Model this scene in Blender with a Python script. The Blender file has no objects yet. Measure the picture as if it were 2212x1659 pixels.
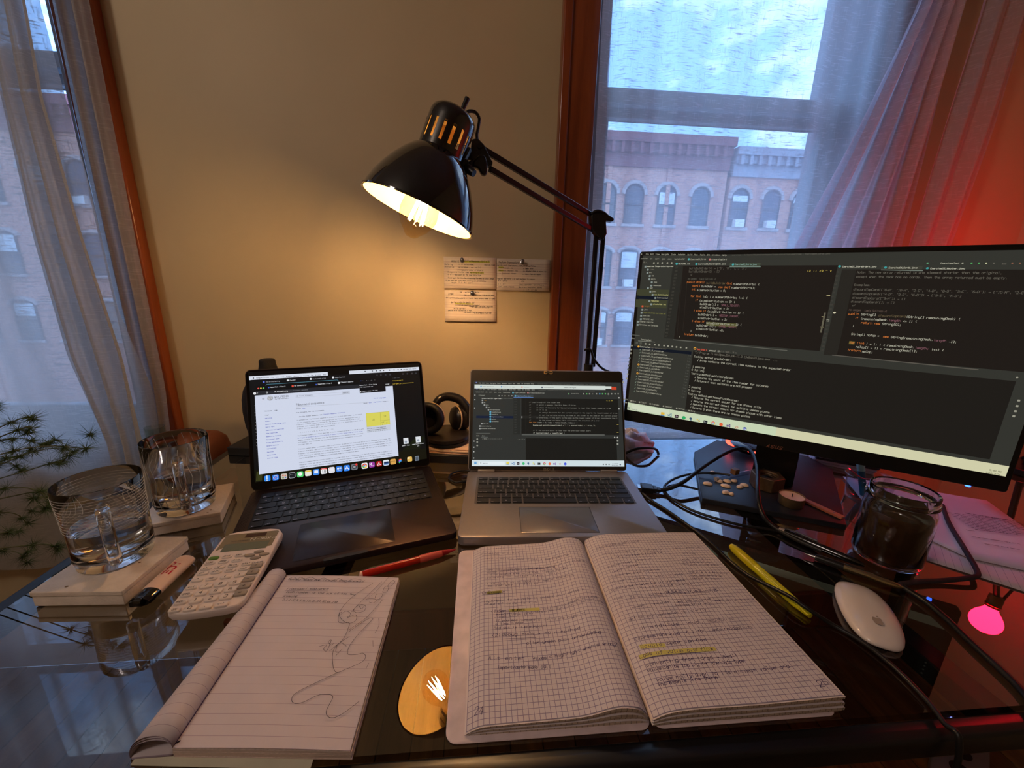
import bpy, math, random
from mathutils import Vector as V, Matrix
from math import sin, cos, pi, radians, sqrt, atan2

random.seed(7)
SC = bpy.context.scene
COL = SC.collection

# ------------------------------------------------------------------ camera, world, exposure
CAMH = 0.3785                      # eye height above the glass (metres; glass top is z = 0)
FPX = 850.0                        # focal length in pixels of the 2212 wide frame
PITCH, ROLL, YAW = radians(14.44), radians(1.232), radians(4.95)


def cam_axes():
    f = V((0, cos(PITCH), -sin(PITCH))); r = V((1, 0, 0)); u = r.cross(f)
    r2 = r * cos(ROLL) + u * sin(ROLL); u2 = -r * sin(ROLL) + u * cos(ROLL)
    R = Matrix.Rotation(-YAW, 3, 'Z')
    return R @ r2, R @ u2, R @ f


CR, CU, CF = cam_axes()
EYE = V((0, 0, CAMH))
cam_data = bpy.data.cameras.new('camera')
cam_data.sensor_width = 36.0
cam_data.lens = FPX * 36.0 / 2212.0
cam_data.clip_start = 0.01
cam = bpy.data.objects.new('camera', cam_data)
COL.objects.link(cam)
m3 = Matrix((CR, CU, -CF)).transposed()
cam.matrix_world = Matrix.Translation(EYE) @ m3.to_4x4()
SC.camera = cam

SC.view_settings.view_transform = 'Standard'
SC.view_settings.look = 'None'
SC.view_settings.exposure = 0.0
SC.view_settings.gamma = 1.0
SC.view_settings.use_curve_mapping = False
try:
    SC.cycles.max_bounces = 14
    SC.cycles.transmission_bounces = 14
    SC.cycles.transparent_max_bounces = 24
    SC.cycles.diffuse_bounces = 4
    SC.cycles.glossy_bounces = 5
    SC.cycles.sample_clamp_indirect = 20.0
except Exception:
    pass

# sky with soft clouds, the same all the way round
world = bpy.data.worlds.new('sky'); SC.world = world; world.use_nodes = True
wn, wl_ = world.node_tree.nodes, world.node_tree.links
wn.clear()
w_out = wn.new('ShaderNodeOutputWorld'); w_bg = wn.new('ShaderNodeBackground')
w_tc = wn.new('ShaderNodeTexCoord'); w_map = wn.new('ShaderNodeMapping')
w_noise = wn.new('ShaderNodeTexNoise'); w_ramp = wn.new('ShaderNodeValToRGB')
w_map.inputs['Scale'].default_value = (1.0, 1.0, 1.8)
w_map.inputs['Location'].default_value = (0.35, 0.1, 0.0)
w_noise.inputs['Scale'].default_value = 3.4; w_noise.inputs['Detail'].default_value = 7
w_noise.inputs['Roughness'].default_value = 0.55
w_ramp.color_ramp.elements[0].position = 0.47; w_ramp.color_ramp.elements[0].color = (0.13, 0.29, 0.64, 1)
w_ramp.color_ramp.elements[1].position = 0.68; w_ramp.color_ramp.elements[1].color = (0.66, 0.82, 1.0, 1)
wl_.new(w_tc.outputs['Generated'], w_map.inputs['Vector']); wl_.new(w_map.outputs['Vector'], w_noise.inputs['Vector'])
wl_.new(w_noise.outputs['Fac'], w_ramp.inputs['Fac']); wl_.new(w_ramp.outputs['Color'], w_bg.inputs['Color'])
w_bg.inputs['Strength'].default_value = 7.0
wl_.new(w_bg.outputs['Background'], w_out.inputs['Surface'])


def lamp(name, kind, loc, energy, color, size=0.02, rot=None, parent=None):
    d = bpy.data.lights.new(name, kind); d.energy = energy; d.color = color
    if kind == 'AREA':
        d.shape = 'DISK'; d.size = size
    else:
        d.shadow_soft_size = size
    o = bpy.data.objects.new(name, d); COL.objects.link(o); o.location = loc
    if rot: o.rotation_euler = rot
    return o


CEIL = lamp('added_fill_light', 'POINT', (-1.15, -0.45, 1.42), 17.0, (1.0, 0.85, 0.76), 0.14)  # added, unseen lamp behind the viewer that brightens walls and papers

# ------------------------------------------------------------------ pixel of the photograph -> point in the room
def ray(px, py):
    return CF + CR * ((px - 1106.0) / FPX) - CU * ((py - 829.5) / FPX)


def at(px, py, z=0.0):
    d = ray(px, py); return EYE + d * ((z - CAMH) / d.z)


def wal(px, py, Y):
    d = ray(px, py); return EYE + d * (Y / d.y)


def proj(p):
    v = p - EYE; w = v.dot(CF)
    return 1106 + FPX * v.dot(CR) / w, 829.5 - FPX * v.dot(CU) / w


class Fr:
    """a flat rectangle of the room with its own axes: u to the right, v up, n towards the viewer"""
    def __init__(s, O, X, Y):
        s.O, s.X, s.Y = V(O), V(X).normalized(), V(Y).normalized(); s.N = s.X.cross(s.Y)

    def P(s, u, v, n=0.0):
        return s.O + s.X * u + s.Y * v + s.N * n

    def uv(s, px, py):
        d = ray(px, py); t = (s.O - EYE).dot(s.N) / d.dot(s.N); q = EYE + d * t - s.O
        return q.dot(s.X), q.dot(s.Y)

    def u_at(s, v, px):
        a, b = -2.0, 2.0
        u0, _ = s.uv(px, proj(s.P(0.1, v))[1])
        for _ in range(4):
            u0, _x = s.uv(px, proj(s.P(u0, v))[1])
        return u0


# ------------------------------------------------------------------ materials
def c(r, g, b):
    def f(x):
        x /= 255.0
        return x / 12.92 if x <= 0.04045 else ((x + 0.055) / 1.055) ** 2.4
    return (f(r), f(g), f(b))


class NT:
    def __init__(s, name):
        s.m = bpy.data.materials.new(name); s.m.use_nodes = True
        s.t = s.m.node_tree; s.t.nodes.clear(); s.out = s.t.nodes.new('ShaderNodeOutputMaterial')

    def n(s, kind, **kw):
        nd = s.t.nodes.new(kind)
        for k, v in kw.items():
            if k.startswith('_'): setattr(nd, k[1:], v)
            else:
                key = k.replace('__', ' ')
                nd.inputs[int(key[1:]) if key[0] == 'i' and key[1:].isdigit() else key].default_value = v
        return nd

    def l(s, a, b):
        s.t.links.new(a, b)

    def math(s, op, a, b=None):
        nd = s.t.nodes.new('ShaderNodeMath'); nd.operation = op
        for i, x in enumerate((a, b)):
            if x is None: continue
            if isinstance(x, (int, float)): nd.inputs[i].default_value = x
            else: s.l(x, nd.inputs[i])
        return nd.outputs[0]

    def mix(s, fac, a, b):
        nd = s.t.nodes.new('ShaderNodeMix'); nd.data_type = 'RGBA'
        for sock, x in ((nd.inputs[0], fac), (nd.inputs[6], a), (nd.inputs[7], b)):
            if isinstance(x, (int, float)): sock.default_value = x
            elif isinstance(x, tuple): sock.default_value = (*x[:3], 1)
            else: s.l(x, sock)
        return nd.outputs[2]


def mat(name, col, rough=0.5, metal=0.0, var=0.06, vscale=30.0, bump=0.0, bscale=200.0, trans=0.0,
        ior=1.45, emis=0.0, coat=0.0, spec=0.5, stretch=None, sub=0.0, ecol=None):
    T = NT(name); b = T.n('ShaderNodeBsdfPrincipled')
    tc = T.n('ShaderNodeTexCoord'); mp = T.n('ShaderNodeMapping')
    T.l(tc.outputs['Object'], mp.inputs['Vector'])
    if stretch: mp.inputs['Scale'].default_value = stretch
    if var > 0:
        nz = T.n('ShaderNodeTexNoise', Scale=vscale, Detail=4.0)
        T.l(mp.outputs['Vector'], nz.inputs['Vector'])
        lo = tuple(max(0, x * (1 - var * 2)) for x in col); hi = tuple(min(1, x * (1 + var * 2)) for x in col)
        T.l(T.mix(nz.outputs['Fac'], lo, hi), b.inputs['Base Color'])
    else:
        b.inputs['Base Color'].default_value = (*col, 1)
    b.inputs['Roughness'].default_value = rough; b.inputs['Metallic'].default_value = metal
    b.inputs['IOR'].default_value = ior; b.inputs['Transmission Weight'].default_value = trans
    b.inputs['Coat Weight'].default_value = coat; b.inputs['Specular IOR Level'].default_value = spec
    if sub: b.inputs['Subsurface Weight'].default_value = sub; b.inputs['Subsurface Scale'].default_value = 0.01
    if emis:
        b.inputs['Emission Color'].default_value = (*(ecol or col), 1); b.inputs['Emission Strength'].default_value = emis
    if bump:
        n2 = T.n('ShaderNodeTexNoise', Scale=bscale, Detail=3.0); bp = T.n('ShaderNodeBump', Strength=bump, Distance=0.002)
        T.l(mp.outputs['Vector'], n2.inputs['Vector']); T.l(n2.outputs['Fac'], bp.inputs['Height']); T.l(bp.outputs['Normal'], b.inputs['Normal'])
    T.l(b.outputs[0], T.out.inputs[0])
    return T.m


def emit(name, col, k=1.0):
    """something that shines by itself, such as the pixels of a screen"""
    T = NT(name); e = T.n('ShaderNodeEmission', Strength=k); e.inputs['Color'].default_value = (*col, 1)
    T.l(e.outputs[0], T.out.inputs[0])
    return T.m


def screen_mat(name, col, k=1.0, fall=False):
    """lit pixels under a faint glossy face"""
    T = NT(name); b = T.n('ShaderNodeBsdfPrincipled', Roughness=0.3)
    b.inputs['Base Color'].default_value = (0.004, 0.004, 0.004, 1)
    b.inputs['Specular IOR Level'].default_value = 0.25
    b.inputs['Emission Color'].default_value = (*col, 1); b.inputs['Emission Strength'].default_value = k
    if fall:      # a liquid crystal panel grows dim when seen from far off its axis
        lw = T.n('ShaderNodeLayerWeight', Blend=0.5); r = T.n('ShaderNodeMapRange', i1=0.13, i2=0.18, i3=k, i4=k * 0.10)
        T.l(lw.outputs['Facing'], r.inputs[0]); T.l(r.outputs[0], b.inputs['Emission Strength'])
    T.l(b.outputs[0], T.out.inputs[0])
    return T.m


def wood(name, ca, cb, scale=(1, 1, 14), rough=0.28, k=9.0, coat=0.3):
    T = NT(name); b = T.n('ShaderNodeBsdfPrincipled', Roughness=rough)
    b.inputs['Coat Weight'].default_value = coat; b.inputs['Coat Roughness'].default_value = 0.15
    tc = T.n('ShaderNodeTexCoord'); mp = T.n('ShaderNodeMapping'); mp.inputs['Scale'].default_value = scale
    nz = T.n('ShaderNodeTexNoise', Scale=k, Detail=6.0, Distortion=0.6)
    n3 = T.n('ShaderNodeTexNoise', Scale=k * 7, Detail=3.0)
    T.l(tc.outputs['Object'], mp.inputs['Vector']); T.l(mp.outputs['Vector'], nz.inputs['Vector']); T.l(mp.outputs['Vector'], n3.inputs['Vector'])
    f = T.math('ADD', T.math('MULTIPLY', nz.outputs['Fac'], 0.75), T.math('MULTIPLY', n3.outputs['Fac'], 0.25))
    r = T.n('ShaderNodeValToRGB'); r.color_ramp.elements[0].position = 0.35; r.color_ramp.elements[1].position = 0.65
    r.color_ramp.elements[0].color = (*ca, 1); r.color_ramp.elements[1].color = (*cb, 1)
    T.l(f, r.inputs['Fac']); T.l(r.outputs[0], b.inputs['Base Color'])
    bp = T.n('ShaderNodeBump', Strength=0.08, Distance=0.001); T.l(f, bp.inputs['Height']); T.l(bp.outputs[0], b.inputs['Normal'])
    T.l(b.outputs[0], T.out.inputs[0])
    return T.m


def thin_glass(name, tint, ior=1.45, gl=1.0, both=False):
    """window or table glass: a see-through tint and a mirror that grows towards grazing angles"""
    T = NT(name); tr = T.n('ShaderNodeBsdfTransparent'); tr.inputs[0].default_value = (*tint, 1)
    g = T.n('ShaderNodeBsdfGlossy', Roughness=0.0); mx = T.n('ShaderNodeMixShader'); fr = T.n('ShaderNodeFresnel', IOR=ior)
    geo = T.n('ShaderNodeNewGeometry')
    f = T.math('MULTIPLY', T.math('MULTIPLY', fr.outputs[0], gl), T.math('SUBTRACT', 1.0, geo.outputs['Backfacing']))
    T.l(f, mx.inputs[0]); T.l(tr.outputs[0], mx.inputs[1]); T.l(g.outputs[0], mx.inputs[2]); T.l(mx.outputs[0], T.out.inputs[0])
    return T.m


def sheer(name, col, dens=0.55, tl=0.6):
    """loosely woven see-through cloth: slubby threads, light shows through and is scattered"""
    T = NT(name)
    tc = T.n('ShaderNodeTexCoord'); mp = T.n('ShaderNodeMapping'); mp.inputs['Scale'].default_value = (1.0, 1.0, 11.0)
    mv = T.n('ShaderNodeMapping'); mv.inputs['Scale'].default_value = (9.0, 1.0, 1.0)
    T.l(tc.outputs['Object'], mp.inputs['Vector']); T.l(tc.outputs['Object'], mv.inputs['Vector'])
    a = T.n('ShaderNodeTexNoise', Scale=38.0, Detail=4.0, Distortion=0.4); b = T.n('ShaderNodeTexNoise', Scale=42.0, Detail=3.0)
    T.l(mp.outputs['Vector'], a.inputs['Vector']); T.l(mv.outputs['Vector'], b.inputs['Vector'])
    sl = T.n('ShaderNodeMapRange', i1=0.54, i2=0.74, i3=0.0, i4=0.34)
    T.l(a.outputs['Fac'], sl.inputs[0])
    s2 = T.n('ShaderNodeMapRange', i1=0.55, i2=0.8, i3=0.0, i4=0.18)
    T.l(b.outputs['Fac'], s2.inputs[0])
    lw = T.n('ShaderNodeLayerWeight', Blend=0.35)
    f = T.math('ADD', T.math('ADD', sl.outputs[0], s2.outputs[0]), dens)
    f = T.math('ADD', f, T.math('MULTIPLY', lw.outputs['Facing'], 0.35))
    f = T.math('MINIMUM', f, 0.97)
    d = T.n('ShaderNodeBsdfDiffuse'); t = T.n('ShaderNodeBsdfTranslucent'); tr = T.n('ShaderNodeBsdfTransparent')
    d.inputs[0].default_value = (*col, 1); t.inputs[0].default_value = (*col, 1)
    m1 = T.n('ShaderNodeMixShader'); m1.inputs[0].default_value = tl
    T.l(d.outputs[0], m1.inputs[1]); T.l(t.outputs[0], m1.inputs[2])
    m2 = T.n('ShaderNodeMixShader'); T.l(f, m2.inputs[0]); T.l(tr.outputs[0], m2.inputs[1]); T.l(m1.outputs[0], m2.inputs[2])
    T.l(m2.outputs[0], T.out.inputs[0])
    return T.m


def ruled(name, paper, ink, du, dv, wl=0.07, margin=None):
    """paper with printed lines every dv (and columns every du) metres, from the page's own UV in metres"""
    T = NT(name); b = T.n('ShaderNodeBsdfPrincipled', Roughness=0.75)
    uv = T.n('ShaderNodeUVMap'); sp = T.n('ShaderNodeSeparateXYZ'); T.l(uv.outputs[0], sp.inputs[0])
    nz = T.n('ShaderNodeTexNoise', Scale=40.0, Detail=5.0); T.l(uv.outputs[0], nz.inputs['Vector'])
    base = T.mix(nz.outputs['Fac'], tuple(x * 0.93 for x in paper), tuple(min(1, x * 1.05) for x in paper))
    f = None
    for sock, d in ((sp.outputs[0], du), (sp.outputs[1], dv)):
        if not d: continue
        g = T.math('LESS_THAN', T.math('FRACT', T.math('DIVIDE', sock, d)), wl)
        f = g if f is None else T.math('MAXIMUM', f, g)
    col = T.mix(T.math('MULTIPLY', f, 0.75), base, ink)
    T.l(col, b.inputs['Base Color'])
    bp = T.n('ShaderNodeBump', Strength=0.15, Distance=0.002); T.l(nz.outputs['Fac'], bp.inputs['Height']); T.l(bp.outputs[0], b.inputs['Normal'])
    T.l(b.outputs[0], T.out.inputs[0])
    return T.m


# ------------------------------------------------------------------ mesh builder
WM = {}


def mw(o):
    return WM.get(o.name, Matrix.Identity(4)) if o else Matrix.Identity(4)


def tag(o, label=None, cat=None, group=None, kind=None):
    if label: o['label'] = label
    if cat: o['category'] = cat
    if group: o['group'] = group
    if kind: o['kind'] = kind
    return o


def thing(name, label, cat, loc=(0, 0, 0), rz=0.0, group=None):
    o = bpy.data.objects.new(name, None); COL.objects.link(o); o.empty_display_size = 0.02
    o.location = loc; o.rotation_euler = (0, 0, rz)
    WM[o.name] = Matrix.Translation(V(loc)) @ Matrix.Rotation(rz, 4, 'Z')
    return tag(o, label, cat, group)


class MB:
    def __init__(s, M=None):
        s.v, s.f, s.mi, s.uvs = [], [], [], {}
        s.M = M or Matrix.Identity(4)

    def add(s, vs, fs, mi=0):
        k = len(s.v); s.v += [s.M @ V(p) for p in vs]
        for f in fs:
            s.f.append([k + i for i in f]); s.mi.append(mi)
        return k

    def box(s, x0, x1, y0, y1, z0, z1, mi=0):
        s.add([(x, y, z) for z in (z0, z1) for y in (y0, y1) for x in (x0, x1)],
              [(0, 2, 3, 1), (4, 5, 7, 6), (0, 1, 5, 4), (2, 6, 7, 3), (0, 4, 6, 2), (1, 3, 7, 5)], mi)

    def prism(s, poly, z0, z1, mi=0, mi_top=None):
        n = len(poly)
        s.add([(x, y, z0) for x, y in poly] + [(x, y, z1) for x, y in poly],
              [tuple(range(n - 1, -1, -1))] + [(i, (i + 1) % n, n + (i + 1) % n, n + i) for i in range(n)], mi)
        s.add([(x, y, z1) for x, y in poly], [tuple(range(n))], mi if mi_top is None else mi_top)
        # top shares position with the rim: weld in build()

    def lathe(s, prof, n=32, mi=0, c0=(0, 0, 0), close=False):
        vs = [(c0[0] + r * cos(2 * pi * i / n), c0[1] + r * sin(2 * pi * i / n), c0[2] + z) for r, z in prof for i in range(n)]
        fs = [(j * n + i, j * n + (i + 1) % n, (j + 1) * n + (i + 1) % n, (j + 1) * n + i) for j in range(len(prof) - 1) for i in range(n)]
        if close:
            j = len(prof) - 1
            fs += [(j * n + i, j * n + (i + 1) % n, (i + 1) % n, i) for i in range(n)]
        s.add(vs, fs, mi)

    def tube(s, path, r, n=8, mi=0, caps=True, closed=False):
        path = [V(p) for p in path]; m = len(path); rs = r if isinstance(r, (list, tuple)) else [r] * m
        up = V((0.13, 0.21, 0.97)); vs = []; prev = None
        for i, p in enumerate(path):
            a = path[(i - 1) % m] if closed or i > 0 else p; b = path[(i + 1) % m] if closed or i < m - 1 else p
            t = (b - a).normalized() if (b - a).length > 1e-9 else V((0, 0, 1))
            if prev is None:
                x = t.cross(up)
                if x.length < 1e-3: x = t.cross(V((1, 0, 0)))
            else:
                x = prev - t * prev.dot(t)
                if x.length < 1e-6: x = t.cross(up)
            x.normalize(); prev = x; y = t.cross(x)
            vs += [p + (x * cos(2 * pi * k / n) + y * sin(2 * pi * k / n)) * rs[i] for k in range(n)]
        seg = m if closed else m - 1
        fs = [(i * n + k, i * n + (k + 1) % n, ((i + 1) % m) * n + (k + 1) % n, ((i + 1) % m) * n + k) for i in range(seg) for k in range(n)]
        if caps and not closed: fs += [tuple(range(n - 1, -1, -1)), tuple((m - 1) * n + k for k in range(n))]
        s.add(vs, fs, mi)

    def cyl(s, p0, p1, r0, r1=None, n=24, mi=0):
        s.tube([p0, p1], [r0, r0 if r1 is None else r1], n, mi)

    def ball(s, ce, r, n=20, m=12, mi=0, sc=(1, 1, 1)):
        ce = V(ce)
        vs = [(ce.x + sc[0] * r * sin(pi * j / m) * cos(2 * pi * i / n), ce.y + sc[1] * r * sin(pi * j / m) * sin(2 * pi * i / n), ce.z + sc[2] * r * cos(pi * j / m)) for j in range(m + 1) for i in range(n)]
        s.add(vs, [(j * n + i, (j + 1) * n + i, (j + 1) * n + (i + 1) % n, j * n + (i + 1) % n) for j in range(m) for i in range(n)], mi)

    def grid(s, nx, ny, fn, mi=0, uvfn=None, flip=False):
        k = s.add([fn(i / nx, j / ny) for j in range(ny + 1) for i in range(nx + 1)], [], mi)
        for j in range(ny):
            for i in range(nx):
                a = k + j * (nx + 1) + i; q = [a, a + 1, a + nx + 2, a + nx + 1]
                uvq = [(i / nx, j / ny), ((i + 1) / nx, j / ny), ((i + 1) / nx, (j + 1) / ny), (i / nx, (j + 1) / ny)]
                if flip: q.reverse(); uvq.reverse()
                if uvfn: s.uvs[len(s.f)] = [uvfn(*t) for t in uvq]
                s.f.append(q); s.mi.append(mi)

    def quadstrip(s, P, pts, w, mi=0):
        """a pen stroke: thin quads along the polyline pts (u, v) on surface P(u, v)"""
        for (a, b) in zip(pts, pts[1:]):
            dx, dy = b[0] - a[0], b[1] - a[1]; L = sqrt(dx * dx + dy * dy)
            if L < 1e-9: dx, dy, L = 1e-6, 0, 1e-6
            dx, dy = dx / L, dy / L; ex, ey = dx * w * 0.35, dy * w * 0.35; nx, ny = -dy * w / 2, dx * w / 2
            s.add([P(a[0] - ex + nx, a[1] - ey + ny), P(a[0] - ex - nx, a[1] - ey - ny),
                   P(b[0] + ex - nx, b[1] + ey - ny), P(b[0] + ex + nx, b[1] + ey + ny)], [(0, 1, 2, 3)], mi)

    def rect(s, P, u0, v0, u1, v1, mi=0):
        s.add([P(u0, v0), P(u1, v0), P(u1, v1), P(u0, v1)], [(0, 1, 2, 3)], mi)

    def build(s, name, mats, parent=None, label=None, cat=None, group=None, kind=None, smooth=35, bevel=0.0, bseg=2,
              sub=0, solid=0.0, origin=None, weld=True):
        inv = mw(parent).inverted() if parent else (Matrix.Translation(-V(origin)) if origin is not None else Matrix.Identity(4))
        me = bpy.data.meshes.new(name)
        me.from_pydata([tuple(inv @ p) for p in s.v], [], s.f)
        if not isinstance(mats, (list, tuple)): mats = [mats]
        for m_ in mats: me.materials.append(m_)
        me.polygons.foreach_set('material_index', s.mi)
        if s.uvs:
            ul = me.uv_layers.new(name='UVMap')
            for fi, cs in s.uvs.items():
                p = me.polygons[fi]
                for li, uvc in zip(p.loop_indices, cs): ul.data[li].uv = uvc
        me.update()
        if smooth:
            me.polygons.foreach_set('use_smooth', [True] * len(me.polygons))
            try: me.set_sharp_from_angle(angle=radians(smooth))
            except Exception: pass
        o = bpy.data.objects.new(name, me); COL.objects.link(o)
        if parent:
            o.parent = parent; WM[o.name] = mw(parent).copy()
        elif origin is not None:
            o.location = V(origin); WM[o.name] = Matrix.Translation(V(origin))
        if weld and (bevel or sub):
            w = o.modifiers.new('weld', 'WELD'); w.merge_threshold = 1e-6
        if solid:
            w = o.modifiers.new('thickness', 'SOLIDIFY'); w.thickness = solid; w.offset = 0
        if bevel:
            w = o.modifiers.new('bevel', 'BEVEL'); w.width = bevel; w.segments = bseg; w.limit_method = 'ANGLE'; w.angle_limit = radians(40)
        if sub:
            w = o.modifiers.new('subdivision', 'SUBSURF'); w.levels = sub; w.render_levels = sub
        return tag(o, label, cat, group, kind)


def rr(x0, x1, y0, y1, r, n=4):
    """rounded rectangle outline"""
    out = []
    for cx, cy, a in ((x1 - r, y1 - r, 0), (x0 + r, y1 - r, 90), (x0 + r, y0 + r, 180), (x1 - r, y0 + r, 270)):
        for k in range(n + 1):
            t = radians(a + 90 * k / n); out.append((cx + r * cos(t), cy + r * sin(t)))
    return out


def smooth_path(pts, n=8):
    """Catmull-Rom through the points"""
    pts = [V(p) for p in pts]; out = []
    for i in range(len(pts) - 1):
        p0, p1, p2, p3 = pts[max(i - 1, 0)], pts[i], pts[i + 1], pts[min(i + 2, len(pts) - 1)]
        for k in range(n):
            t = k / n
            out.append(0.5 * ((2 * p1) + (p2 - p0) * t + (2 * p0 - 5 * p1 + 4 * p2 - p3) * t * t + (3 * p1 - p0 - 3 * p2 + p3) * t ** 3))
    out.append(pts[-1])
    return out


# ------------------------------------------------------------------ single-stroke lettering (x 0-4, y: 2 = baseline, 6 = x-height, 8 = capitals)
GL = dict(zip('abcdefghijklmnopqrstuvwxyz', (
    '4536160503123243 4642|0802 0516364543321203|4536160503123243|4842 4536160503123243|04444536160503123243|48382722 0646|'
    '4536160503123243 4641301001|0802 0516364542|2622 2728|36312010 3738|0802 4604 1442|18282332|0602 05162522 25364542|'
    '0602 0516364542|160503123243453616|0600 0516364543321203|4640 4536160503123243|0602 04163646|45361605143443321203|'
    '28233242 0646|0603123243 4642|062246|0612253246|0642 4602|0622 4610|06460242').split('|')))
GL.update(dict(zip('ABCDEFGHIJKLMNOPQRSTUVWXYZ', (
    '022842 1434|02083847463505 3544433202|4738180703123243|020828474322 2202|48080242 0535|480802 0535|4738180703123243 434525|'
    '0802 4842 0545|1838 2822 1232|48433212 1203|0802 4804 1542|080242|0208254842|02084248|183847433212030718|'
    '02083847463505|183847433212030718 2442|02083847463505 2542|4738180706153544 44433212 1203|0848 2822|080312324348|082248|'
    '0812253248|0842 4802|082548 2522|08480242').split('|'))))
GL.update(dict(zip('0123456789', (
    '183847433212030718|172822 1232|0718384746 460242|071838474635 1535 3544433212 1203|3832 380444|4808053544 443212 1203|'
    '47381807031232434435 3505|084812|1838474635150607 0718 15040312 12324344 4435|453515060718384743321203').split('|'))))
GL.update({'(': '38271423 2332', ')': '18272312', '[': '38181232', ']': '18383212', '{': '3827261524 242332', '}': '1827263524 242312',
           '<': '460442', '>': '064402', '=': '0545 0343', '+': '2622 0444', '-': '0444', '*': '2622 0545', '/': '0248', '\\': '0842',
           '_': '0141', '.': '2223', ',': '2321', ':': '2526 2223', ';': '2526 2321', '"': '1817 3837', "'": '2827', '&': '42071827 270332 3244',
           '%': '0248 0807 4342', '!': '2824 2223', '?': '0718384746 2524 2223', '|': '2820', '~': '0422 2248', '`': '0444 3544 3344',
           '^': '062846', '#': '1218 3238 0545 0343', '$': '2820'})
GL = {k: [[(int(st[i]), int(st[i + 1]) - 2) for i in range(0, len(st), 2)] for st in g.split()] for k, g in GL.items()}


def write(mb, P, text, u0, v0, adv, h, w, mi=0, slant=0.0, jit=0.0, rise=0.0):
    """letters of cap height h, spaced adv, pen width w"""
    k = h / 6.0; kx = min(k, adv / 5.3)
    for i, ch in enumerate(text):
        g = GL.get(ch)
        if not g: continue
        du = random.uniform(-jit, jit) * h; dv = random.uniform(-jit, jit) * h; q = 1 + random.uniform(-jit, jit)
        for st in g:
            pts = [(u0 + i * adv + du + (x * kx + slant * y * k) * q, v0 + dv + rise * i * adv + y * k * q) for x, y in st]
            mb.quadstrip(P, pts, w, mi)


def blob_text(mb, P, text, u0, v0, size, mi=0, spacing=1.0):
    """printed lettering in Blender's own font, flat on surface P"""
    cu = bpy.data.curves.new('t', 'FONT'); cu.body = text; cu.size = size; cu.resolution_u = 2; cu.space_character = spacing
    o = bpy.data.objects.new('t', cu); COL.objects.link(o)
    me = o.to_mesh()
    mb.add([P(u0 + q.co.x, v0 + q.co.y) for q in me.vertices], [tuple(p.vertices) for p in me.polygons], mi)
    wd = max([q.co.x for q in me.vertices] + [0]); o.to_mesh_clear()
    bpy.data.objects.remove(o); bpy.data.curves.remove(cu)
    return wd


BLACK = mat('black plastic', c(22, 21, 22), 0.35, var=0.1)
GLOSSBLACK = mat('glossy black enamel', c(9, 8, 8), 0.09, var=0.0, coat=0.8, spec=0.6)
MATTBLACK = mat('matt black', c(20, 19, 20), 0.6, var=0.15)
STEEL = mat('brushed steel', c(190, 188, 185), 0.25, 1.0)
WHITE = mat('white plastic', c(225, 220, 214), 0.35)

# ================================================================== the room
WY = 1.02                                      # wall with the two windows
FLOORZ, CEILZ = -0.74, 1.66
XL, XR, YB = -2.3, 1.46, -2.4
PLASTER = mat('old cream plaster', c(202, 181, 142), 0.55, var=0.05, vscale=5, bump=0.12, bscale=22)
CASING = wood('varnished orange brown wood', c(120, 52, 20), c(158, 78, 34), (6, 6, 0.5), 0.3, 5.0, 0.35)
SASH = mat('grey white sash paint', c(150, 155, 165), 0.5, var=0.06)
PANE = thin_glass('window pane', (0.93, 0.95, 0.96), 1.45)

W1 = (0.262, 0.945, -0.05, 1.36)               # opening of the right window: x0, x1, z0, z1
W2 = (-1.52, -0.838, -0.05, 1.36)              # opening of the left window


def struct(name, mb, m, label, parent=None, **kw):
    return mb.build(name, m, parent, label=label, kind='structure' if not parent else None, **kw)


b = MB()
th = 0.16
xs = [XL, W2[0], W2[1], W1[0], W1[1], XR]
for i in range(5):
    if i in (1, 3):
        w = W2 if i == 1 else W1
        b.box(xs[i], xs[i + 1], WY, WY + th, FLOORZ, w[2]); b.box(xs[i], xs[i + 1], WY, WY + th, w[3], CEILZ)
    else:
        b.box(xs[i], xs[i + 1], WY, WY + th, FLOORZ, CEILZ)
struct('wall_back', b, PLASTER, 'cream plaster wall with two windows behind the desk')
b = MB(); b.box(XR, XR + .1, YB, WY + th, FLOORZ, CEILZ); struct('wall_right', b, PLASTER, 'plaster wall to the right of the desk, lit red')
b = MB(); b.box(XL - .1, XL, YB, WY + th, FLOORZ, CEILZ); struct('wall_left', b, PLASTER, 'plaster wall to the left of the room')
b = MB(); b.box(XL - .1, XR + .1, YB - .1, YB, FLOORZ, CEILZ); struct('wall_rear', b, PLASTER, 'plaster wall behind the viewer')
b = MB(); b.box(XL - .1, XR + .1, YB - .1, WY + th, CEILZ, CEILZ + .1); struct('ceiling', b, mat('ceiling paint', c(200, 192, 180), 0.7), 'pale painted ceiling')

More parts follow.
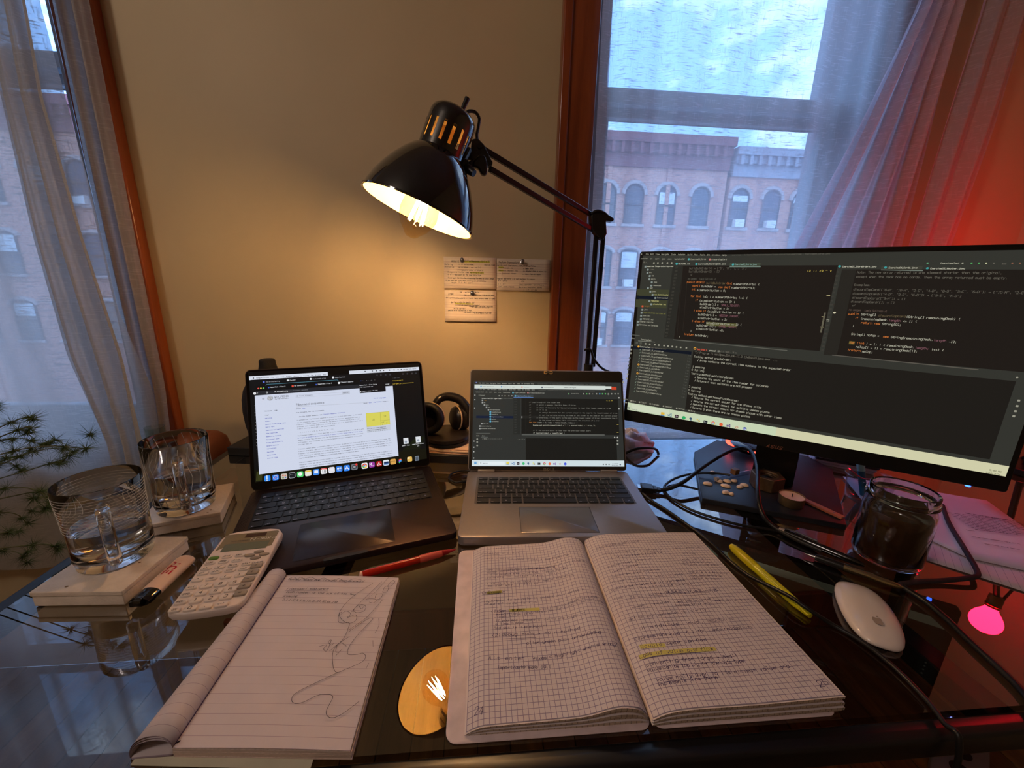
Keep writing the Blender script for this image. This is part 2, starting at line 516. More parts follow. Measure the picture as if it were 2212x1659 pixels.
# floor of separate dark boards
fl = thing('floor', None, None, (0, 0, FLOORZ)); fl['kind'] = 'structure'; fl['label'] = 'dark brown wooden floor boards seen through the glass desk'
del fl['label']; tag(fl, 'dark brown worn wooden floor boards seen through the glass desk top', kind='structure')
woods = [wood('floor board %s' % n, c(*a), c(*b_), (9, 1.0, 1), 0.34, 4.0, 0.3) for n, a, b_ in
         (('umber', (84, 58, 30), (132, 98, 54)), ('walnut', (70, 46, 24), (118, 84, 46)), ('honey', (98, 70, 38), (148, 112, 62)))]
random.seed(3)
BW = 0.082
nb = int((XR - XL) / BW) + 1
for i in range(nb):
    x0 = XL + i * BW
    cut = random.uniform(-0.8, 0.6)
    for y0, y1 in ((YB, cut), (cut, WY)):
        b = MB(); dz = random.uniform(0, 0.0015)
        b.box(x0 + 0.001, x0 + BW - 0.001, y0 + 0.001, y1 - 0.001, FLOORZ - 0.02, FLOORZ + dz)
        b.build('floor_board', woods[(i + (y0 == YB)) % 3], fl, bevel=0.0012, bseg=1)
b = MB(); b.box(XL, XR, YB, WY, FLOORZ - 0.06, FLOORZ - 0.018)
b.build('subfloor', mat('subfloor', c(14, 10, 8), 0.9), fl)

b = MB(); b.box(W2[1] + .09, W1[0] - .085, WY - .016, WY, FLOORZ, FLOORZ + .14); b.box(W1[1] + .09, XR, WY - .016, WY, FLOORZ, FLOORZ + .14)
struct('baseboard_back', b, CASING, 'brown wooden baseboard along the window wall', bevel=.004)


def window(name, w, tn, label):
    x0, x1, z0, z1 = w
    f = thing(name, label, None, ((x0 + x1) / 2, WY + .06, z0)); f['kind'] = 'structure'
    jamb = MB()
    jamb.box(x0, x0 + .022, WY, WY + th, z0, z1); jamb.box(x1 - .022, x1, WY, WY + th, z0, z1)
    jamb.box(x0, x1, WY, WY + th, z1 - .022, z1); jamb.box(x0, x1, WY, WY + th, z0, z0 + .022)
    jamb.build('window_frame', SASH, f, bevel=.002)
    mid = 0.83
    for nm, ya, za, zb, bot, top in (('upper_sash', WY + .098, 0.795, z1 - .022, .062, .05), ('lower_sash', WY + .062, z0 + .022, mid + .012, .07, .03)):
        s_ = MB(); a0, a1 = x0 + .022, x1 - .022; sw = .036
        s_.box(a0, a0 + sw, ya, ya + .032, za, zb); s_.box(a1 - sw, a1, ya, ya + .032, za, zb)
        s_.box(a0 + sw, a1 - sw, ya, ya + .032, za, za + bot); s_.box(a0 + sw, a1 - sw, ya, ya + .032, zb - top, zb)
        so = s_.build(nm, SASH, f, bevel=.003)
        p = MB(); p.box(a0 + sw - .004, a1 - sw + .004, ya + .014, ya + .018, za + bot - .004, zb - top + .004)
        p.build('pane', PANE, so)
    t = MB()
    for a0, a1 in ((x0 - .082, x0), (x1, x1 + .082)):
        t.box(a0, a1, WY - .02, WY, z0 - .02, z1 + .09)
        t.box(a0 + (0 if a1 <= x0 + 1e-6 else .062), a0 + (.02 if a1 <= x0 + 1e-6 else .082), WY - .028, WY - .02, z0 - .02, z1 + .09)
    t.box(x0, x1, WY - .02, WY, z1, z1 + .09)
    struct(tn, t, CASING, 'varnished brown wooden casing around the ' + ('right' if x0 > 0 else 'left') + ' window', bevel=.003)
    sl = MB(); sl.box(x0 - .1, x1 + .1, WY - .032, WY + .03, z0 - .03, z0)
    struct(tn.replace('1', '3').replace('2', '4'), sl, CASING, 'wooden sill board under the ' + ('right' if x0 > 0 else 'left') + ' window', bevel=.006)
    return f


window('window_1', W1, 'trim_1', 'right sash window behind the monitor, seen through a sheer curtain')
window('window_2', W2, 'trim_2', 'left sash window at the edge of the picture behind the curtain')

# ------------------------------------------------------------------ ceiling lamp added out of view behind the viewer, carries the room fill
ct = thing('added_ceiling_lamp', 'added white ceiling lamp mount for the fill light, unseen behind the viewer', 'lamp', (-1.15, -0.45, CEILZ))
b = MB(Matrix.Translation((-1.15, -0.45, CEILZ))); b.lathe([(0.001, 0), (.08, 0), (.08, -.02), (.02, -.03), (.02, -.08), (.001, -.08)], 24)
b.build('canopy', WHITE, ct)


# ------------------------------------------------------------------ curtains
def cloth(name, rows, Y, amp, waves, m, label=None, cat=None, parent=None, nx=70, ny=70, phase=0.0, hem=None, tight=0.0, group=None, jitter=0.3, ysk=0.0):
    rows = sorted(rows, key=lambda r: -r[0]); random.seed(hash(name + str(rows[0][1])) % 1000 if False else int(abs(rows[0][1]) * 997) + int(waves * 13))
    ph = [random.uniform(0, 6.28) for _ in range(6)]

    def edge(z, k):
        for a, b_ in zip(rows, rows[1:]):
            if b_[0] <= z <= a[0]:
                t = (z - b_[0]) / (a[0] - b_[0]); return b_[k] * (1 - t) + a[k] * t
        return rows[0][k] if z > rows[0][0] else rows[-1][k]
    zt, zb = rows[0][0], rows[-1][0]

    def fn(i, j):
        z = zb + (zt - zb) * j; x0, x1 = edge(z, 1), edge(z, 2)
        ii = i + 0.012 * sin(5.3 * j + ph[3]) * sin(pi * i)
        x = x0 + (x1 - x0) * ii
        a = amp * (1.0 + jitter * sin(3.1 * j + ph[0]))
        y = Y + a * (sin(2 * pi * waves * ii + phase + 0.9 * sin(2.2 * j + ph[1])) + 0.45 * sin(2 * pi * waves * 1.93 * ii + ph[2] + 1.7 * j)) + ysk * (1 - j)
        return (x, y, z)
    b_ = MB(); b_.grid(nx, ny, fn)
    o = b_.build(name, m, parent, label, cat, group, smooth=180, origin=None if parent else ((rows[-1][1] + rows[-1][2]) / 2, Y, zb))
    if hem:
        side, wd = hem
        h = MB()
        def hf(i, j):
            ii = (wd * i) if side == 'l' else (1 - wd + wd * i)
            x, y, z = fn(ii, j); return (x, y - 0.0025, z)
        h.grid(3, ny, hf); h.build('hem', m, o)
        if side == 'l':
            pass
    return o


SH1 = sheer('blue white sheer linen', (0.62, 0.63, 0.66), 0.60, .65)
SH4 = sheer('white sheer linen', (0.52, 0.50, 0.47), 0.78, .55)
SH5 = sheer('pale blue white linen', (0.82, 0.83, 0.90), 0.66, .72)
SH6 = sheer('lavender white linen', (0.74, 0.72, 0.80), 0.74, .6)
SH2 = sheer('denser white linen', (0.74, 0.71, 0.66), 0.80)
SH3 = sheer('grey white linen', (0.60, 0.58, 0.56), 0.76, .6)
ZT = 1.45
cloth('curtain', [(ZT, .248, 1.0), (.5, .265, 1.0), (.16, .265, 1.0), (-.42, .265, 1.0)], .976, .0035, 7, SH1,
      'wide sheer curtain spread flat across the right window', 'curtain', nx=120, hem=('l', .03))
cloth('curtain', [(ZT, 1.02, 1.05), (.978, .94, 1.048), (.72, .855, 1.048), (.468, .757, 1.045), (.2, .67, 1.036), (-.42, .63, 1.036)], .947, .007, 4.5, SH5,
      'sheer curtain pulled aside in a slanting edge over the right half of the right window', 'curtain', hem=('l', .17), nx=110, jitter=.5)
cloth('curtain', [(ZT, 1.11, 1.235), (.98, 1.097, 1.22), (.75, 1.08, 1.215), (.47, 1.065, 1.185), (.2, 1.062, 1.15), (-.42, 1.06, 1.14)], .949, .012, 2.3, SH6,
      'narrow gathered sheer curtain against the red-lit wall at the far right', 'curtain', nx=80)
# left window
cloth('curtain', [(ZT, -1.75, -.775), (.86, -1.75, -.812), (.55, -1.75, -.80), (.3, -1.75, -.80), (.12, -1.75, -.765), (-.06, -1.75, -.775), (-.36, -1.75, -.80)], .958, .008, 6, SH4,
      'long sheer curtain hanging across the left window down below the desk', 'curtain', nx=120, jitter=.6)
cloth('curtain', [(ZT, -.93, -.775), (.858, -.885, -.805), (.7, -.895, -.815), (.45, -.905, -.80), (.2, -.90, -.775), (0, -.865, -.78), (-.36, -.86, -.80)], .921, .010, 2.6, SH3,
      'gathered grey fold of sheer curtain in front of the left window', 'curtain', nx=80)
cloth('curtain', [(ZT, -.81, -.745), (.87, -.81, -.748), (.5, -.815, -.751), (.2, -.815, -.752), (.12, -.813, -.752), (-.36, -.85, -.79)], .973, .007, 2.2, SH3,
      'narrow sheer curtain edge over the wooden casing of the left window', 'curtain', nx=60)

# ------------------------------------------------------------------ building across the street
BY = 24.0
BRK = NT('weathered brick'); _b = BRK.n('ShaderNodeBsdfPrincipled', Roughness=0.9); _tc = BRK.n('ShaderNodeTexCoord'); _mp = BRK.n('ShaderNodeMapping')
_mp.inputs['Rotation'].default_value = (radians(90), 0, 0)
_bt = BRK.n('ShaderNodeTexBrick', Scale=2.2); _bt.inputs['Color1'].default_value = (*c(196, 128, 112), 1); _bt.inputs['Color2'].default_value = (*c(172, 104, 92), 1)
_bt.inputs['Mortar'].default_value = (*c(178, 160, 148), 1); _bt.inputs['Mortar Size'].default_value = 0.015
_nz = BRK.n('ShaderNodeTexNoise', Scale=0.6, Detail=6.0)
BRK.l(_tc.outputs['Object'], _mp.inputs[0]); BRK.l(_mp.outputs[0], _bt.inputs['Vector']); BRK.l(_tc.outputs['Object'], _nz.inputs['Vector'])
BRK.l(BRK.mix(BRK.math('MULTIPLY', _nz.outputs['Fac'], 0.45), _bt.outputs['Color'], c(205, 168, 150)), _b.inputs['Base Color']); BRK.l(_b.outputs[0], BRK.out.inputs[0])
BRICK = BRK.m
CORN = mat('painted brown cornice', c(128, 78, 82), 0.8, var=0.1, vscale=2)
CORN2 = mat('painted grey cornice', c(150, 150, 160), 0.8, var=0.1, vscale=2)
STONE = mat('pale lintel stone', c(176, 160, 158), 0.9, var=0.1, vscale=3)
DARKGLASS = mat('dark room glass', c(58, 62, 78), 0.08, var=0.0, spec=0.8)
BLIND = mat('white roller blind', c(206, 212, 216), 0.7)
FRAMEP = mat('dark window paint', c(70, 66, 74), 0.6)
ACW = mat('air conditioner casing', c(214, 214, 214), 0.5)


def building(name, x0, x1, zt, brick_top, cm, label, wx, seed):
    t = thing(name, label, 'building', ((x0 + x1) / 2, BY, -8.5))
    random.seed(seed)
    b = MB(); b.box(x0, x1, BY, BY + 8, -8.5, brick_top + 0.3); b.build('brick_wall', BRICK, t, smooth=0)
    b = MB(); hz = zt - brick_top
    b.box(x0, x1, BY - .15, BY + 8, brick_top, brick_top + hz * .45); b.box(x0 - .05, x1 + .05, BY - .5, BY + 8, brick_top + hz * .72, zt)
    b.box(x0, x1, BY - .3, BY + 8, brick_top + hz * .45, brick_top + hz * .72)
    n = int((x1 - x0) / .55)
    for i in range(n):
        xx = x0 + .27 + i * (x1 - x0 - .3) / n; b.box(xx - .09, xx + .09, BY - .46, BY - .3, brick_top + hz * .38, brick_top + hz * .72)
    b.build('cornice', cm, t, smooth=0)
    pil = MB()
    for i in range(1, 9):
        xx = x0 + (x1 - x0) * i / 9
        if i % 3 == 0: pil.box(xx - .12, xx + .12, BY - .1, BY + .05, -8.5, brick_top)
    pil.build('pilaster', BRICK, t, smooth=0)
    for fl_ in range(3):
        zc = 4.90 - fl_ * 3.55; hh = 2.1; arch = fl_ < 2
        for k, xx in enumerate(wx):
            wd = 1.04 if arch else 1.1
            w = MB(); r = wd / 2; n = 10; poly = [(xx + r, zc - hh / 2), (xx - r, zc - hh / 2)] if False else None
            prof = [(xx - r, zc - hh / 2)] + [(xx - r * cos(pi * q / n), zc + hh / 2 - (r if fl_ == 0 else r * .35) + (r if fl_ == 0 else r * .35) * sin(pi * q / n)) for q in range(n + 1)] + [(xx + r, zc - hh / 2)]
            m_ = len(prof)
            w.add([(x, BY - .03, z) for x, z in prof], [tuple(range(m_))], 0)
            if random.random() < .5: w.box(xx - r * .88, xx + r * .88, BY - .06, BY - .035, zc + .1 + random.uniform(-.3, .3), zc + hh / 2 - (.35 if fl_ == 0 else .12), 1)
            w.box(xx - r, xx + r, BY - .1, BY - .03, zc - .06, zc + .03, 2)
            w.tube([(x, BY - .05, z) for x, z in prof], .05, 4, 2, closed=True)
            if random.random() < .3: w.box(xx - .28, xx + .28, BY - .35, BY - .03, zc - hh / 2, zc - hh / 2 + .42, 3)
            wo = w.build('window', [DARKGLASS, BLIND, FRAMEP, ACW], t, smooth=0)
            a = MB()
            pr = [(xx - (r + .14) * cos(pi * q / n), zc + hh / 2 - (r if fl_ == 0 else r * .35) + ((r if fl_ == 0 else r * .35) + .14) * sin(pi * q / n)) for q in range(n + 1)]
            a.tube([(x, BY - .02, z) for x, z in pr], .13, 6, 0)
            a.build('arch', STONE, wo, smooth=0)
            a = MB(); a.box(xx - r - .16, xx + r + .16, BY - .14, BY, zc - hh / 2 - .16, zc - hh / 2)
            a.build('stone_sill', STONE, wo, smooth=0)


K = BY / 14.0
wxs = [5.2 * K, 6.33 * K, 7.52 * K]
building('brick_building', 2.25 * K, 8.36 * K, CAMH + (5.098 - CAMH) * K, CAMH + (4.15 - CAMH) * K, CORN,
         'reddish brick building with arched windows and a brown cornice across the street', [3.3 * K, 4.25 * K] + wxs, 5)
building('brick_building', 8.50 * K, 16.0 * K, CAMH + (4.85 - CAMH) * K, CAMH + (4.0 - CAMH) * K, CORN2,
         'brick building with a lower grey cornice seen at the right of the window', [8.93 * K, 10.08 * K, 11.15 * K, 12.5 * K, 13.7 * K, 14.9 * K], 8)
building('brick_building', -19.0 * K, -9.5 * K, CAMH + (5.25 - CAMH) * K, CAMH + (4.35 - CAMH) * K, CORN,
         'brick building seen through the curtain of the left window', [(-18.2 + 1.25 * i) * K for i in range(7)], 11)
building('brick_building', -9.3 * K, 2.1 * K, CAMH + (5.1 - CAMH) * K, CAMH + (4.2 - CAMH) * K, CORN2,
         'middle brick building of the row, mostly hidden behind the wall between the windows', [(-8.7 + 1.25 * i) * K for i in range(9)], 12)
b = MB(); b.box(-40, 40, 4.0, 60, -8.9, -8.5); tag(b.build('street', mat('asphalt', c(95, 98, 104), 0.9), None), kind='structure', label='grey street below the windows')

# ================================================================== the desk
GLASS = thin_glass('smoked desk glass', (0.71, 0.69, 0.655), 1.52, 3.2)
FRAMEM = mat('black powder coated steel', c(18, 18, 21), 0.32, var=0.1, vscale=60)
DX0, DX1, DY0, DY1 = -0.548, 1.27, 0.245, 0.898
desk = thing('glass_desk', 'smoked glass desk top on a black steel frame', 'desk', (0.36, 0.57, FLOORZ))
b = MB(); b.prism(rr(DX0, DX1, DY0, DY1, .012), -.008, 0.0)
b.build('glass_top', GLASS, desk, smooth=30)
b = MB(); b.prism(rr(DX0 - .022, DX1 + .022, DY0 - .020, DY0 - .002, .005), -.026, -.003); b.build('front_rail', FRAMEM, desk, bevel=.003)
b = MB(); b.box(DX0 - .022, DX1 + .022, DY1 + .002, DY1 + .020, -.034, -.003); b.build('back_rail', FRAMEM, desk, bevel=.003)
b = MB(); b.box(DX0 - .022, DX0 - .002, DY0 - .002, DY1 + .002, -.034, -.003); b.build('side_rail', FRAMEM, desk, bevel=.003)
b = MB(); b.box(DX1 + .002, DX1 + .022, DY0 - .002, DY1 + .002, -.034, -.003); b.build('side_rail', FRAMEM, desk, bevel=.003)
for x in (-.20, .50):
    b = MB(); b.box(x - .014, x + .014, DY0, DY1, -.034, -.010); b.build('cross_rail', FRAMEM, desk, bevel=.002)
b = MB(); b.box(DX0, DX1, .40, .425, -.33, -.305); b.build('lower_brace', FRAMEM, desk, bevel=.002)
for x in (DX0 - .012, DX1 + .012):
    for y in (DY0 - .015, DY1 + .012):
        b = MB(); b.box(x - .012, x + .012, y - .012, y + .012, FLOORZ, -.034); b.build('leg', FRAMEM, desk, bevel=.002)

# low black shelf board across the back of the desk
RZ = 0.019
rb0 = at(492, 984, .0); rb1 = at(1022, 1004, .0)
dr = (rb1 - rb0).normalized(); ang = atan2(dr.y, dr.x)
b = MB(Matrix.Translation(rb0) @ Matrix.Rotation(ang, 4, 'Z')); b.prism(rr(0, .60, 0, .078, .003), 0.0005, RZ)
b.build('riser_board', mat('black painted board', c(26, 25, 26), 0.5, var=.1), None, 'long low black board standing on the back of the desk behind the laptops', 'shelf', bevel=.001, origin=rb0)
def onr(px, py):
    return at(px, py, RZ)


# ------------------------------------------------------------------ left laptop (dark)
def keyfont(mb, M_, legend, x0, x1, y0, y1, z, big=True, mi=1):
    n = len(legend)
    if not n: return
    h = min(.0042 if n == 1 else .0021, (y1 - y0) * .5); adv = h * .95
    w = adv * n
    P = lambda u, v: V((u, v, z))
    if n == 1: write(mb, P, legend, (x0 + x1) / 2 - h * .33, (y0 + y1) / 2 - h * .45, adv, h, .00042, mi)
    else: write(mb, P, legend, x0 + .0016, y0 + .002, adv * .85, h, .0003, mi)


ROWS = [
    [('esc', 1), ('F1', 1), ('F2', 1), ('F3', 1), ('F4', 1), ('F5', 1), ('F6', 1), ('F7', 1), ('F8', 1), ('F9', 1), ('F10', 1), ('F11', 1), ('F12', 1), ('', 1)],
    [('`', 1), ('1', 1), ('2', 1), ('3', 1), ('4', 1), ('5', 1), ('6', 1), ('7', 1), ('8', 1), ('9', 1), ('0', 1), ('-', 1), ('=', 1), ('delete', 1.5)],
    [('tab', 1.5), ('Q', 1), ('W', 1), ('E', 1), ('R', 1), ('T', 1), ('Y', 1), ('U', 1), ('I', 1), ('O', 1), ('P', 1), ('[', 1), (']', 1), ('\\', 1)],
    [('caps lock', 1.75), ('A', 1), ('S', 1), ('D', 1), ('F', 1), ('G', 1), ('H', 1), ('J', 1), ('K', 1), ('L', 1), (';', 1), ("'", 1), ('return', 1.75)],
    [('shift', 2.25), ('Z', 1), ('X', 1), ('C', 1), ('V', 1), ('B', 1), ('N', 1), ('M', 1), (',', 1), ('.', 1), ('/', 1), ('shift', 2.25)],
]


def keyboard(parent, M_, x0, x1, y0, y1, z, last, km, gap, top_small, kh):
    rows = ROWS + [last]
    tot = 14.5; n = len(rows); hh = (y1 - y0) / (n - (1 - top_small)); y = y1
    for ri, row in enumerate(rows):
        rh = hh * (top_small if ri == 0 else 1.0); s_ = sum(k for _, k in row); unit = (x1 - x0) / s_; x = x0
        for lg, kw in row:
            b_ = MB(M_); g = gap / 2; a0, a1 = x + g, x + kw * unit - g; c0, c1 = y - rh + g, y - g
            b_.prism(rr(a0, a1, c0, c1, .0014, 2), z, z + kh)
            keyfont(b_, M_, lg, a0, a1, c0, c1, z + kh + .00012)
            b_.build('key', km, parent, smooth=30)
            x += kw * unit
        y -= rh


def laptop(name, label, HL, HR, W, D, z, thick, bodym, tilt, H, lid_t):
    HL, HR = V(HL), V(HR); mid = (HL + HR) / 2; d = (HR - HL).normalized(); a = atan2(d.y, d.x)
    t = thing(name, label, 'laptop', (mid.x, mid.y, 0), a)
    M_ = mw(t)
    b_ = MB(M_); b_.prism(rr(-W / 2, W / 2, -D, .004, .010, 6), z - thick, z)
    b_.build('base', bodym, t, bevel=.0012, smooth=40)
    b_ = MB(M_)
    for sx in (-1, 1):
        for y in (-.02, -D + .02): b_.cyl((sx * (W / 2 - .025), y, .0), (sx * (W / 2 - .025), y, z - thick + .0005), .006, n=12)
    b_.build('rubber_feet', MATTBLACK, t)
    th_ = radians(tilt - 90)
    # lid frame: u along width, v up the lid, n towards the user
    R = M_.to_3x3(); X = R @ V((1, 0, 0)); Y = R @ V((0, sin(th_), cos(th_)))
    O = M_ @ V((-W / 2, 0.0, z + .002))
    return t, M_, Fr(O, X, Y)


SPACEB = mat('dark bronze grey aluminium', c(62, 50, 50), 0.36, 0.75, var=.04)
KEYB = mat('black key cap', c(20, 18, 20), 0.5, var=.1)
LEGEND = emit('key legend backlight', c(150, 140, 150), 0.75)
mz = .0135
mac, MM, LF = laptop('laptop', 'dark laptop on the left showing an encyclopedia article', at(547, 1066, .011), at(928, 1010, .011), .312, .232, mz, .0105, SPACEB, 110, .214, .005)
# lid shell
LW, LH = .312, .2145
def lid_shell(t, F, LW, LH, lt, bm, r, bezelm, hinge=True):
    b_ = MB(); out = rr(0, LW, 0, LH, r, 6); n = len(out)
    b_.add([F.P(u, v, 0) for u, v in out] + [F.P(u, v, -lt) for u, v in out], [tuple(range(n))] + [tuple(range(2 * n - 1, n - 1, -1))] +
           [(i, n + i, n + (i + 1) % n, (i + 1) % n) for i in range(n)])
    return b_.build('lid', bm, t, bevel=.0008, smooth=40)
lid = lid_shell(mac, LF, LW, LH, .0048, SPACEB, .009, None)
b = MB(); P_ = lambda n_: (lambda u, v: LF.P(u, v, n_))
out = rr(.0015, LW - .0015, .0015, LH - .0015, .0085, 6); b.add([LF.P(u, v, .0003) for u, v in out], [tuple(range(len(out)))])
b.build('bezel', mat('black glass bezel', c(8, 8, 9), 0.12, var=0, spec=.4), mac)
b = MB(MM); b.tube([(-.125, .0015, mz + .001), (.125, .0015, mz + .001)], .0035, 12); b.build('hinge', MATTBLACK, mac)
b = MB(MM); b.prism(rr(-.138, .138, -.121, -.012, .002), mz - .0004, mz + .0001); b.build('key_well', mat('black key well', c(12, 11, 12), .6), mac)
lastm = [('fn', 1), ('ctrl', 1), ('opt', 1), ('cmd', 1.25), ('', 5), ('cmd', 1.25), ('opt', 1), ('<', 1), ('^', 1), ('>', 1)]
keyboard(mac, MM, -.1365, .1365, -.120, -.013, mz + .0001, lastm, [KEYB, LEGEND], .0026, .98, .0011)
b = MB(MM); b.prism(rr(-.066, .066, -.222, -.132, .004), mz - .0003, mz + .00015); b.build('trackpad', mat('dark trackpad glass', c(56, 47, 48), 0.3, 0.5, var=0), mac, bevel=.0001, bseg=1)
b = MB(MM); b.prism(rr(-.028, .028, -.2335, -.2275, .0028), mz - .004, mz + .0002); b.build('lid_notch', MATTBLACK, mac)
b = MB(MM)
for sx in (-1, 1):
    for i in range(5):
        for j in range(34): b.box(sx * .1465 - .0045 + i * .0019, sx * .1465 - .0036 + i * .0019, -.119 + j * .0031, -.1181 + j * .0031, mz - .0001, mz + .0001)
tag(b.build('speaker_grille', mat('grille holes', c(14, 12, 12), .7), mac, smooth=0), kind='stuff')


class Screen:
    """flat picture on a screen: many small coloured shapes on plane F, measured off the photograph"""
    def __init__(s, F, z, sw=.0005):
        s.F, s.z, s.b, s.mats, s.ix, s.sw = F, z, MB(), [], {}, sw
        s.k = 0; s.fall = False

    def m(s, col):
        if col not in s.ix:
            s.ix[col] = len(s.mats); s.mats.append(screen_mat('screen %d %d %d' % col, c(*col), 1.0, s.fall))
        return s.ix[col]

    def px(s, x, y):
        return s.z[0] + x / s.z[2], s.z[1] + y / s.z[2]

    def lay(s):
        s.k += 1; n = .0006 + s.k * 1.2e-6
        return lambda u, v: s.F.P(u, v, n)

    def R(s, x0, y0, x1, y1, col):
        a, b_ = s.px(x0, y0), s.px(x1, y1)
        u0, v0 = s.F.uv(*a); u1 = s.F.u_at(v0, b_[0]); _, v1 = s.F.uv(a[0], b_[1])
        s.b.rect(s.lay(), u0, v1, u1, v0, s.m(col))

    def D(s, x, y, r, col, n=14):
        u0, v0 = s.F.uv(*s.px(x, y)); u1, _ = s.F.uv(*s.px(x + r, y)); q = abs(u1 - u0); P = s.lay()
        s.b.add([P(u0 + q * cos(2 * pi * i / n), v0 + q * sin(2 * pi * i / n)) for i in range(n)], [tuple(range(n))], s.m(col))

    def I(s, x, y, w, col, r=.22):
        """rounded square icon centred at x, y"""
        u0, v0 = s.F.uv(*s.px(x, y)); u1, _ = s.F.uv(*s.px(x + w / 2, y)); q = abs(u1 - u0); P = s.lay()
        o = rr(u0 - q, u0 + q, v0 - q, v0 + q, q * 2 * r, 3)
        s.b.add([P(a, b_) for a, b_ in o], [tuple(range(len(o)))], s.m(col))

    def L(s, x0, y0, x1, text, col, h=None, w=None, slant=0.0):
        a = s.px(x0, y0); u0, v0 = s.F.uv(*a); u1 = s.F.u_at(v0, s.px(x1, y0)[0]); adv = (u1 - u0) / max(1, len(text))
        if h is None: hh = adv * 6 / 5.6
        else:
            _, v1 = s.F.uv(a[0], s.px(x0, y0 - h)[1]); hh = v1 - v0
        write(s.b, s.lay(), text, u0, v0, adv, hh, w or s.sw, s.m(col), slant)

    def Z(s, pts, col, w=None):
        s.b.quadstrip(s.lay(), [s.F.uv(*s.px(x, y)) for x, y in pts], w or s.sw, s.m(col))

    def B(s, x, y, text, col, size, spacing=1.0):
        u0, v0 = s.F.uv(*s.px(x, y)); return blob_text(s.b, s.lay(), text, u0, v0, size, s.m(col), spacing)

    def build(s, parent):
        return s.b.build('screen', s.mats, parent, smooth=0)


S = Screen(LF, (520, 770, 5.267), .0003)
# desktop, wallpaper
u0, u1, v0, v1 = .0062, LW - .0062, .0145, LH - .0058
S.b.rect(S.lay(), u0, v0, u1, v1, S.m((14, 15, 17)))
S.b.rect(S.lay(), u0, v0, u1, v0 + .021, S.m((22, 21, 12)))
for i in range(9): S.b.quadstrip(S.lay(), [(u1 - .045 + i * .004, v0 + .022), (u1 - .018 + i * .002, v0 + .045)], .0009, S.m((32, 40, 14)))
for i in range(8): S.b.quadstrip(S.lay(), [(u0 + .002 + i * .0012, v0 + .002), (u0 + .004 + i * .0011, v0 + .018)], .0006, S.m((70, 74, 34)))
v1 = LF.uv(*S.px(112, 226))[1]; vb_ = LF.uv(*S.px(112, 270))[1]
S.b.rect(S.lay(), u0, vb_, u1, v1, S.m((214, 220, 232)))        # menu bar
S.b.rect(S.lay(), u0 - .001, v1, u1 + .001, LH - .004, S.m((6, 6, 7)))
S.b.rect(S.lay(), .1345, vb_ - .0004, .1725, v1 + .0008, S.m((6, 6, 7)))     # notch
GREY = (78, 82, 92)
S.D(145, 247, 8, (30, 30, 34))
S.L(180, 250, 325, 'Google Chrome', (40, 42, 48), 12)
for x0, x1, t in ((345, 375, 'File'), (400, 433, 'Edit'), (458, 498, 'View'), (520, 580, 'History'), (605, 695, 'Bookmarks'), (716, 778, 'Profiles'), (802, 830, 'Tab'), (852, 914, 'Window'), (938, 972, 'Help')):
    S.L(x0, 244 - (x0 - 345) * .053, x1, t, GREY, 9)
for x in (1415, 1497, 1543, 1588, 1625, 1692, 1745, 1790, 1826): S.I(x, 170 - (x - 1415) * .05, 13, GREY)
S.L(1852, 152, 1925, 'Mon Mar 18', GREY, 9); S.L(1930, 148, 2000, '5:48PM', GREY, 9)
# browser windows
DK, DK2 = (18, 19, 22), (38, 40, 46)
S.R(120, 268, 1715, 440, DK); S.R(170, 335, 1725, 395, (14, 15, 17)); S.R(165, 400, 1730, 448, DK2)
S.Z([(286, 330), (300, 318), (1100, 268), (1112, 280)], (90, 150, 170), .0006)
S.I(262, 291, 22, (90, 110, 220)); S.L(288, 296, 445, 'One-on-One Meeting', (150, 152, 158), 11)
S.I(537, 273, 22, (220, 225, 225)); S.L(558, 279, 628, 'ChatGPT', (190, 192, 196), 12)
S.D(797, 257, 12, (230, 232, 236)); S.L(820, 262, 970, 'How to create a link', (150, 152, 158), 11)
S.I(1052, 240, 22, (225, 228, 232)); S.L(1074, 246, 1190, 'Google Essentials', (150, 152, 158), 11)
for x, col in ((201, (226, 82, 78)), (230, (232, 196, 80)), (260, (98, 196, 96))): S.D(x, 364 - (x - 201) * .06, 10, col)
for x0, x1, y, t in ((335, 510, 356, 'HappenTech / Rise D'), (612, 750, 340, 'NO SURGERS NV'), (880, 1040, 320, 'HappenTech / Rise D'), (1140, 1282, 300, 'Fibonacci sequence'), (1385, 1530, 288, 'HappenTech / Rise C')):
    S.L(x0, y, x1, t, (205, 208, 214), 11)
S.I(320, 354, 16, (60, 90, 190)); S.I(592, 338, 24, (214, 80, 62)); S.I(860, 320, 16, (60, 90, 190)); S.I(1118, 302, 24, (232, 232, 236)); S.I(1368, 284, 16, (60, 90, 190))
S.D(160, 422, 17, (225, 226, 230)); S.L(186, 422, 212, '<', (220, 222, 226), 14); S.D(300, 411, 11, (205, 208, 212)); S.D(300, 411, 6, DK2)
S.L(386, 408, 538, 'en.wikipedia.org', (222, 224, 228), 13); S.L(540, 398, 768, '/wiki/Fibonacci_sequence', (120, 124, 132), 10)
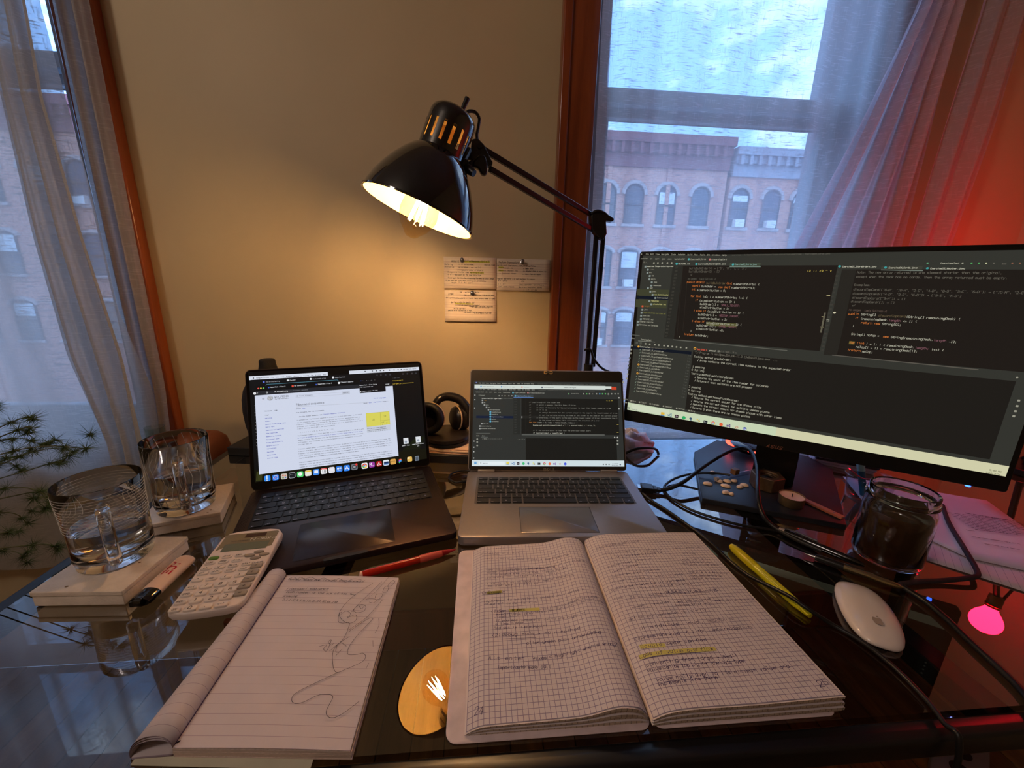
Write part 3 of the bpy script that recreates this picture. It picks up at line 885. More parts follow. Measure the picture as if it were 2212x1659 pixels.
# the article page
PG = (206, 213, 232)
a0 = LF.uv(*S.px(166, 446)); a1 = LF.uv(*S.px(213, 1345)); a2x = LF.uv(*S.px(1796, 1138))[0]
P0 = S.lay(); pu0 = (a0[0] + a1[0]) / 2 - .0005
S.b.rect(P0, pu0, a1[1] + .0005, a2x, a0[1], S.m(PG))
S.R(1345, 282, 1640, 420, (16, 17, 22)); S.L(1350, 334, 1550, 'HappenTech / Rise Conte', (200, 202, 208), 10); S.L(1352, 355, 1505, 'rise.happentech.com', (190, 192, 198), 9)
S.L(1384, 402, 1558, 'Memory usage: 99.3 MB', (180, 182, 190), 9); S.D(1366, 404, 8, (200, 200, 205))
S.R(1645, 300, 1728, 335, DK)
S.L(1650, 320, 1690, 'pinned', (220, 222, 226), 9)
for y in (476, 483, 490): S.Z([(246, y), (270, y - 1)], (90, 92, 100), .0004)
S.D(335, 474, 33, (150, 152, 158)); S.D(332, 470, 28, (186, 189, 196)); S.Z([(310, 470), (360, 468)], (110, 112, 120)); S.Z([(335, 445), (340, 500)], (110, 112, 120)); S.Z([(315, 455), (352, 492)], (120, 122, 130))
S.L(386, 472, 550, 'WIKIPEDIA', (84, 86, 94), 20, .00042); S.L(388, 490, 550, 'The Free Encyclopedia', (110, 112, 120), 8)
S.Z([(628, 468), (1240, 428)], (170, 174, 186), .0003); S.Z([(628, 442), (1240, 402)], (170, 174, 186), .0003); S.Z([(628, 442), (630, 470)], (170, 174, 186), .0003)
S.D(646, 452, 8, (120, 124, 134)); S.D(646, 452, 5, PG); S.L(670, 454, 818, 'Search Wikipedia', (110, 114, 126), 9)
S.R(1150, 400, 1240, 432, (190, 196, 212)); S.L(1166, 420, 1226, 'Search', (80, 84, 96), 9)
S.L(1512, 482, 1535, 'XA', (70, 90, 180), 10); S.L(1545, 480, 1652, '49 languages', (62, 82, 190), 10)
S.B(628, 562, 'Fibonacci sequence', (78, 80, 90), .0061)
S.Z([(632, 575), (1678, 508)], (150, 154, 166), .0003)
S.L(632, 602, 684, 'Article', (50, 54, 70), 10); S.L(702, 596, 736, 'Talk', (70, 90, 190), 10)
S.L(1400, 538, 1442, 'Read', (50, 54, 70), 9); S.L(1460, 532, 1490, 'Edit', (70, 90, 190), 9); S.L(1510, 526, 1598, 'View history', (70, 90, 190), 9); S.L(1618, 520, 1655, 'Tools', (60, 64, 90), 9)
TX, LK = (86, 90, 104), (74, 84, 178)
S.L(632, 645, 948, 'From Wikipedia, the free encyclopedia', TX, 9)
S.L(668, 690, 936, 'For the chamber ensemble, see ', TX, 9); S.L(936, 664, 1196, 'Fibonacci Sequence (ensemble).', LK, 9)
para = [(640, 731, 1380, 'In mathematics, the Fibonacci sequence is a sequence in which each number is the sum of'),
        (642, 760, 1360, 'the two preceding ones. Numbers that are part of the Fibonacci sequence are known as'),
        (642, 782, 1368, 'Fibonacci numbers, commonly denoted Fn. The sequence commonly starts from 0 and 1,'),
        (644, 806, 1390, 'although some authors start the sequence from 1 and 1 or sometimes from 1 and 2'),
        (646, 830, 1070, '1 and 2. Starting from 0 and 1, the sequence begins'),
        (676, 870, 1054, '0, 1, 1, 2, 3, 5, 8, 13, 21, 34, 55, 89, 144, ...[1]'),
        (650, 908, 1402, 'The Fibonacci numbers were first described in Indian mathematics as early as 200 BC in work'),
        (650, 934, 1388, 'by Pingala on enumerating possible patterns of Sanskrit poetry formed from syllables of two'),
        (652, 960, 1394, 'lengths.[2][3][4] They are named after the Italian mathematician Leonardo of Pisa, also known'),
        (654, 986, 1380, 'as Fibonacci, who introduced the sequence to Western European mathematics in his 1202'),
        (656, 1010, 808, 'book Liber Abaci.[5]'),
        (658, 1060, 1700, 'Fibonacci numbers appear unexpectedly often in mathematics, so much so that there is an entire journal dedicated to their study, the'),
        (660, 1086, 1706, 'Fibonacci Quarterly. Applications of Fibonacci numbers include computer algorithms such as the Fibonacci search technique and the'),
        (662, 1112, 1716, 'Fibonacci heap data structure, and graphs called Fibonacci cubes used for interconnecting parallel and distributed systems. They also'),
        (664, 1138, 1700, 'appear in biological settings, such as branching in trees, the arrangement of leaves on a stem, the fruit sprouts of a pineapple, the'),
        (666, 1164, 1346, 'flowering of an artichoke, and the arrangement of a pine cone\'s bracts, though they do not occur in all species.'),
        (668, 1212, 1724, 'Fibonacci numbers are also strongly related to the golden ratio: Binet\'s formula expresses the n-th Fibonacci number in terms of n and'),
        (670, 1238, 1728, 'the golden ratio, and implies that the ratio of two consecutive Fibonacci numbers tends to the golden ratio as n increases. Fibonacci'),
        (672, 1264, 1716, 'numbers are also closely related to Lucas numbers, which obey the same recurrence relation and with the Fibonacci numbers form a')]
for i, (x0, y, x1, t) in enumerate(para): S.L(x0, y, x1, t, LK if i == 7 else TX, 9, .00024)
for a_, b_, c_, d_ in ((960, 672, 1186, 645), (668, 1112, 900, 1095), (700, 1138, 860, 1126)): pass
S.L(276, 628, 360, 'Contents', (60, 64, 80), 9); S.I(402, 614, 16, (180, 186, 204)); S.L(386, 618, 418, 'hide', TX, 8)
for x, y, x1, t in ((277, 674, 326, '(Top)'), (280, 710, 360, 'Definition'), (282, 744, 342, 'History'), (284, 780, 516, 'Relation to the golden ratio'), (286, 811, 384, 'Matrix form'), (288, 847, 492, 'Combinatorial identities'),
                   (290, 882, 420, 'Other identities'), (291, 918, 466, 'Generating function'), (293, 952, 438, 'Reciprocal sums'), (295, 988, 484, 'Primes and divisibility'), (297, 1024, 435, 'Generalizations'),
                   (299, 1056, 406, 'Applications'), (301, 1094, 378, 'See also'), (303, 1128, 404, 'References'), (305, 1164, 424, 'External links')):
    S.L(x, y, x1, t, LK if y > 700 else (50, 54, 70), 9)
S.R(1424, 648, 1688, 802, (214, 208, 92)); 
S.Z([(1424, 648), (1690, 626), (1698, 782), (1434, 802), (1424, 648)], (170, 162, 70), .0003)
S.Z([(1586, 635), (1594, 790)], (130, 126, 50), .0003); S.Z([(1590, 730), (1694, 720)], (130, 126, 50), .0003); S.Z([(1638, 728), (1642, 786)], (130, 126, 50), .0003)
S.L(1500, 728, 1530, '21', (60, 62, 50), 16); S.L(1628, 686, 1654, '13', (60, 62, 50), 14); S.L(1658, 762, 1672, '8', (60, 62, 50), 12); S.L(1610, 778, 1622, '5', (60, 62, 50), 9); S.L(1604, 752, 1632, '112', (60, 62, 50), 7)
S.R(1432, 804, 1702, 866, (196, 202, 216))
S.L(1440, 826, 1650, 'A tiling with squares whose side', TX, 8); S.L(1441, 846, 1660, 'lengths are successive Fibonacci', TX, 8); S.L(1442, 864, 1672, 'numbers: 1, 1, 2, 3, 5, 8, 13, 21', TX, 8)
# desktop files behind the browser
S.L(1728, 282, 1852, 'sequence()', (196, 170, 60), 10); S.L(1732, 318, 1970, 'merged_pr_assessments', (196, 170, 60), 10); S.L(1726, 250, 1806, '1 open file', (90, 92, 96), 8)
for x in (1551, 1595, 1648, 1700, 1845, 1895, 1950, 1992): S.I(x, 214 - (x - 1551) * .05, 18, (52, 54, 60))
for x, y in ((1877, 966), (2016, 950)):
    S.R(x - 28, y - 36, x + 28, y + 32, (218, 222, 228)); S.D(x + 2, y + 4, 14, (150, 160, 176))
S.L(1836, 1022, 1924, 'cohort form', (226, 228, 232), 10); S.L(1952, 1006, 2088, 'creativecurricular_m', (226, 228, 232), 9); S.L(2010, 1022, 2034, 'all', (226, 228, 232), 8)
for i in range(14): S.I(160 + i * 2.0, 560 + i * 38, 7, (150, 152, 158))
# dock
cols = [(48, 132, 232), (46, 120, 226), (198, 190, 180), (28, 30, 36), (82, 204, 110), (232, 230, 220), (70, 140, 232), (236, 236, 238), (232, 230, 236), (48, 120, 220), (50, 130, 236), (104, 108, 116)]
dx = [304, 398, 494, 586, 678, 768, 859, 947, 1035, 1121, 1206, 1294]; dy = [1387, 1376, 1364, 1351, 1340, 1327, 1314, 1303, 1291, 1280, 1269, 1256]
for x, y, col in zip(dx, dy, cols): S.I(x, y, 72, (190, 194, 204) if col == (28, 30, 36) else col); (S.I(x, y, 64, col) if col == (28, 30, 36) else None)
S.R(290, 1356, 306, 1416, (206, 224, 244)); S.Z([(286, 1396), (300, 1404), (320, 1396)], (20, 60, 140), .0004)
S.D(398, 1376, 27, (214, 230, 246)); S.D(398, 1376, 23, (60, 136, 236)); S.Z([(384, 1390), (414, 1360)], (236, 90, 80), .0006)
S.I(482, 1352, 18, (206, 90, 70)); S.I(508, 1354, 18, (220, 120, 90)); S.I(484, 1378, 18, (110, 150, 90)); S.I(510, 1376, 18, (80, 120, 190))
S.L(566, 1348, 606, '>_', (220, 222, 228), 14); S.D(678, 1338, 24, (240, 246, 240)); S.R(734, 1302, 802, 1318, (238, 200, 70))
S.R(836, 1298, 880, 1330, (236, 240, 246)); S.Z([(836, 1298), (858, 1316), (880, 1292)], (70, 140, 232), .0004)
S.R(913, 1276, 980, 1290, (222, 70, 66)); S.L(926, 1324, 976, '18', (60, 62, 68), 26, .0006); S.L(926, 1288, 968, 'MAR', (240, 240, 240), 8)
for k, cc in enumerate(((238, 90, 80), (240, 160, 70), (90, 150, 230))): S.D(1014, 1274 + k * 18, 5, cc); S.Z([(1024, 1273 + k * 18), (1060, 1270 + k * 18)], (180, 182, 190), .0003)
S.I(1108, 1274, 22, (226, 236, 246)); S.I(1134, 1270, 22, (190, 214, 244)); S.Z([(1100, 1300), (1142, 1294)], (226, 236, 246), .0004)
S.Z([(1188, 1290), (1208, 1248), (1228, 1286)], (240, 244, 250), .0008); S.Z([(1184, 1278), (1232, 1274)], (240, 244, 250), .0007)
S.D(1294, 1256, 26, (60, 62, 68)); S.D(1294, 1256, 14, (150, 152, 160)); S.D(1316, 1228, 13, (232, 60, 56))
S.I(1410, 1243, 70, (236, 236, 238)); S.D(1410, 1243, 27, (222, 74, 58)); S.D(1400, 1252, 15, (90, 176, 92)); S.D(1422, 1252, 15, (240, 202, 70)); S.D(1410, 1244, 13, (240, 242, 246)); S.D(1410, 1244, 10, (70, 130, 226))
S.I(1493, 1230, 64, (150, 60, 160)); S.L(1470, 1248, 1520, 'M.', (240, 236, 244), 34, .001)
S.I(1574, 1220, 62, (176, 28, 28)); S.Z([(1556, 1238), (1574, 1200), (1578, 1222), (1598, 1228), (1556, 1238)], (240, 226, 226), .0008)
S.I(1655, 1208, 66, (222, 230, 240)); S.R(1628, 1200, 1682, 1222, (30, 52, 92)); S.R(1628, 1222, 1682, 1236, (90, 140, 210))
S.I(1733, 1197, 64, (216, 164, 84)); S.L(1708, 1202, 1760, 'NOTES', (120, 80, 30), 9)
S.D(1806, 1176, 9, (226, 88, 60)); S.D(1820, 1174, 9, (240, 130, 110)); S.D(1806, 1190, 9, (150, 90, 240)); S.D(1820, 1188, 9, (60, 160, 240)); S.D(1806, 1204, 9, (50, 190, 120))
S.R(1872, 1150, 1875, 1220, (60, 60, 60)); S.I(1922, 1168, 56, (222, 180, 90)); S.R(1898, 1150, 1922, 1166, (246, 236, 200))
S.R(1980, 1136, 2024, 1190, (120, 132, 144)); S.R(1986, 1144, 2018, 1184, (84, 94, 106))
scr = S.build(mac)

# ------------------------------------------------------------------ middle laptop (silver grey)
SILV = mat('grey silver aluminium', c(142, 136, 138), 0.38, 0.55, var=.03, vscale=200)
KEYD = mat('dark grey key cap', c(30, 30, 33), 0.5, var=.1)
LEGD = mat('pale key print', c(170, 172, 178), 0.5, var=0)
dz = .0165
dell, MD, DF = laptop('laptop', 'silver laptop in the middle showing a dark code editor', at(1012, 1021, .014), at(1352, 1022, .014), .3165, .207, dz, .0145, SILV, 114, .202, .005)
DW, DH = .3165, .2035
lid_shell(dell, DF, DW, DH, .0055, SILV, .007, None)
b = MB(); out = rr(.0018, DW - .0018, .001, DH - .0018, .0055, 6); b.add([DF.P(u, v, .0003) for u, v in out], [tuple(range(len(out)))])
b.build('bezel', mat('dark brown black bezel', c(30, 27, 24), 0.45, var=.05), dell)
b = MB()
for u in (.155, .166):
    o_ = rr(u - .0032, u + .0038, DH - .0085, DH - .0015, .0022, 4); b.add([DF.P(x, y, .0006) for x, y in o_] + [DF.P(x, y, .0018) for x, y in o_], [tuple(range(len(o_), 2 * len(o_)))] + [(i, (i + 1) % len(o_), len(o_) + (i + 1) % len(o_), len(o_) + i) for i in range(len(o_))])
b.build('camera_cover', mat('gold edged camera slider', c(206, 176, 120), 0.3, 0.6, var=0), dell)
b = MB(); o_ = rr(.1535, .1685, DH - .0065, DH - .003, .001, 3); b.add([DF.P(x, y, .0021) for x, y in o_], [tuple(range(len(o_)))]); b.build('camera_slide', mat('camera slide', c(60, 56, 40), .4, var=0), dell)
for sx in (-1, 1):
    b = MB(MD); b.box(sx * .122 - .0165, sx * .122 + .0165, -.003, .006, dz - .002, dz + .0045); b.build('hinge', mat('satin hinge', c(176, 170, 168), .3, .7, var=0), dell, bevel=.001)
b = MB(MD); b.prism(rr(-.139, .139, -.118, -.022, .004), dz - .0008, dz + .0001); b.build('key_well', mat('grey key well', c(96, 92, 94), .5, .3, var=0), dell)
lastd = [('ctrl', 1.25), ('fn', 1), ('#', 1), ('alt', 1), ('', 5), ('alt', 1), ('ctrl', 1), ('<', 1), ('^', 1.3), ('>', 1)]
keyboard(dell, MD, -.1365, .1365, -.1165, -.0235, dz + .0001, lastd, [KEYD, LEGD], .0028, .75, .0014)
b = MB(MD); b.prism(rr(-.064, .054, -.197, -.127, .003), dz - .0004, dz + .00012); b.build('trackpad', mat('grey trackpad', c(112, 110, 118), 0.32, 0.4, var=0), dell, bevel=.0001, bseg=1)
b = MB(MD); b.quadstrip(lambda u, v: V((u, v, dz + .0002)), [(-.064, -.127), (.054, -.127), (.054, -.197), (-.064, -.197), (-.064, -.127)], .0007); b.build('trackpad_edge', mat('trackpad seam', c(48, 45, 48), .6, var=0), dell, smooth=0)
# maker's lettering on the bezel
b = MB(); P = lambda u, v: DF.P(u, v, .0006); lu, lv = DF.uv(1175, 1017.5)
for ch, off in (('D', 0), ('L', .0135), ('L', .0185)): write(b, P, ch, lu + off, lv, .005, .0058, .0010)
for (p, q) in (((.0052, .0024), (.0085, .0058)), ((.0078, .0008), (.0112, .0042)), ((.0052, .0024), (.0078, .0)), ((.0064, .0038), (.009, .0015))): b.quadstrip(P, [(lu + p[0], lv + p[1]), (lu + q[0], lv + q[1])], .0009)
b.build('maker_mark', mat('silver print', c(170, 162, 150), .3, .5, var=0), dell, smooth=0)

S = Screen(DF, (1000, 800, 6.144), .00034)
a = DF.uv(*S.px(148, 140)); q = DF.uv(*S.px(2126, 1292)); q2 = DF.uv(*S.px(112, 1270))
sx0, sx1, sy0, sy1 = (a[0] + q2[0]) / 2, DW - .0045, q2[1], a[1]
S.b.rect(S.lay(), sx0, sy0, sx1, sy1, S.m((46, 48, 46)))
BG, BK, TXT, DIM = (46, 48, 46), (26, 26, 24), (150, 150, 140), (92, 92, 86)
menus = ['File', 'Edit', 'View', 'Navigate', 'Code', 'Refactor', 'Build', 'Run', 'Tools', 'Git', 'Window', 'Help']
mx = [(215, 240), (258, 288), (306, 346), (366, 438), (456, 500), (518, 586), (606, 646), (664, 694), (716, 760), (780, 800), (818, 886), (904, 944)]
for (x0, x1), t in zip(mx, menus): S.L(x0, 176 + (x0 - 215) * .012, x1, t, TXT, 12); S.L(x0 + 8, 256 + (x0 - 215) * .012, x1 + 8, t, TXT, 12)
S.I(178, 163, 16, (110, 120, 180)); S.I(186, 246, 16, (110, 120, 180))
S.L(990, 184, 1830, 'lecture-final - C:/Users/Student/workspace - HigherLowerGame.java - Administrator', DIM, 9)
S.R(154, 188, 1890, 240, (206, 214, 208)); S.R(1885, 212, 1970, 246, (206, 214, 208)); S.R(1968, 218, 2036, 258, (196, 66, 40))
S.D(240, 214, 10, (80, 140, 200)); S.D(512, 218, 10, (80, 140, 200)); S.D(784, 222, 10, (224, 110, 90)); S.I(1050, 226, 20, (90, 96, 110))
for x0, x1, t in ((258, 410, 'Lecture Review Course'), (530, 690, 'Command line args'), (804, 880, 'Postman'), (1074, 1210, 'LectureTutorial'), (1340, 1500, 'Command Line Program')): S.L(x0, 220 + (x0 - 258) * .012, x1, t, (120, 124, 124), 9)
S.L(1000, 270, 1750, 'lecture-final - ConsoleUtility/src/main/java/techelevator/lecture-final - HigherLowerGame.java', DIM, 9)
for x0, x1, t, y in ((170, 278, 'lecture-final', 294), (302, 326, 'src', 295), (352, 390, 'main', 296), (414, 446, 'java', 297), (472, 508, 'com', 298), (532, 632, 'techelevator', 299), (682, 830, 'HigherLowerGame', 302), (878, 1086, 'printScoresAndSetWinner', 306)): S.L(x0, y, x1, t, TXT, 11)
S.D(664, 297, 11, (90, 170, 190)); S.D(862, 299, 10, (200, 130, 130))
S.L(1440, 316, 1536, 'Current File', TXT, 11)
for x, col in ((1404, (110, 160, 110)), (1600, TXT), (1642, (90, 170, 90)), (1680, TXT), (1720, DIM), (1772, TXT), (1814, (90, 150, 200)), (1852, (90, 180, 100)), (1890, (90, 180, 100)), (1930, TXT), (1972, TXT), (2018, TXT), (2060, TXT)): S.I(x, 313, 17, col)
S.D(1930, 317, 11, TXT); S.D(1930, 317, 7, BG)
S.I(216, 331, 18, DIM); S.L(232, 338, 290, 'Project', TXT, 12)
for x in (480, 518, 560, 610, 650): S.D(x, 338, 8, TXT)
S.R(672, 322, 934, 358, (60, 66, 66)); S.R(672, 356, 934, 362, (90, 130, 200)); S.D(696, 340, 11, (90, 170, 190)); S.L(714, 346, 898, 'HigherLowerGame.java', (130, 160, 190), 11)
# code area
S.R(672, 370, 2056, 850, BK); S.R(672, 370, 776, 850, (38, 40, 38))
S.R(780, 602, 2052, 636, (34, 34, 32))
lines = [(880, 430, 1296, '// Loop through all the player and:', DIM), (880, 465, 1510, '//      1) print a message like this Name: 10 tries.', DIM), (880, 500, 1966, '//      2) check if the score for the current player is lower than lowest number of tries', DIM),
         (880, 530, 1112, '//      3) if it is', DIM), (880, 566, 2050, '//         a) assign the score for the current player in the loop to the lowest number of tries', DIM),
         (880, 601, 2052, '//         b) set the variable holding the name of the winner to the name of the current player', DIM),
         (880, 634, 2052, '//      c) Otherwise, if the score is the same as the lowest number of tries, concatenate the pl', DIM), (880, 668, 1812, '//         to the winner variables (this will handle the situation of a tie)', DIM)]
for x0, y, x1, t, col in lines: S.L(x0, y, x1, t, (120, 120, 112))
S.L(880, 697, 976, 'for (int', (204, 130, 60)); S.L(990, 699, 1520, 'index = 0; index < names.length; index++) {', (168, 168, 158))
S.L(930, 736, 1766, 'System.out.println(names[index] + ": " + scores[index] + " tries.");', (176, 176, 160)); S.L(930, 804, 1696, '// If the current score is less than the previous lowest score', (120, 120, 112))
S.L(930, 838, 1352, 'if (scores[index] < lowestTries) {', (176, 176, 164))
for i, y in enumerate(range(388, 850, 34)): S.L(680, y, 712, str(112 + i), (66, 68, 66), 11)
S.R(780, 608, 786, 634, (230, 230, 226)); S.R(770, 372, 773, 850, (70, 72, 70)); S.R(828, 372, 830, 850, (44, 44, 42))
S.R(780, 842, 1880, 862, (84, 86, 82))
S.L(1900, 408, 1984, '!1 ~1 ~4', (190, 170, 70), 12)
for y in (716, 820): S.R(2040, y, 2064, y + 6, (200, 180, 90))
# tree
S.L(248, 378, 520, 'lecture-final [CTC higher-lower]', (186, 186, 178), 12); S.L(520, 378, 664, 'C:/Users/Student', DIM, 9)
S.R(176, 602, 668, 634, (18, 30, 54))
for x, y, t, x1, col in ((276, 404, '.idea', 312, (120, 90, 40)), (276, 434, 'src', 298, TXT), (302, 465, 'main', 344, TXT), (330, 497, 'java', 362, TXT), (356, 529, 'com.techelevator', 496, TXT), (382, 560, 'GameMethods', 506, TXT), (382, 591, 'GameUtils', 466, TXT),
                        (382, 622, 'HigherLowerGame', 536, TXT), (382, 654, 'Lecture', 442, TXT), (382, 684, 'ScratchPad', 472, TXT), (268, 714, 'pom.xml', 342, TXT), (242, 746, 'External Libraries', 376, TXT), (242, 778, 'Scratches and Consoles', 432, TXT)):
    S.L(x, y, x1, t, col, 11); (S.D(x - 18, y - 6, 13, (90, 160, 190)) if 381 < x < 383 else S.I(x - 17, y - 5, 20, (150, 152, 150)))
S.R(176, 830, 366, 840, (84, 86, 82)); S.L(180, 873, 222, 'Build:', TXT, 11); S.L(256, 874, 296, 'Sync', TXT, 11); S.R(240, 884, 332, 887, (130, 134, 130))
S.L(258, 914, 330, '~ Sync:', TXT, 12); S.L(336, 914, 522, 'At 3/18/2024 3:29 PM', DIM, 10); S.L(728, 918, 824, '1 sec, 837 ms', DIM, 9)
for y in (912, 952, 998): S.D(190, y, 11, TXT)
S.R(834, 898, 2036, 1202, BK)
for y in (936, 978): S.I(2052, y, 22, TXT)
for x in (2012, 2050): S.D(x, 890, 9, (190, 190, 184))
S.L(168, 360, 168, '', TXT)
for y in (330, 390, 500, 940, 1020, 1080, 1164): S.I(160 - (y - 330) * .02, y, 14, (190, 190, 186))
for y in (365, 512): S.I(2070, y, 16, (190, 190, 186))
# taskbar
S.b.rect(S.lay(), sx0, sy0, sx1, sy0 + .0118, S.m((206, 220, 224)))
for dx_ in (-8, 8):
    for dy_ in (-8, 8): S.R(166 + dx_ - 7, 1228 + dy_ - 7, 166 + dx_ + 7, 1228 + dy_ + 7, (40, 140, 210))
S.R(208, 1210, 556, 1254, (226, 236, 240)); S.D(236, 1229, 9, (70, 80, 90)); S.D(236, 1229, 6, (226, 236, 240)); S.L(262, 1238, 330, 'Search', (130, 140, 150), 12)
tb = [(593, (232, 210, 80)), (664, (60, 120, 180)), (732, (32, 26, 34)), (803, (70, 190, 120)), (871, (60, 100, 140)), (940, (220, 220, 130)), (1009, (40, 46, 50)), (1082, (224, 226, 224)), (1150, (232, 120, 80)), (1217, (130, 90, 170)), (1287, (190, 210, 190)), (1357, (40, 70, 220))]
def task_icons(S, tb, k):
    for i, (x, col) in enumerate(tb):
        y = S.ty(x)
        if i in (3, 8, 11): S.D(x, y, 18 * k, col)
        elif i == 7: S.D(x, y, 18 * k, (214, 74, 60)); S.D(x + 4 * k, y + 5 * k, 12 * k, (240, 200, 70)); S.D(x - 4 * k, y + 6 * k, 10 * k, (90, 176, 92)); S.D(x, y, 9 * k, (236, 240, 240)); S.D(x, y, 6 * k, (70, 130, 226))
        elif i == 1: S.Z([(x - 17 * k, y - 6 * k), (x + 15 * k, y + 16 * k), (x + 15 * k, y - 16 * k), (x - 17 * k, y + 8 * k)], col, S.sw * 2.2)
        elif i == 9: S.Z([(x - 17 * k, y - 8 * k), (x - 17 * k, y + 8 * k), (x + 12 * k, y - 14 * k), (x + 12 * k, y + 14 * k), (x - 17 * k, y - 8 * k)], col, S.sw * 2.4)
        elif i == 4: S.D(x - 5 * k, y - 5 * k, 12 * k, col); S.R(x - 4 * k, y - 8 * k, x + 4 * k, y + 16 * k, col)
        elif i == 6: S.R(x - 18 * k, y - 14 * k, x + 18 * k, y + 14 * k, col); S.L(x - 14 * k, y + 4 * k, x + 8 * k, '>_', (220, 224, 220), 9 * k)
        elif i == 5: S.I(x - 8 * k, y - 8 * k, 15 * k, col); S.I(x + 8 * k, y + 6 * k, 15 * k, (190, 150, 60)); S.Z([(x - 14 * k, y + 14 * k), (x + 14 * k, y - 12 * k)], (90, 120, 130))
        elif i == 10: S.Z([(x - 12 * k, y), (x, y - 12 * k), (x + 12 * k, y), (x, y + 12 * k), (x - 12 * k, y)], (200, 110, 80), S.sw * 1.6)
        else: S.I(x, y, 34 * k, col, .15)
    x = tb[2][0]; S.L(x - 9 * k, S.ty(x) + 4 * k, x + 9 * k, 'IJ', (230, 220, 226), 11 * k)
    x = tb[11][0]; S.L(x - 13 * k, S.ty(x) + 4 * k, x + 13 * k, 'zoom', (220, 226, 246), 8 * k)
    x = tb[0][0]; S.R(x - 17 * k, S.ty(x) + 4 * k, x + 17 * k, S.ty(x) + 15 * k, (90, 140, 190))
S.ty = lambda x: 1236 + (x - 593) * .008
task_icons(S, tb, 1.0)
S.L(1802, 1252, 1824, '^', (90, 96, 100), 8)
for x in (1862, 1900, 1938): S.I(x, 1248, 17, (110, 116, 120))
S.L(1984, 1244, 2064, '5:48 PM', (100, 106, 112), 10); S.L(1976, 1264, 2066, '3/18/2024', (100, 106, 112), 9); S.D(2086, 1252, 9, (40, 50, 90))
S.build(dell)

# ------------------------------------------------------------------ the big monitor
A0, B0 = at(1346, 907, .103), at(2175, 1065, .103)
dm = (B0 - A0).normalized(); am = atan2(dm.y, dm.x)
bkd = V((-dm.y, dm.x, 0))
mt = thing('monitor', 'large black monitor on the right with a code editor on its screen', 'monitor', ((A0.x + B0.x) / 2 + bkd.x * .07, (A0.y + B0.y) / 2 + bkd.y * .07, 0), am)
tl_ = radians(1.0)
MW, MH = (B0 - A0).length, .338
MF = Fr(A0, dm, V((0, 0, 1)) * cos(tl_) + bkd * sin(tl_))
b = MB(); o_ = rr(0, MW, 0, MH, .004, 4); n = len(o_)
ins = [(.02 + (MW - .04) * u / MW, .02 + (MH - .04) * v / MH) for u, v in o_]
ins2 = [(.12 + (MW - .24) * u / MW, .06 + (MH - .12) * v / MH) for u, v in o_]
b.add([MF.P(u, v, 0) for u, v in o_] + [MF.P(u, v, -.014) for u, v in o_] + [MF.P(u, v, -.02) for u, v in ins] + [MF.P(u, v, -.045) for u, v in ins2],
      [tuple(range(n))] + [(k * n + i, (k + 1) * n + i, (k + 1) * n + (i + 1) % n, k * n + (i + 1) % n) for k in range(3) for i in range(n)] + [tuple(range(4 * n - 1, 3 * n - 1, -1))])
b.build('housing', mat('black monitor plastic', c(12, 12, 13), 0.4, var=.08), mt, bevel=.001)
sP = MF.uv(1373, 553)
# stand post and base
b = MB()
pc = at(1660, 1010, .0); 
mc = MF.P(MW * .5, 0, 0)
pq = [at(1622, 1030, .014), at(1712, 1052, .014)]
post0 = (pq[0] + pq[1]) / 2; pd = (pq[1] - pq[0]).normalized(); pbk = V((-pd.y, pd.x, 0)); pw = (pq[1] - pq[0]).length / 2
vs = []
for z, k in ((.012, 1.0), (.24, 1.0)):
    vs += [V((post0.x, post0.y, z)) + pd * (sx * pw * k) + pbk * q for sx, q in ((-1, 0), (1, 0), (1, .03), (-1, .03))]
b.add(vs, [(0, 1, 5, 4), (1, 2, 6, 5), (2, 3, 7, 6), (3, 0, 4, 7), (4, 5, 6, 7), (3, 2, 1, 0)])
b.build('stand_post', mat('black stand', c(10, 10, 11), .35, var=0), mt, bevel=.002)
bp = [at(*p, .011) for p in ((1500, 976), (1517, 1076), (1829, 1134), (1798, 1014), (1745, 985), (1548, 950))]
b = MB(); b.prism([(p.x, p.y) for p in bp], .0008, .011); b.build('stand_base', mat('blue black base', c(36, 38, 46), .38, var=.05, metal=.3), mt, bevel=.0012)
# neck joining post and panel
b = MB(); hb = MF.P(MW * .5, .15, -.04); b.cyl((post0 + pbk * .015 + V((0, 0, .22)) - V((0, 0, post0.z))), hb, .022, n=16); b.build('pivot', MATTBLACK, mt)
# maker's lettering and power light
b = MB(); P = lambda u, v: MF.P(u, v, .0006); lu, lv = MF.uv(1656, 961)
write(b, P, 'ASUS', lu, lv - .0038, .0062, .0056, .0010, slant=.35)
b.build('maker_mark', mat('copper print', c(196, 132, 110), .3, .7, var=0), mt, smooth=0)
b = MB(); lp = MF.uv(2095, 1052); b.cyl(MF.P(lp[0], -.003, -.006), MF.P(lp[0] + .0001, .0005, -.006), .003, n=12)
b.build('power_light', emit('blue power light', (0.02, 0.08, 1.0), 9.0), mt, label='small glowing blue light')

S = Screen(MF, (1320, 520, 4.608), .00042); S.fall = True
c0 = MF.uv(1374, 549); cb = MF.uv(1348, 876); cr = MF.uv(2171, 1035); cb2 = MF.uv(2166, 1036)
SU0, SU1 = .0065, MW - .0068
SV1, SV0 = MH - .0075, (cb[1] + cb2[1]) / 2 - .001
S.b.rect(S.lay(), SU0, SV0, SU1, SV1, S.m((50, 51, 46)))
BG, BK, DIM, TXT, OR, WH = (50, 51, 46), (30, 26, 23), (96, 92, 82), (150, 148, 132), (196, 112, 54), (176, 174, 156)
def band(u0, v0, u1, v1, col): S.b.rect(S.lay(), u0, v0, u1, v1, S.m(col))
def uvp(px, py): return MF.uv(px, py)
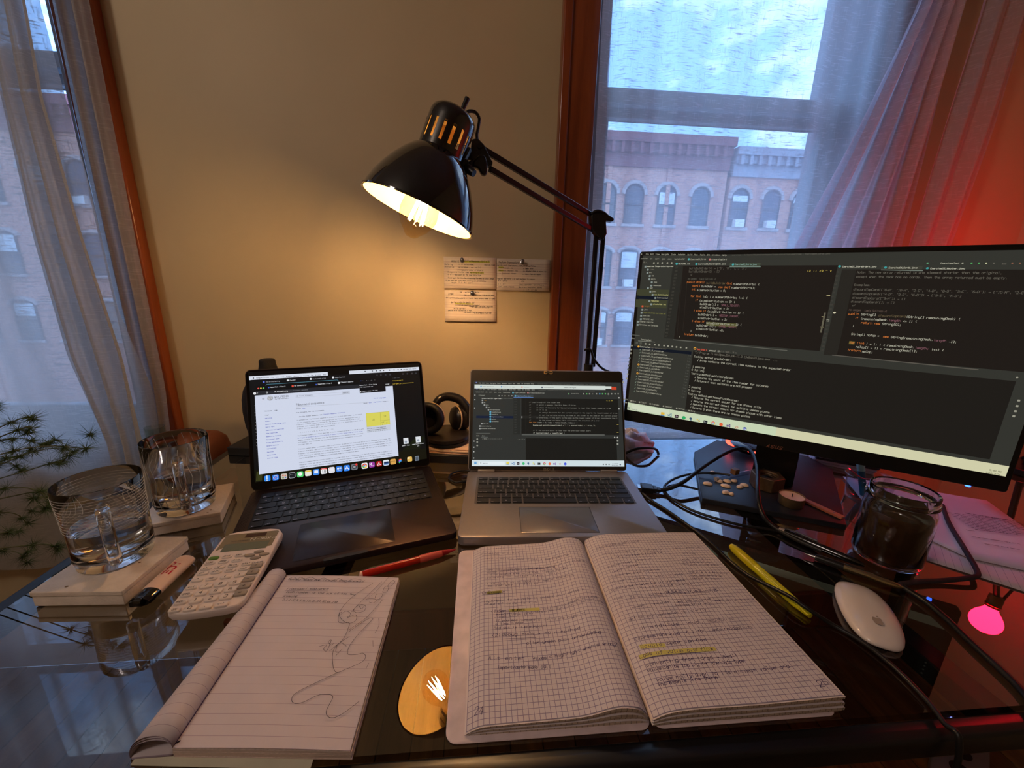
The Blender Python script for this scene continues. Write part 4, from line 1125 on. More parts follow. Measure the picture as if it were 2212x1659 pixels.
# editor backgrounds in screen space (metres on the panel)
e0 = uvp(1477, 574); e1 = uvp(1455, 730); e2 = uvp(1800, 610)
uL = (e0[0] + e1[0]) / 2; vT = e0[1]; vB = uvp(1455, 732)[1]
uM = uvp(1780, 760)[0]; uM2 = uvp(1822, 590)[0]; uR = SU1 - .001
band(uL, vB, uM - .006, vT, BK); band(uM, uvp(1800, 768)[1], uR, uvp(1830, 582)[1], BK); band(uM, uvp(1800, 768)[1], uM + .017, uvp(1830, 582)[1], (38, 36, 32))
band(uL - .018, vB, uL, vT, (40, 40, 36))
t0 = uvp(1500, 770); tL = (uvp(1497, 765)[0] + uvp(1480, 880)[0]) / 2
band(tL, uvp(1480, 884)[1], SU1 - .02, uvp(1497, 757)[1], (29, 27, 24))
band(SU0, uvp(1380, 672)[1], uL - .018, uvp(1385, 655)[1] + .0005, (54, 56, 40)) if False else None
S.R(262, 480, 582, 545, (60, 62, 44)); S.R(255, 548, 575, 578, (14, 22, 34)); S.R(248, 582, 560, 660, (60, 62, 44))
mm = [(300, 315, '#'), (348, 376, 'File'), (392, 424, 'Edit'), (444, 484, 'View'), (502, 580, 'Navigate'), (600, 646, 'Code'), (668, 740, 'Refactor'), (762, 808, 'Build'), (828, 864, 'Run'), (886, 936, 'Tools'), (956, 984, 'Git'), (1004, 1084, 'Window'), (1104, 1152, 'Help')]
for x0, x1, t in mm: S.L(x0, 140 + (x0 - 300) * .013, x1, t, TXT, 13)
S.L(1205, 148, 2180, 'exercises - C:/Users/Student/workspace/loops-and-arrays-exercises - Exercise04_Cards.java', (84, 82, 74), 11)
for x0, x1, t in ((296, 364, 'exercise'), (390, 412, 'src'), (440, 480, 'main'), (506, 540, 'java'), (566, 606, 'com'), (630, 738, 'techelevator'), (792, 946, 'Exercise04_Cards'), (1000, 1152, 'discardTopCard')): S.L(x0, 184 + (x0 - 296) * .013, x1, t, TXT, 12)
S.D(774, 184, 10, (80, 170, 170)); S.D(984, 186, 10, (196, 110, 110))
for x in (427, 467, 510, 562, 604): S.D(x, 222, 9, TXT)
S.I(330, 216, 16, DIM); S.L(346, 224, 372, 'Pr...', DIM, 12)
S.R(1182, 222, 1490, 258, (62, 70, 58)); S.R(1182, 256, 1490, 264, (110, 126, 116))
for x, x0, x1, t in ((654, 672, 786, 'README.md'), (850, 870, 1142, 'Exercise03_BoardingGate.java'), (1214, 1234, 1450, 'Exercise02_Shirts.java')): S.D(x, 230 + (x - 654) * .013, 12, (70, 160, 160)); S.L(x0, 236 + (x0 - 654) * .012, x1, t, WH if x < 1200 else (120, 150, 140), 13)
code = [(780, 284, 1350, "buildBulkOrder(4) ` ['S', 'M', 'L', 'S']", DIM), (775, 316, 1080, 'buildBulkOrder(0) ` []', DIM), (783, 348, 808, ' */', DIM), (765, 386, 852, 'no usages', (76, 74, 66)), (880, 388, 1044, 'Lewis Sullivan +1', (76, 74, 66)),
        (756, 420, 930, 'public char[]', OR), (950, 430, 1144, 'buildBulkOrder', (96, 84, 60)), (1148, 434, 1206, '(int', OR), (1218, 440, 1478, 'numberOfShirts) {', WH),
        (806, 458, 888, 'char[]', OR), (902, 462, 1056, 'bulkOrder = ', WH), (1072, 470, 1190, 'new char[', OR), (1200, 476, 1436, 'numberOfShirts];', WH), (800, 493, 840, 'int', OR), (856, 500, 1146, 'sizeDistribution = 0;', WH),
        (792, 560, 898, 'for (int', OR), (914, 566, 1360, 'i=0; i < numberOfShirts; i++) {', WH), (838, 600, 866, 'if', OR), (880, 606, 1236, '(sizeDistribution == 0) {', WH), (886, 638, 1084, 'bulkOrder[i] = ', WH), (1098, 650, 1284, 'SMALL_TSHIRT;', (126, 84, 92)),
        (884, 672, 1176, 'sizeDistribution = 1;', WH), (822, 704, 944, '} else if', OR), (958, 712, 1320, '(sizeDistribution == 1) {', WH), (868, 742, 1066, 'bulkOrder[i] = ', WH), (1080, 752, 1280, 'MEDIUM_TSHIRT;', (126, 84, 92)),
        (866, 778, 1158, 'sizeDistribution = 2;', WH), (806, 808, 930, '} else if', OR)]
for x0, y, x1, t, col in code: S.L(x0, y, x1, t, col, 19)
S.R(950, 806, 1254, 842, (86, 86, 50))
for x0, y, x1, t, col in [(944, 826, 1300, '(sizeDistribution == 3) {', WH), (852, 850, 1060, 'bulkOrder [i] = ', WH), (1074, 860, 1258, 'LARGE_TSHIRT;', (126, 84, 92)), (848, 884, 1124, 'sizeDistribution =0;', WH), (790, 908, 802, '}', WH), (728, 938, 826, '}return', OR), (836, 948, 970, 'bulkOrder;', WH), (674, 966, 686, '}', WH)]:
    S.L(x0, y, x1, t, col, 19)
for x, ya, yb in ((714, 270, 960), (756, 420, 900), (1, 0, 0)):
    if x > 1: S.Z([(x, ya), (x - (yb - ya) * .085, yb)], (52, 48, 42), .0003)
for i in range(21): S.L(640 - i * 5.2, 275 + i * 34, 668 - i * 5.2, str(27 + i), (70, 68, 60), 14)
S.L(1950, 308, 2200, '!3 !1 ~3 ^ v', (190, 170, 80), 16)
for x, y in ((2160, 544), (2112, 757), (2096, 858)): S.Z([(x - 15, y - 1), (x + 18, y + 1)], (200, 190, 140), .0007)
S.Z([(2128, 720), (2088, 910)], (96, 92, 76), .0022)
S.Z([(620, 985), (1750, 1092)], (92, 92, 84), .0014); S.Z([(205, 936), (284, 944)], (92, 92, 84), .0012)
# project tree
tree = [(362, 262, 620, 'exercise [loops-and-arrays-exe', WH), (384, 292, 430, '.idea', DIM), (382, 322, 404, 'src', TXT), (404, 354, 426, 'lib', TXT), (400, 386, 442, 'main', TXT), (424, 418, 458, 'java', TXT), (420, 450, 498, 'resources', TXT), (386, 476, 416, 'test', TXT),
        (410, 510, 444, 'java', TXT), (432, 542, 576, 'com.techelevator', (170, 166, 110)), (460, 574, 568, 'ExercisesTest', TXT), (400, 604, 476, 'resources', (170, 166, 110)), (420, 636, 548, 'placeholder.txt', (170, 166, 110)), (332, 656, 384, 'target', (120, 84, 50)), (330, 690, 364, 'java', TXT), (322, 720, 546, 'loops-and-arrays-exercises.iml', (110, 108, 60)),
        (318, 750, 396, 'pom.xml', TXT), (316, 784, 422, 'README.md', TXT), (286, 810, 422, 'External Libraries', TXT), (284, 840, 470, 'Scratches and Consoles', TXT)]
for x0, y, x1, t, col in tree: S.L(x0, y, x1, t, col, 13); S.I(x0 - 18, y - 3, 19, (196, 84, 56) if t == 'target' else (130, 140, 136))
# lower tool window
S.L(205, 975, 244, 'Run:', TXT, 13); S.L(298, 988, 402, 'ExercisesTest', WH, 13); S.Z([(272, 996), (438, 1008)], (150, 152, 140), .0007)
for i, x in enumerate((258, 296, 344, 386, 436, 476, 528, 568, 610, 652, 694, 750)): S.I(x, 1016 + i * 4.6, 24 if i < 2 else 16, (76, 78, 70) if i < 2 else TXT)
S.D(835, 1072, 14, (222, 160, 60)); S.D(835, 1072, 6, BG); S.L(856, 1086, 958, 'Tests failed: 2,', (206, 80, 60), 14); S.L(978, 1098, 1080, 'passed: 13', WH, 14); S.L(1084, 1106, 1252, 'of 15 tests - 78 ms', DIM, 13)
con = [(830, 1118, 1660, '"C:\\Program Files\\OpenJDK\\jdk-17.0.13+8\\bin\\java.exe" ...', (110, 106, 94)), (826, 1160, 1196, 'Testing method createOrder:', WH)]
for x0, y, x1, t, col in con: S.L(x0, y, x1, t, col, 19)
S.z = (1330, 740, 4.916)
con = [(866, 196, 1862, '~ Array contains the correct item numbers in the expected order'), (816, 262, 944, '1 passing'), (806, 296, 940, '0 failing'), (802, 334, 1258, 'Testing method getCalzoneSales:'), (838, 376, 1622, '~ Returns the count of the item number for calzones'),
       (834, 410, 1452, '~ Returns 0 when calzones are not present'), (778, 474, 908, '2 passing'), (772, 512, 900, '0 failing'), (768, 550, 1308, 'Testing method getCheesePizzaRevenue:'), (804, 588, 1548, '~ Returns the correct amount for one cheese pizza'),
       (800, 624, 1636, '~ Returns the correct amount for multiple cheese pizzas'), (794, 658, 1762, '~ Returns the correct amount for cheese pizzas with other items'), (788, 694, 1430, '~ Returns 0 when there are no cheese pizzas')]
for x0, y, x1, t in con: S.L(x0, y, x1, t, WH, 19)
S.R(188, 36, 806, 66, (14, 22, 34)); S.D(244, 42, 11, (222, 160, 60)); S.L(260, 48, 370, 'ExercisesTest', WH, 13); S.L(372, 58, 544, 'com.techelevator', DIM, 11)
tests = [(284, 80, 512, 'Exercise01_01_createOrder'), (280, 112, 546, 'Exercise01_02_getCalzoneSales'), (276, 144, 610, 'Exercise01_03_getCheesePizzaRevenue'), (272, 176, 586, 'Exercise02_01_generateSeatingChart'), (268, 206, 592, 'Exercise02_02_getAvailableSeatCount'), (262, 238, 588, 'Exercise02_03_getNumberOfFullRows'),
         (258, 268, 474, 'Exercise03_01_buildOrder'), (254, 298, 508, 'Exercise03_02_buildBulkOrder'), (250, 332, 488, 'Exercise03_03_placeRequest'), (244, 362, 472, 'Exercise04_01_getFirstCard'), (240, 392, 504, 'Exercise04_02_discardFirstCard'), (236, 424, 496, 'Exercise04_03_discardTopCard'),
         (232, 454, 478, 'Exercise05_01_belowFreezing'), (228, 486, 440, 'Exercise05_02_hottestDay'), (222, 518, 484, 'Exercise05_03_fixTemperatures')]
for i, (x0, y, x1, t) in enumerate(tests):
    S.L(x0, y, x1, t, TXT, 14, .00045)
    if i in (5, 8): S.D(x0 - 18, y - 6, 11, (222, 160, 60)); S.D(x0 - 18, y - 6, 5, BG)
    else: S.L(x0 - 28, y, x0 - 8, '~', (150, 170, 150), 14)
    S.L(770 - i * 5, y + 62, 802 - i * 5, '5 ms', (76, 76, 70), 12)
for x0, y, x1, t in ((108, 610, 132, 'Git'), (180, 626, 218, 'Run'), (270, 640, 326, 'TODO'), (384, 658, 462, 'Problems'), (524, 682, 600, 'Terminal'), (664, 704, 732, 'Services'), (796, 730, 842, 'Build')): S.L(x0, y, x1, t, TXT, 14); S.I(x0 - 16, y - 8, 16, TXT)
S.L(86, 636, 412, 'Tests failed: 2, passed: 13 (2 minutes ago)', TXT, 12)
for x, y in ((172, 32), (166, 74), (160, 112), (152, 164), (146, 206), (140, 244), (134, 284), (128, 334), (120, 382), (82, 420)): S.I(x, y, 18, TXT if y in (32, 74, 112, 334, 382, 420) else (76, 78, 72))
# right-hand editor
S.z = (1760, 520, 4.894)
S.R(705, 268, 1140, 306, (60, 60, 52)); S.Z([(702, 310), (1138, 318)], (120, 130, 120), .0009)
for x, y, x0, x1, t in ((262, 272, 290, 650, 'Exercise01_StoreOrders.java'), (746, 284, 780, 1082, 'Exercise04_Cards.java'), (1188, 292, 1220, 1586, 'Exercise05_Weather.java')): S.D(x, y, 15, (60, 150, 150)); S.L(x0, y + 10, x1, t, WH, 15)
S.L(1328, 246, 1526, 'ExercisesTest', TXT, 15)
for x, col in ((1190, (90, 150, 110)), (1560, TXT), (1655, (80, 160, 90)), (1732, (80, 160, 90)), (1810, (190, 190, 150)), (1890, DIM), (2085, (130, 90, 70)), (2165, (130, 90, 70))): S.I(x, 238, 20, col)
S.L(1974, 252, 2026, 'Git:', DIM, 15)
rt = [(446, 344, 1980, 'Note: The new array returned is one element shorter than the original,', DIM), (436, 390, 2036, 'except when the deck has no cards. Then the array returned must be empty.', DIM), (416, 476, 590, 'Examples:', DIM),
      (408, 524, 2230, 'discardTopCard(["8-D", "10-H", "2-C", "4-D", "Q-S", "3-C", "6-D"]) ` ["10-H", "2-C"', DIM), (400, 568, 1548, 'discardTopCard(["4-D", "9-S", "K-D"]) ` ["9-S", "K-D"]', DIM), (392, 612, 956, 'discardTopCard(["9-H"]) ` []', DIM), (380, 652, 842, 'discardTopCard([]) ` []', DIM), (392, 694, 426, '*/', DIM),
      (360, 738, 488, 'no usages', (84, 70, 62)), (526, 746, 762, 'Lewis Sullivan +1', (84, 70, 62)), (352, 780, 464, 'public', OR), (488, 788, 646, 'String[]', WH), (668, 798, 960, 'discardTopCard', (96, 84, 60)), (964, 814, 1536, '(String[] remainingDeck) {', WH),
      (424, 826, 456, 'if', OR), (482, 834, 778, '(remainingDeck.', WH), (780, 850, 904, 'length', (126, 84, 92)), (930, 858, 1080, '<= 1) {', WH), (488, 876, 690, 'return new', OR), (710, 888, 912, 'String[0];', WH), (400, 910, 414, '}', WH),
      (384, 996, 700, 'String[] noTop = ', WH), (722, 1022, 780, 'new', OR), (802, 1028, 1250, 'String[remainingDeck.', WH), (1254, 1060, 1388, 'length', (126, 84, 92)), (1414, 1076, 1498, '-1];', WH)]
for x0, y, x1, t, col in rt: S.L(x0, y, x1, t, col, 21)
S.R(364, 1060, 424, 1092, (110, 96, 46))
for x0, y, x1, t, col in [(366, 1084, 422, 'for', OR), (442, 1090, 522, '(int', OR), (540, 1098, 1056, 'i = 1; i < remainingDeck.', WH), (1058, 1140, 1204, 'length;', (126, 84, 92)), (1230, 1158, 1364, 'i++) {', WH), (432, 1130, 1084, 'noTop[i - 1] = remainingDeck[i];', WH), (344, 1162, 486, '}return', OR), (500, 1180, 614, 'noTop;', WH)]: S.L(x0, y, x1, t, col, 21)
S.Z([(185, 1208), (1722, 1362)], (88, 84, 76), .0014)
for i in range(20): S.L(228 - i * 8.6, 336 + i * 43.5, 256 - i * 8.6, str(51 + i), (66, 62, 56), 14)
S.D(208, 760, 14, (206, 200, 170)); S.L(118, 850, 152, '72', WH, 18); S.D(2135, 1444, 14, TXT)
# right tool strip and status
S.z = (1840, 780, 5.53)
for x, y in ((1990, 470), (1970, 535), (1950, 597), (1930, 656)): S.I(x, y, 36, TXT)
for x0, y, x1, t in ((1046, 1156, 1124, '72:31'), (1164, 1180, 1250, 'CRLF'), (1288, 1206, 1386, 'UTF-8'), (1426, 1232, 1574, '4 spaces'), (1620, 1262, 1762, 'Y main')): S.L(x0, y, x1, t, TXT, 20)
# taskbar of the big screen
tbh = .0158
band(SU0, SV0, SU1, SV0 + tbh, (206, 204, 168)); band(SU0, SV0, SU0 + .26, SV0 + tbh, (196, 210, 178)); band(SU0 + .008, SV0 + .002, SU0 + .082, SV0 + tbh - .002, (206, 216, 190))
S.z = (1330, 740, 4.916)
S.D(138, 692, 11, (70, 80, 80)); S.D(138, 692, 7, (206, 216, 190)); S.L(168, 710, 232, 'Search', (140, 150, 140), 14)
tb = [(500, (222, 178, 60)), (574, (40, 110, 150)), (647, (40, 26, 34)), (724, (50, 170, 100)), (802, (50, 80, 110)), (878, (214, 196, 110)), (956, (34, 40, 44)), (1036, (224, 226, 200)), (1119, (226, 98, 60)), (1200, (90, 60, 130)), (1286, (190, 190, 150)), (1370, (40, 60, 150))]
S.ty = lambda x: 757 + (x - 500) * .18
task_icons(S, tb, 1.15)
S.z = (1840, 780, 5.53)
S.L(1640, 1306, 1782, '5:48 PM', (130, 130, 100), 18); S.L(1592, 1334, 1770, '3/18/2024', (140, 140, 110), 18)
S.build(mt)

# ================================================================== desk lamp
def axes_matrix(o, z, x=None):
    z = V(z).normalized(); x = V(x or (1, 0, 0)); x = (x - z * x.dot(z)).normalized(); y = z.cross(x)
    return Matrix.Translation(V(o)) @ Matrix((x, y, z)).transposed().to_4x4()


RIM = EYE + ray(905, 460) * .622
UPA = V((.372, .085, .925)).normalized()
LM = axes_matrix(RIM, UPA, CR)
lampo = thing('desk_lamp', 'black swing-arm desk lamp with a lit amber bulb', 'lamp', (.256, .915, 0))
prof = [(.0885, 0), (.0868, .010), (.082, .026), (.0745, .043), (.065, .060), (.054, .076), (.044, .088), (.0365, .0935)]
CREAM = mat('cream enamel inside the shade', c(204, 176, 112), 0.35, var=0)


def shell(pr, slots, off):
    b_ = MB(LM); n = 48; pr = [(r - off, z) for r, z in pr]
    vs = [(r * cos(2 * pi * i / n), r * sin(2 * pi * i / n), z) for r, z in pr for i in range(n)]; fs = []
    for j in range(len(pr) - 1):
        for i in range(n):
            if slots and j == slots and i % 3 == 0: continue
            f = (j * n + i, j * n + (i + 1) % n, (j + 1) * n + (i + 1) % n, (j + 1) * n + i); fs.append(f if off == 0 else f[::-1])
    b_.add(vs, fs); return b_


b = shell(prof, 0, 0); b.lathe([(.0885, 0), (.0905, -.0008), (.0905, .002), (.0872, .0035)], 48); b.build('shade', GLOSSBLACK, lampo, smooth=50)
b = shell(prof, 0, .0012); b.build('shade_lining', CREAM, lampo, smooth=50)
cp = [(.0362, .0935), (.0362, .099), (.0362, .102), (.0362, .131), (.0362, .138), (.0362, .146), (.034, .153), (.028, .1585), (.018, .161), (.0001, .162)]
b = shell(cp, 2, 0); b.build('socket_cup', GLOSSBLACK, lampo, smooth=50)
b = shell(cp[:7], 2, .0012); b.build('cup_lining', CREAM, lampo, smooth=50)
b = MB(LM); b.cyl((.004, .012, .159), (.004, .012, .171), .0045, n=14); so = b.build('switch_collar', STEEL, lampo)
b = MB(LM); b.cyl((.004, .012, .171), (.005, .013, .191), .0035, .0042, n=12); b.build('switch', BLACK, lampo)
BULBG = thin_glass('clear amber bulb glass', (1.0, .88, .66), 1.45, 1.0)
b = MB(LM)
b.lathe([(.0001, -.040), (.006, -.0395), (.010, -.037), (.014, -.032), (.021, -.025), (.0275, -.014), (.030, -.002), (.0285, .012), (.024, .026), (.018, .040), (.0145, .052), (.0135, .062)], 28)
b.build('bulb', BULBG, lampo, label='clear amber glass bulb')
b = MB(LM); b.lathe([(.0001, .06), (.0135, .06), (.0138, .085), (.016, .09), (.016, .13), (.0001, .132)], 20); b.build('bulb_socket', mat('brass screw base', c(180, 150, 96), .35, .8), lampo)
b = MB(LM)
for k in range(8):
    a0 = 2 * pi * k / 8; a1 = a0 + pi / 8
    b.tube([(.007 * cos(a0), .007 * sin(a0), .036), (.012 * cos(a1), .012 * sin(a1), -.016), (.007 * cos(a0 + pi / 4), .007 * sin(a0 + pi / 4), .036)], .0006, 5)
b.build('filament', emit('glowing filament', (1.0, .69, .44), 1000.0), lampo, label='glowing orange filament', smooth=60)
b = MB(LM); b.cyl((0, 0, -.02), (0, 0, .05), .002, .004, 8); b.ball((0, 0, -.022), .0035, 8, 6); b.build('filament_stem', BULBG, lampo)

# joints and arms
H1 = LM @ V((.0375, .004, .098)); side = (wal(1290, 480, .9) - H1).normalized()
Ja, Jb = wal(1036, 318, .735), wal(1058, 365, .735)
Ea, Eb = wal(1284, 468, .9), wal(1286, 500, .9)
def bar(mb, p, q, w=.0088, mi=0):
    d = (V(q) - V(p)).normalized(); y = d.cross(V((0, -1, .05))).normalized(); x = y.cross(d).normalized(); w /= 2
    mb.add([V(p) + x * a + y * c_ for a, c_ in ((-w, -w), (w, -w), (w, w), (-w, w))] + [V(q) + x * a + y * c_ for a, c_ in ((-w, -w), (w, -w), (w, w), (-w, w))],
           [(3, 2, 1, 0), (4, 5, 6, 7), (0, 1, 5, 4), (1, 2, 6, 5), (2, 3, 7, 6), (3, 0, 4, 7)])
ARM = mat('dark grey lamp arm', c(34, 34, 40), .32, .4, var=0)
for p, q in ((Ja, Ea), (Jb, Eb)):
    b = MB(); bar(b, p, q); b.build('arm_bar', ARM, lampo, bevel=.001, bseg=1)
for a_, c_ in ((wal(1288, 506, .9), wal(1268, 792, .9)), (wal(1303, 508, .905), wal(1281, 792, .905))):
    b = MB(); bar(b, a_, c_); b.build('post_bar', ARM, lampo, bevel=.001, bseg=1)
# head bracket: plate, wing knob, swivel
def plate(mb, pts, nrm, t):
    nrm = V(nrm).normalized() * t; n = len(pts)
    mb.add([V(p) - nrm for p in pts] + [V(p) + nrm for p in pts], [tuple(range(n)), tuple(range(2 * n - 1, n - 1, -1))] + [((i + 1) % n, i, n + i, n + (i + 1) % n) for i in range(n)])
b = MB(); plate(b, [wal(x, y, .733) for x, y in ((1019, 304), (1032, 301), (1046, 316), (1064, 354), (1060, 362), (1048, 360), (1016, 352), (1017, 325))], (0, 1, 0), .008); b.build('head_bracket', BLACK, lampo, bevel=.002)
for px_, py_ in ((1036, 315), (1059, 351)):
    b = MB(); q = wal(px_, py_, .722); b.cyl(q, q + V((0, .006, 0)), .004, n=14); b.build('rivet', STEEL if False else ARM, lampo)
b = MB(); plate(b, [wal(x, y, .715) for x, y in ((1022, 350), (1036, 335), (1048, 338), (1052, 352), (1053, 374), (1047, 381), (1039, 378), (1033, 366), (1020, 361))], (0, 1, 0), .007); b.build('wing_knob', BLACK, lampo, bevel=.003)
b = MB(); b.tube([H1, wal(1004, 352, .71), wal(1012, 360, .712), wal(1026, 352, .72)], [.006, .007, .007, .006], 12); b.build('swivel', BLACK, lampo)
b = MB(); b.tube([wal(1002, 356, .70), wal(1012, 366, .69), wal(1024, 375, .685)], [.0065, .0075, .0055], 12); b.build('lock_knob', BLACK, lampo)
b = MB(); b.tube([LM @ V((.034, .01, .10)), wal(1013, 325, .715), wal(1016, 345, .72)], .005, 8); b.build('shade_tab', BLACK, lampo)
# elbow joint
b = MB(); plate(b, [wal(x, y, .895) for x, y in ((1274, 466), (1284, 456), (1300, 458), (1324, 474), (1321, 480), (1306, 478), (1308, 506), (1300, 520), (1288, 512), (1276, 496))], (0, 1, 0), .011); b.build('elbow_bracket', BLACK, lampo, bevel=.002)
b = MB(); b.tube(smooth_path([wal(1277, 462, .885), wal(1290, 455, .88), wal(1306, 460, .885), wal(1318, 472, .89)], 6), .0025, 8); b.build('elbow_handle', BLACK, lampo)
# clamp foot at the desk edge
pb = wal(1272, 792, .9)
b = MB(); b.cyl((pb.x, .902, .04), (pb.x, .902, pb.z + .006), .013, .011, 18); b.build('post_socket', BLACK, lampo)
b = MB(); b.box(pb.x - .026, pb.x + .026, .876, .924, .0008, .012); b.box(pb.x - .022, pb.x + .022, .9, .912, .012, .045); b.box(pb.x - .02, pb.x + .02, .9195, .926, -.06, .012); b.box(pb.x - .02, pb.x + .02, .88, .926, -.066, -.058)
b.cyl((pb.x, .893, -.058), (pb.x, .893, -.036), .006, n=12); b.build('clamp', BLACK, lampo, bevel=.001, bseg=1)
b = MB(); b.tube(smooth_path([LM @ V((.034, .006, .145)), wal(1008, 246, .71), wal(1024, 241, .72), wal(1035, 255, .725), wal(1033, 275, .73), wal(1030, 292, .73), wal(1034, 310, .74), Ja + V((.01, .012, 0))], 8), .0026, 8)
b.build('head_cord', BLACK, lampo)
b = MB(); b.tube(smooth_path([wal(1262, 756, .89), wal(1275, 755, .885), wal(1283, 775, .885), wal(1300, 795, .88), wal(1325, 808, .87), wal(1345, 822, .86)], 8), .0028, 8); b.build('power_cord', BLACK, lampo)

# ================================================================== red bulb (out of the picture, seen as a reflection in the glass)
RB = V((1.2406, .6928, .400))
rl = thing('red_bulb_lamp', 'glowing red round bulb on a brass socket standing right of the monitor', 'lamp', (1.20, .70, 0))
Rr = axes_matrix(RB, V((-.25, -.1, .96)), (1, 0, 0))
Rr = Rr @ Matrix.Scale(.78, 4)
b = MB(Rr); b.lathe([(.014, -.047), (.016, -.038), (.025, -.028), (.034, -.014), (.038, .002), (.034, .020), (.022, .034), (.0001, .040)], 32); b.build('bulb', emit('red glowing glass', (1.0, .004, .018), 64.0), rl, label='glowing red bulb', sub=2)
b = MB(Rr); b.lathe([(.0001, -.046), (.016, -.046), (.017, -.052), (.017, -.085), (.0001, -.086)], 24); b.lathe([(.0175, -.052), (.0195, -.054), (.0175, -.057)], 24); b.build('socket', mat('aged brass', c(120, 92, 50), .35, .9), rl)
b = MB(); b.tube([Rr @ V((0, 0, -.08)), V((1.225, .70, .25)), V((1.20, .70, .012))], .006, 10); b.build('stem', BLACK, rl)
b = MB(); b.cyl((1.20, .70, .0008), (1.20, .70, .014), .055, .05, 32); b.build('base', BLACK, rl, bevel=.002)
b = MB(); b.tube(smooth_path([Rr @ V((.017, 0, -.07)), V((1.27, .69, .32)), V((1.285, .68, .22)), V((1.22, .66, .11)), V((1.24, .74, .004))], 8), .0028, 8); b.build('cord', BLACK, rl)

# ================================================================== mugs and coasters
TRAV = mat('cream travertine', c(214, 198, 182), 0.28, var=.1, vscale=60, bump=.25, bscale=300)
PIT = mat('dark pit in the stone', c(120, 92, 66), .8, var=0)


def coaster(ctr, rot, s_, hgt, label, seed):
    t = thing('coaster', label, 'coaster', (ctr.x, ctr.y, 0), rot, 'stone coasters')
    M_ = mw(t); random.seed(seed)
    b_ = MB(M_); b_.prism(rr(-s_, s_, -s_, s_, .001), .0012, hgt * .72); b_.build('slab', TRAV, t, bevel=.0008)
    b_ = MB(M_); b_.prism(rr(-s_ - .001, s_ + .001, -s_ - .001, s_ + .001, .0015), hgt * .72, hgt); b_.build('top_slab', TRAV, t, bevel=.0008)
    b_ = MB(M_)
    for _ in range(9):
        x, y = random.uniform(-s_ * .9, s_ * .9), random.uniform(-s_ * .9, s_ * .9); r = random.uniform(.0006, .0016)
        b_.add([(x + r * 1.5 * cos(a), y + r * sin(a), hgt + .0001) for a in [2 * pi * k / 7 for k in range(7)]], [tuple(range(7))])
    b_.build('stone_pits', PIT, t, smooth=0, kind='stuff')
    return t


def mid(*ps):
    q = V((0, 0, 0))
    for p in ps: q += p
    return q / len(ps)


ch = .021
ca = [at(63, 1280, ch), at(262, 1277, ch), at(383, 1165, ch), at(155, 1146, ch)]
cc = mid(ca[0], ca[2]); co1 = (mid(ca[0], ca[2])); d1 = (ca[1] - ca[0]).normalized()
cen = mid(mid(ca[0], ca[1]), V((mid(ca[0], ca[1]).x, mid(ca[0], ca[1]).y, ch)) + V((-d1.y, d1.x, 0)) * .102)
coaster(cen, atan2(d1.y, d1.x), .0505, ch, 'cream stone coaster under the nearest glass mug', 3)
da = [at(335, 1130, ch), at(475, 1105, ch), at(490, 1045, ch)]
d2 = (da[1] - da[0]).normalized(); m2_ = at(475, 1106, ch) - d2 * .05
cen2 = m2_ + V((-d2.y, d2.x, 0)) * .05
coaster(cen2, atan2(d2.y, d2.x), .05, ch, 'cream stone coaster under the farther glass mug', 9)

CLEAR = NT('clear thick glass'); _p = CLEAR.n('ShaderNodeBsdfPrincipled', Roughness=0.0, IOR=1.47); _p.inputs['Transmission Weight'].default_value = 1.0
_p.inputs['Base Color'].default_value = (.97, .975, .97, 1); CLEAR.l(_p.outputs[0], CLEAR.out.inputs[0]); CLEARG = CLEAR.m
WAT = NT('water'); _p = WAT.n('ShaderNodeBsdfPrincipled', Roughness=0.0, IOR=1.33); _p.inputs['Transmission Weight'].default_value = 1.0; WAT.l(_p.outputs[0], WAT.out.inputs[0]); WATER = WAT.m
ETCH = mat('frosted etched line', c(226, 222, 216), .4, var=0, trans=.3)


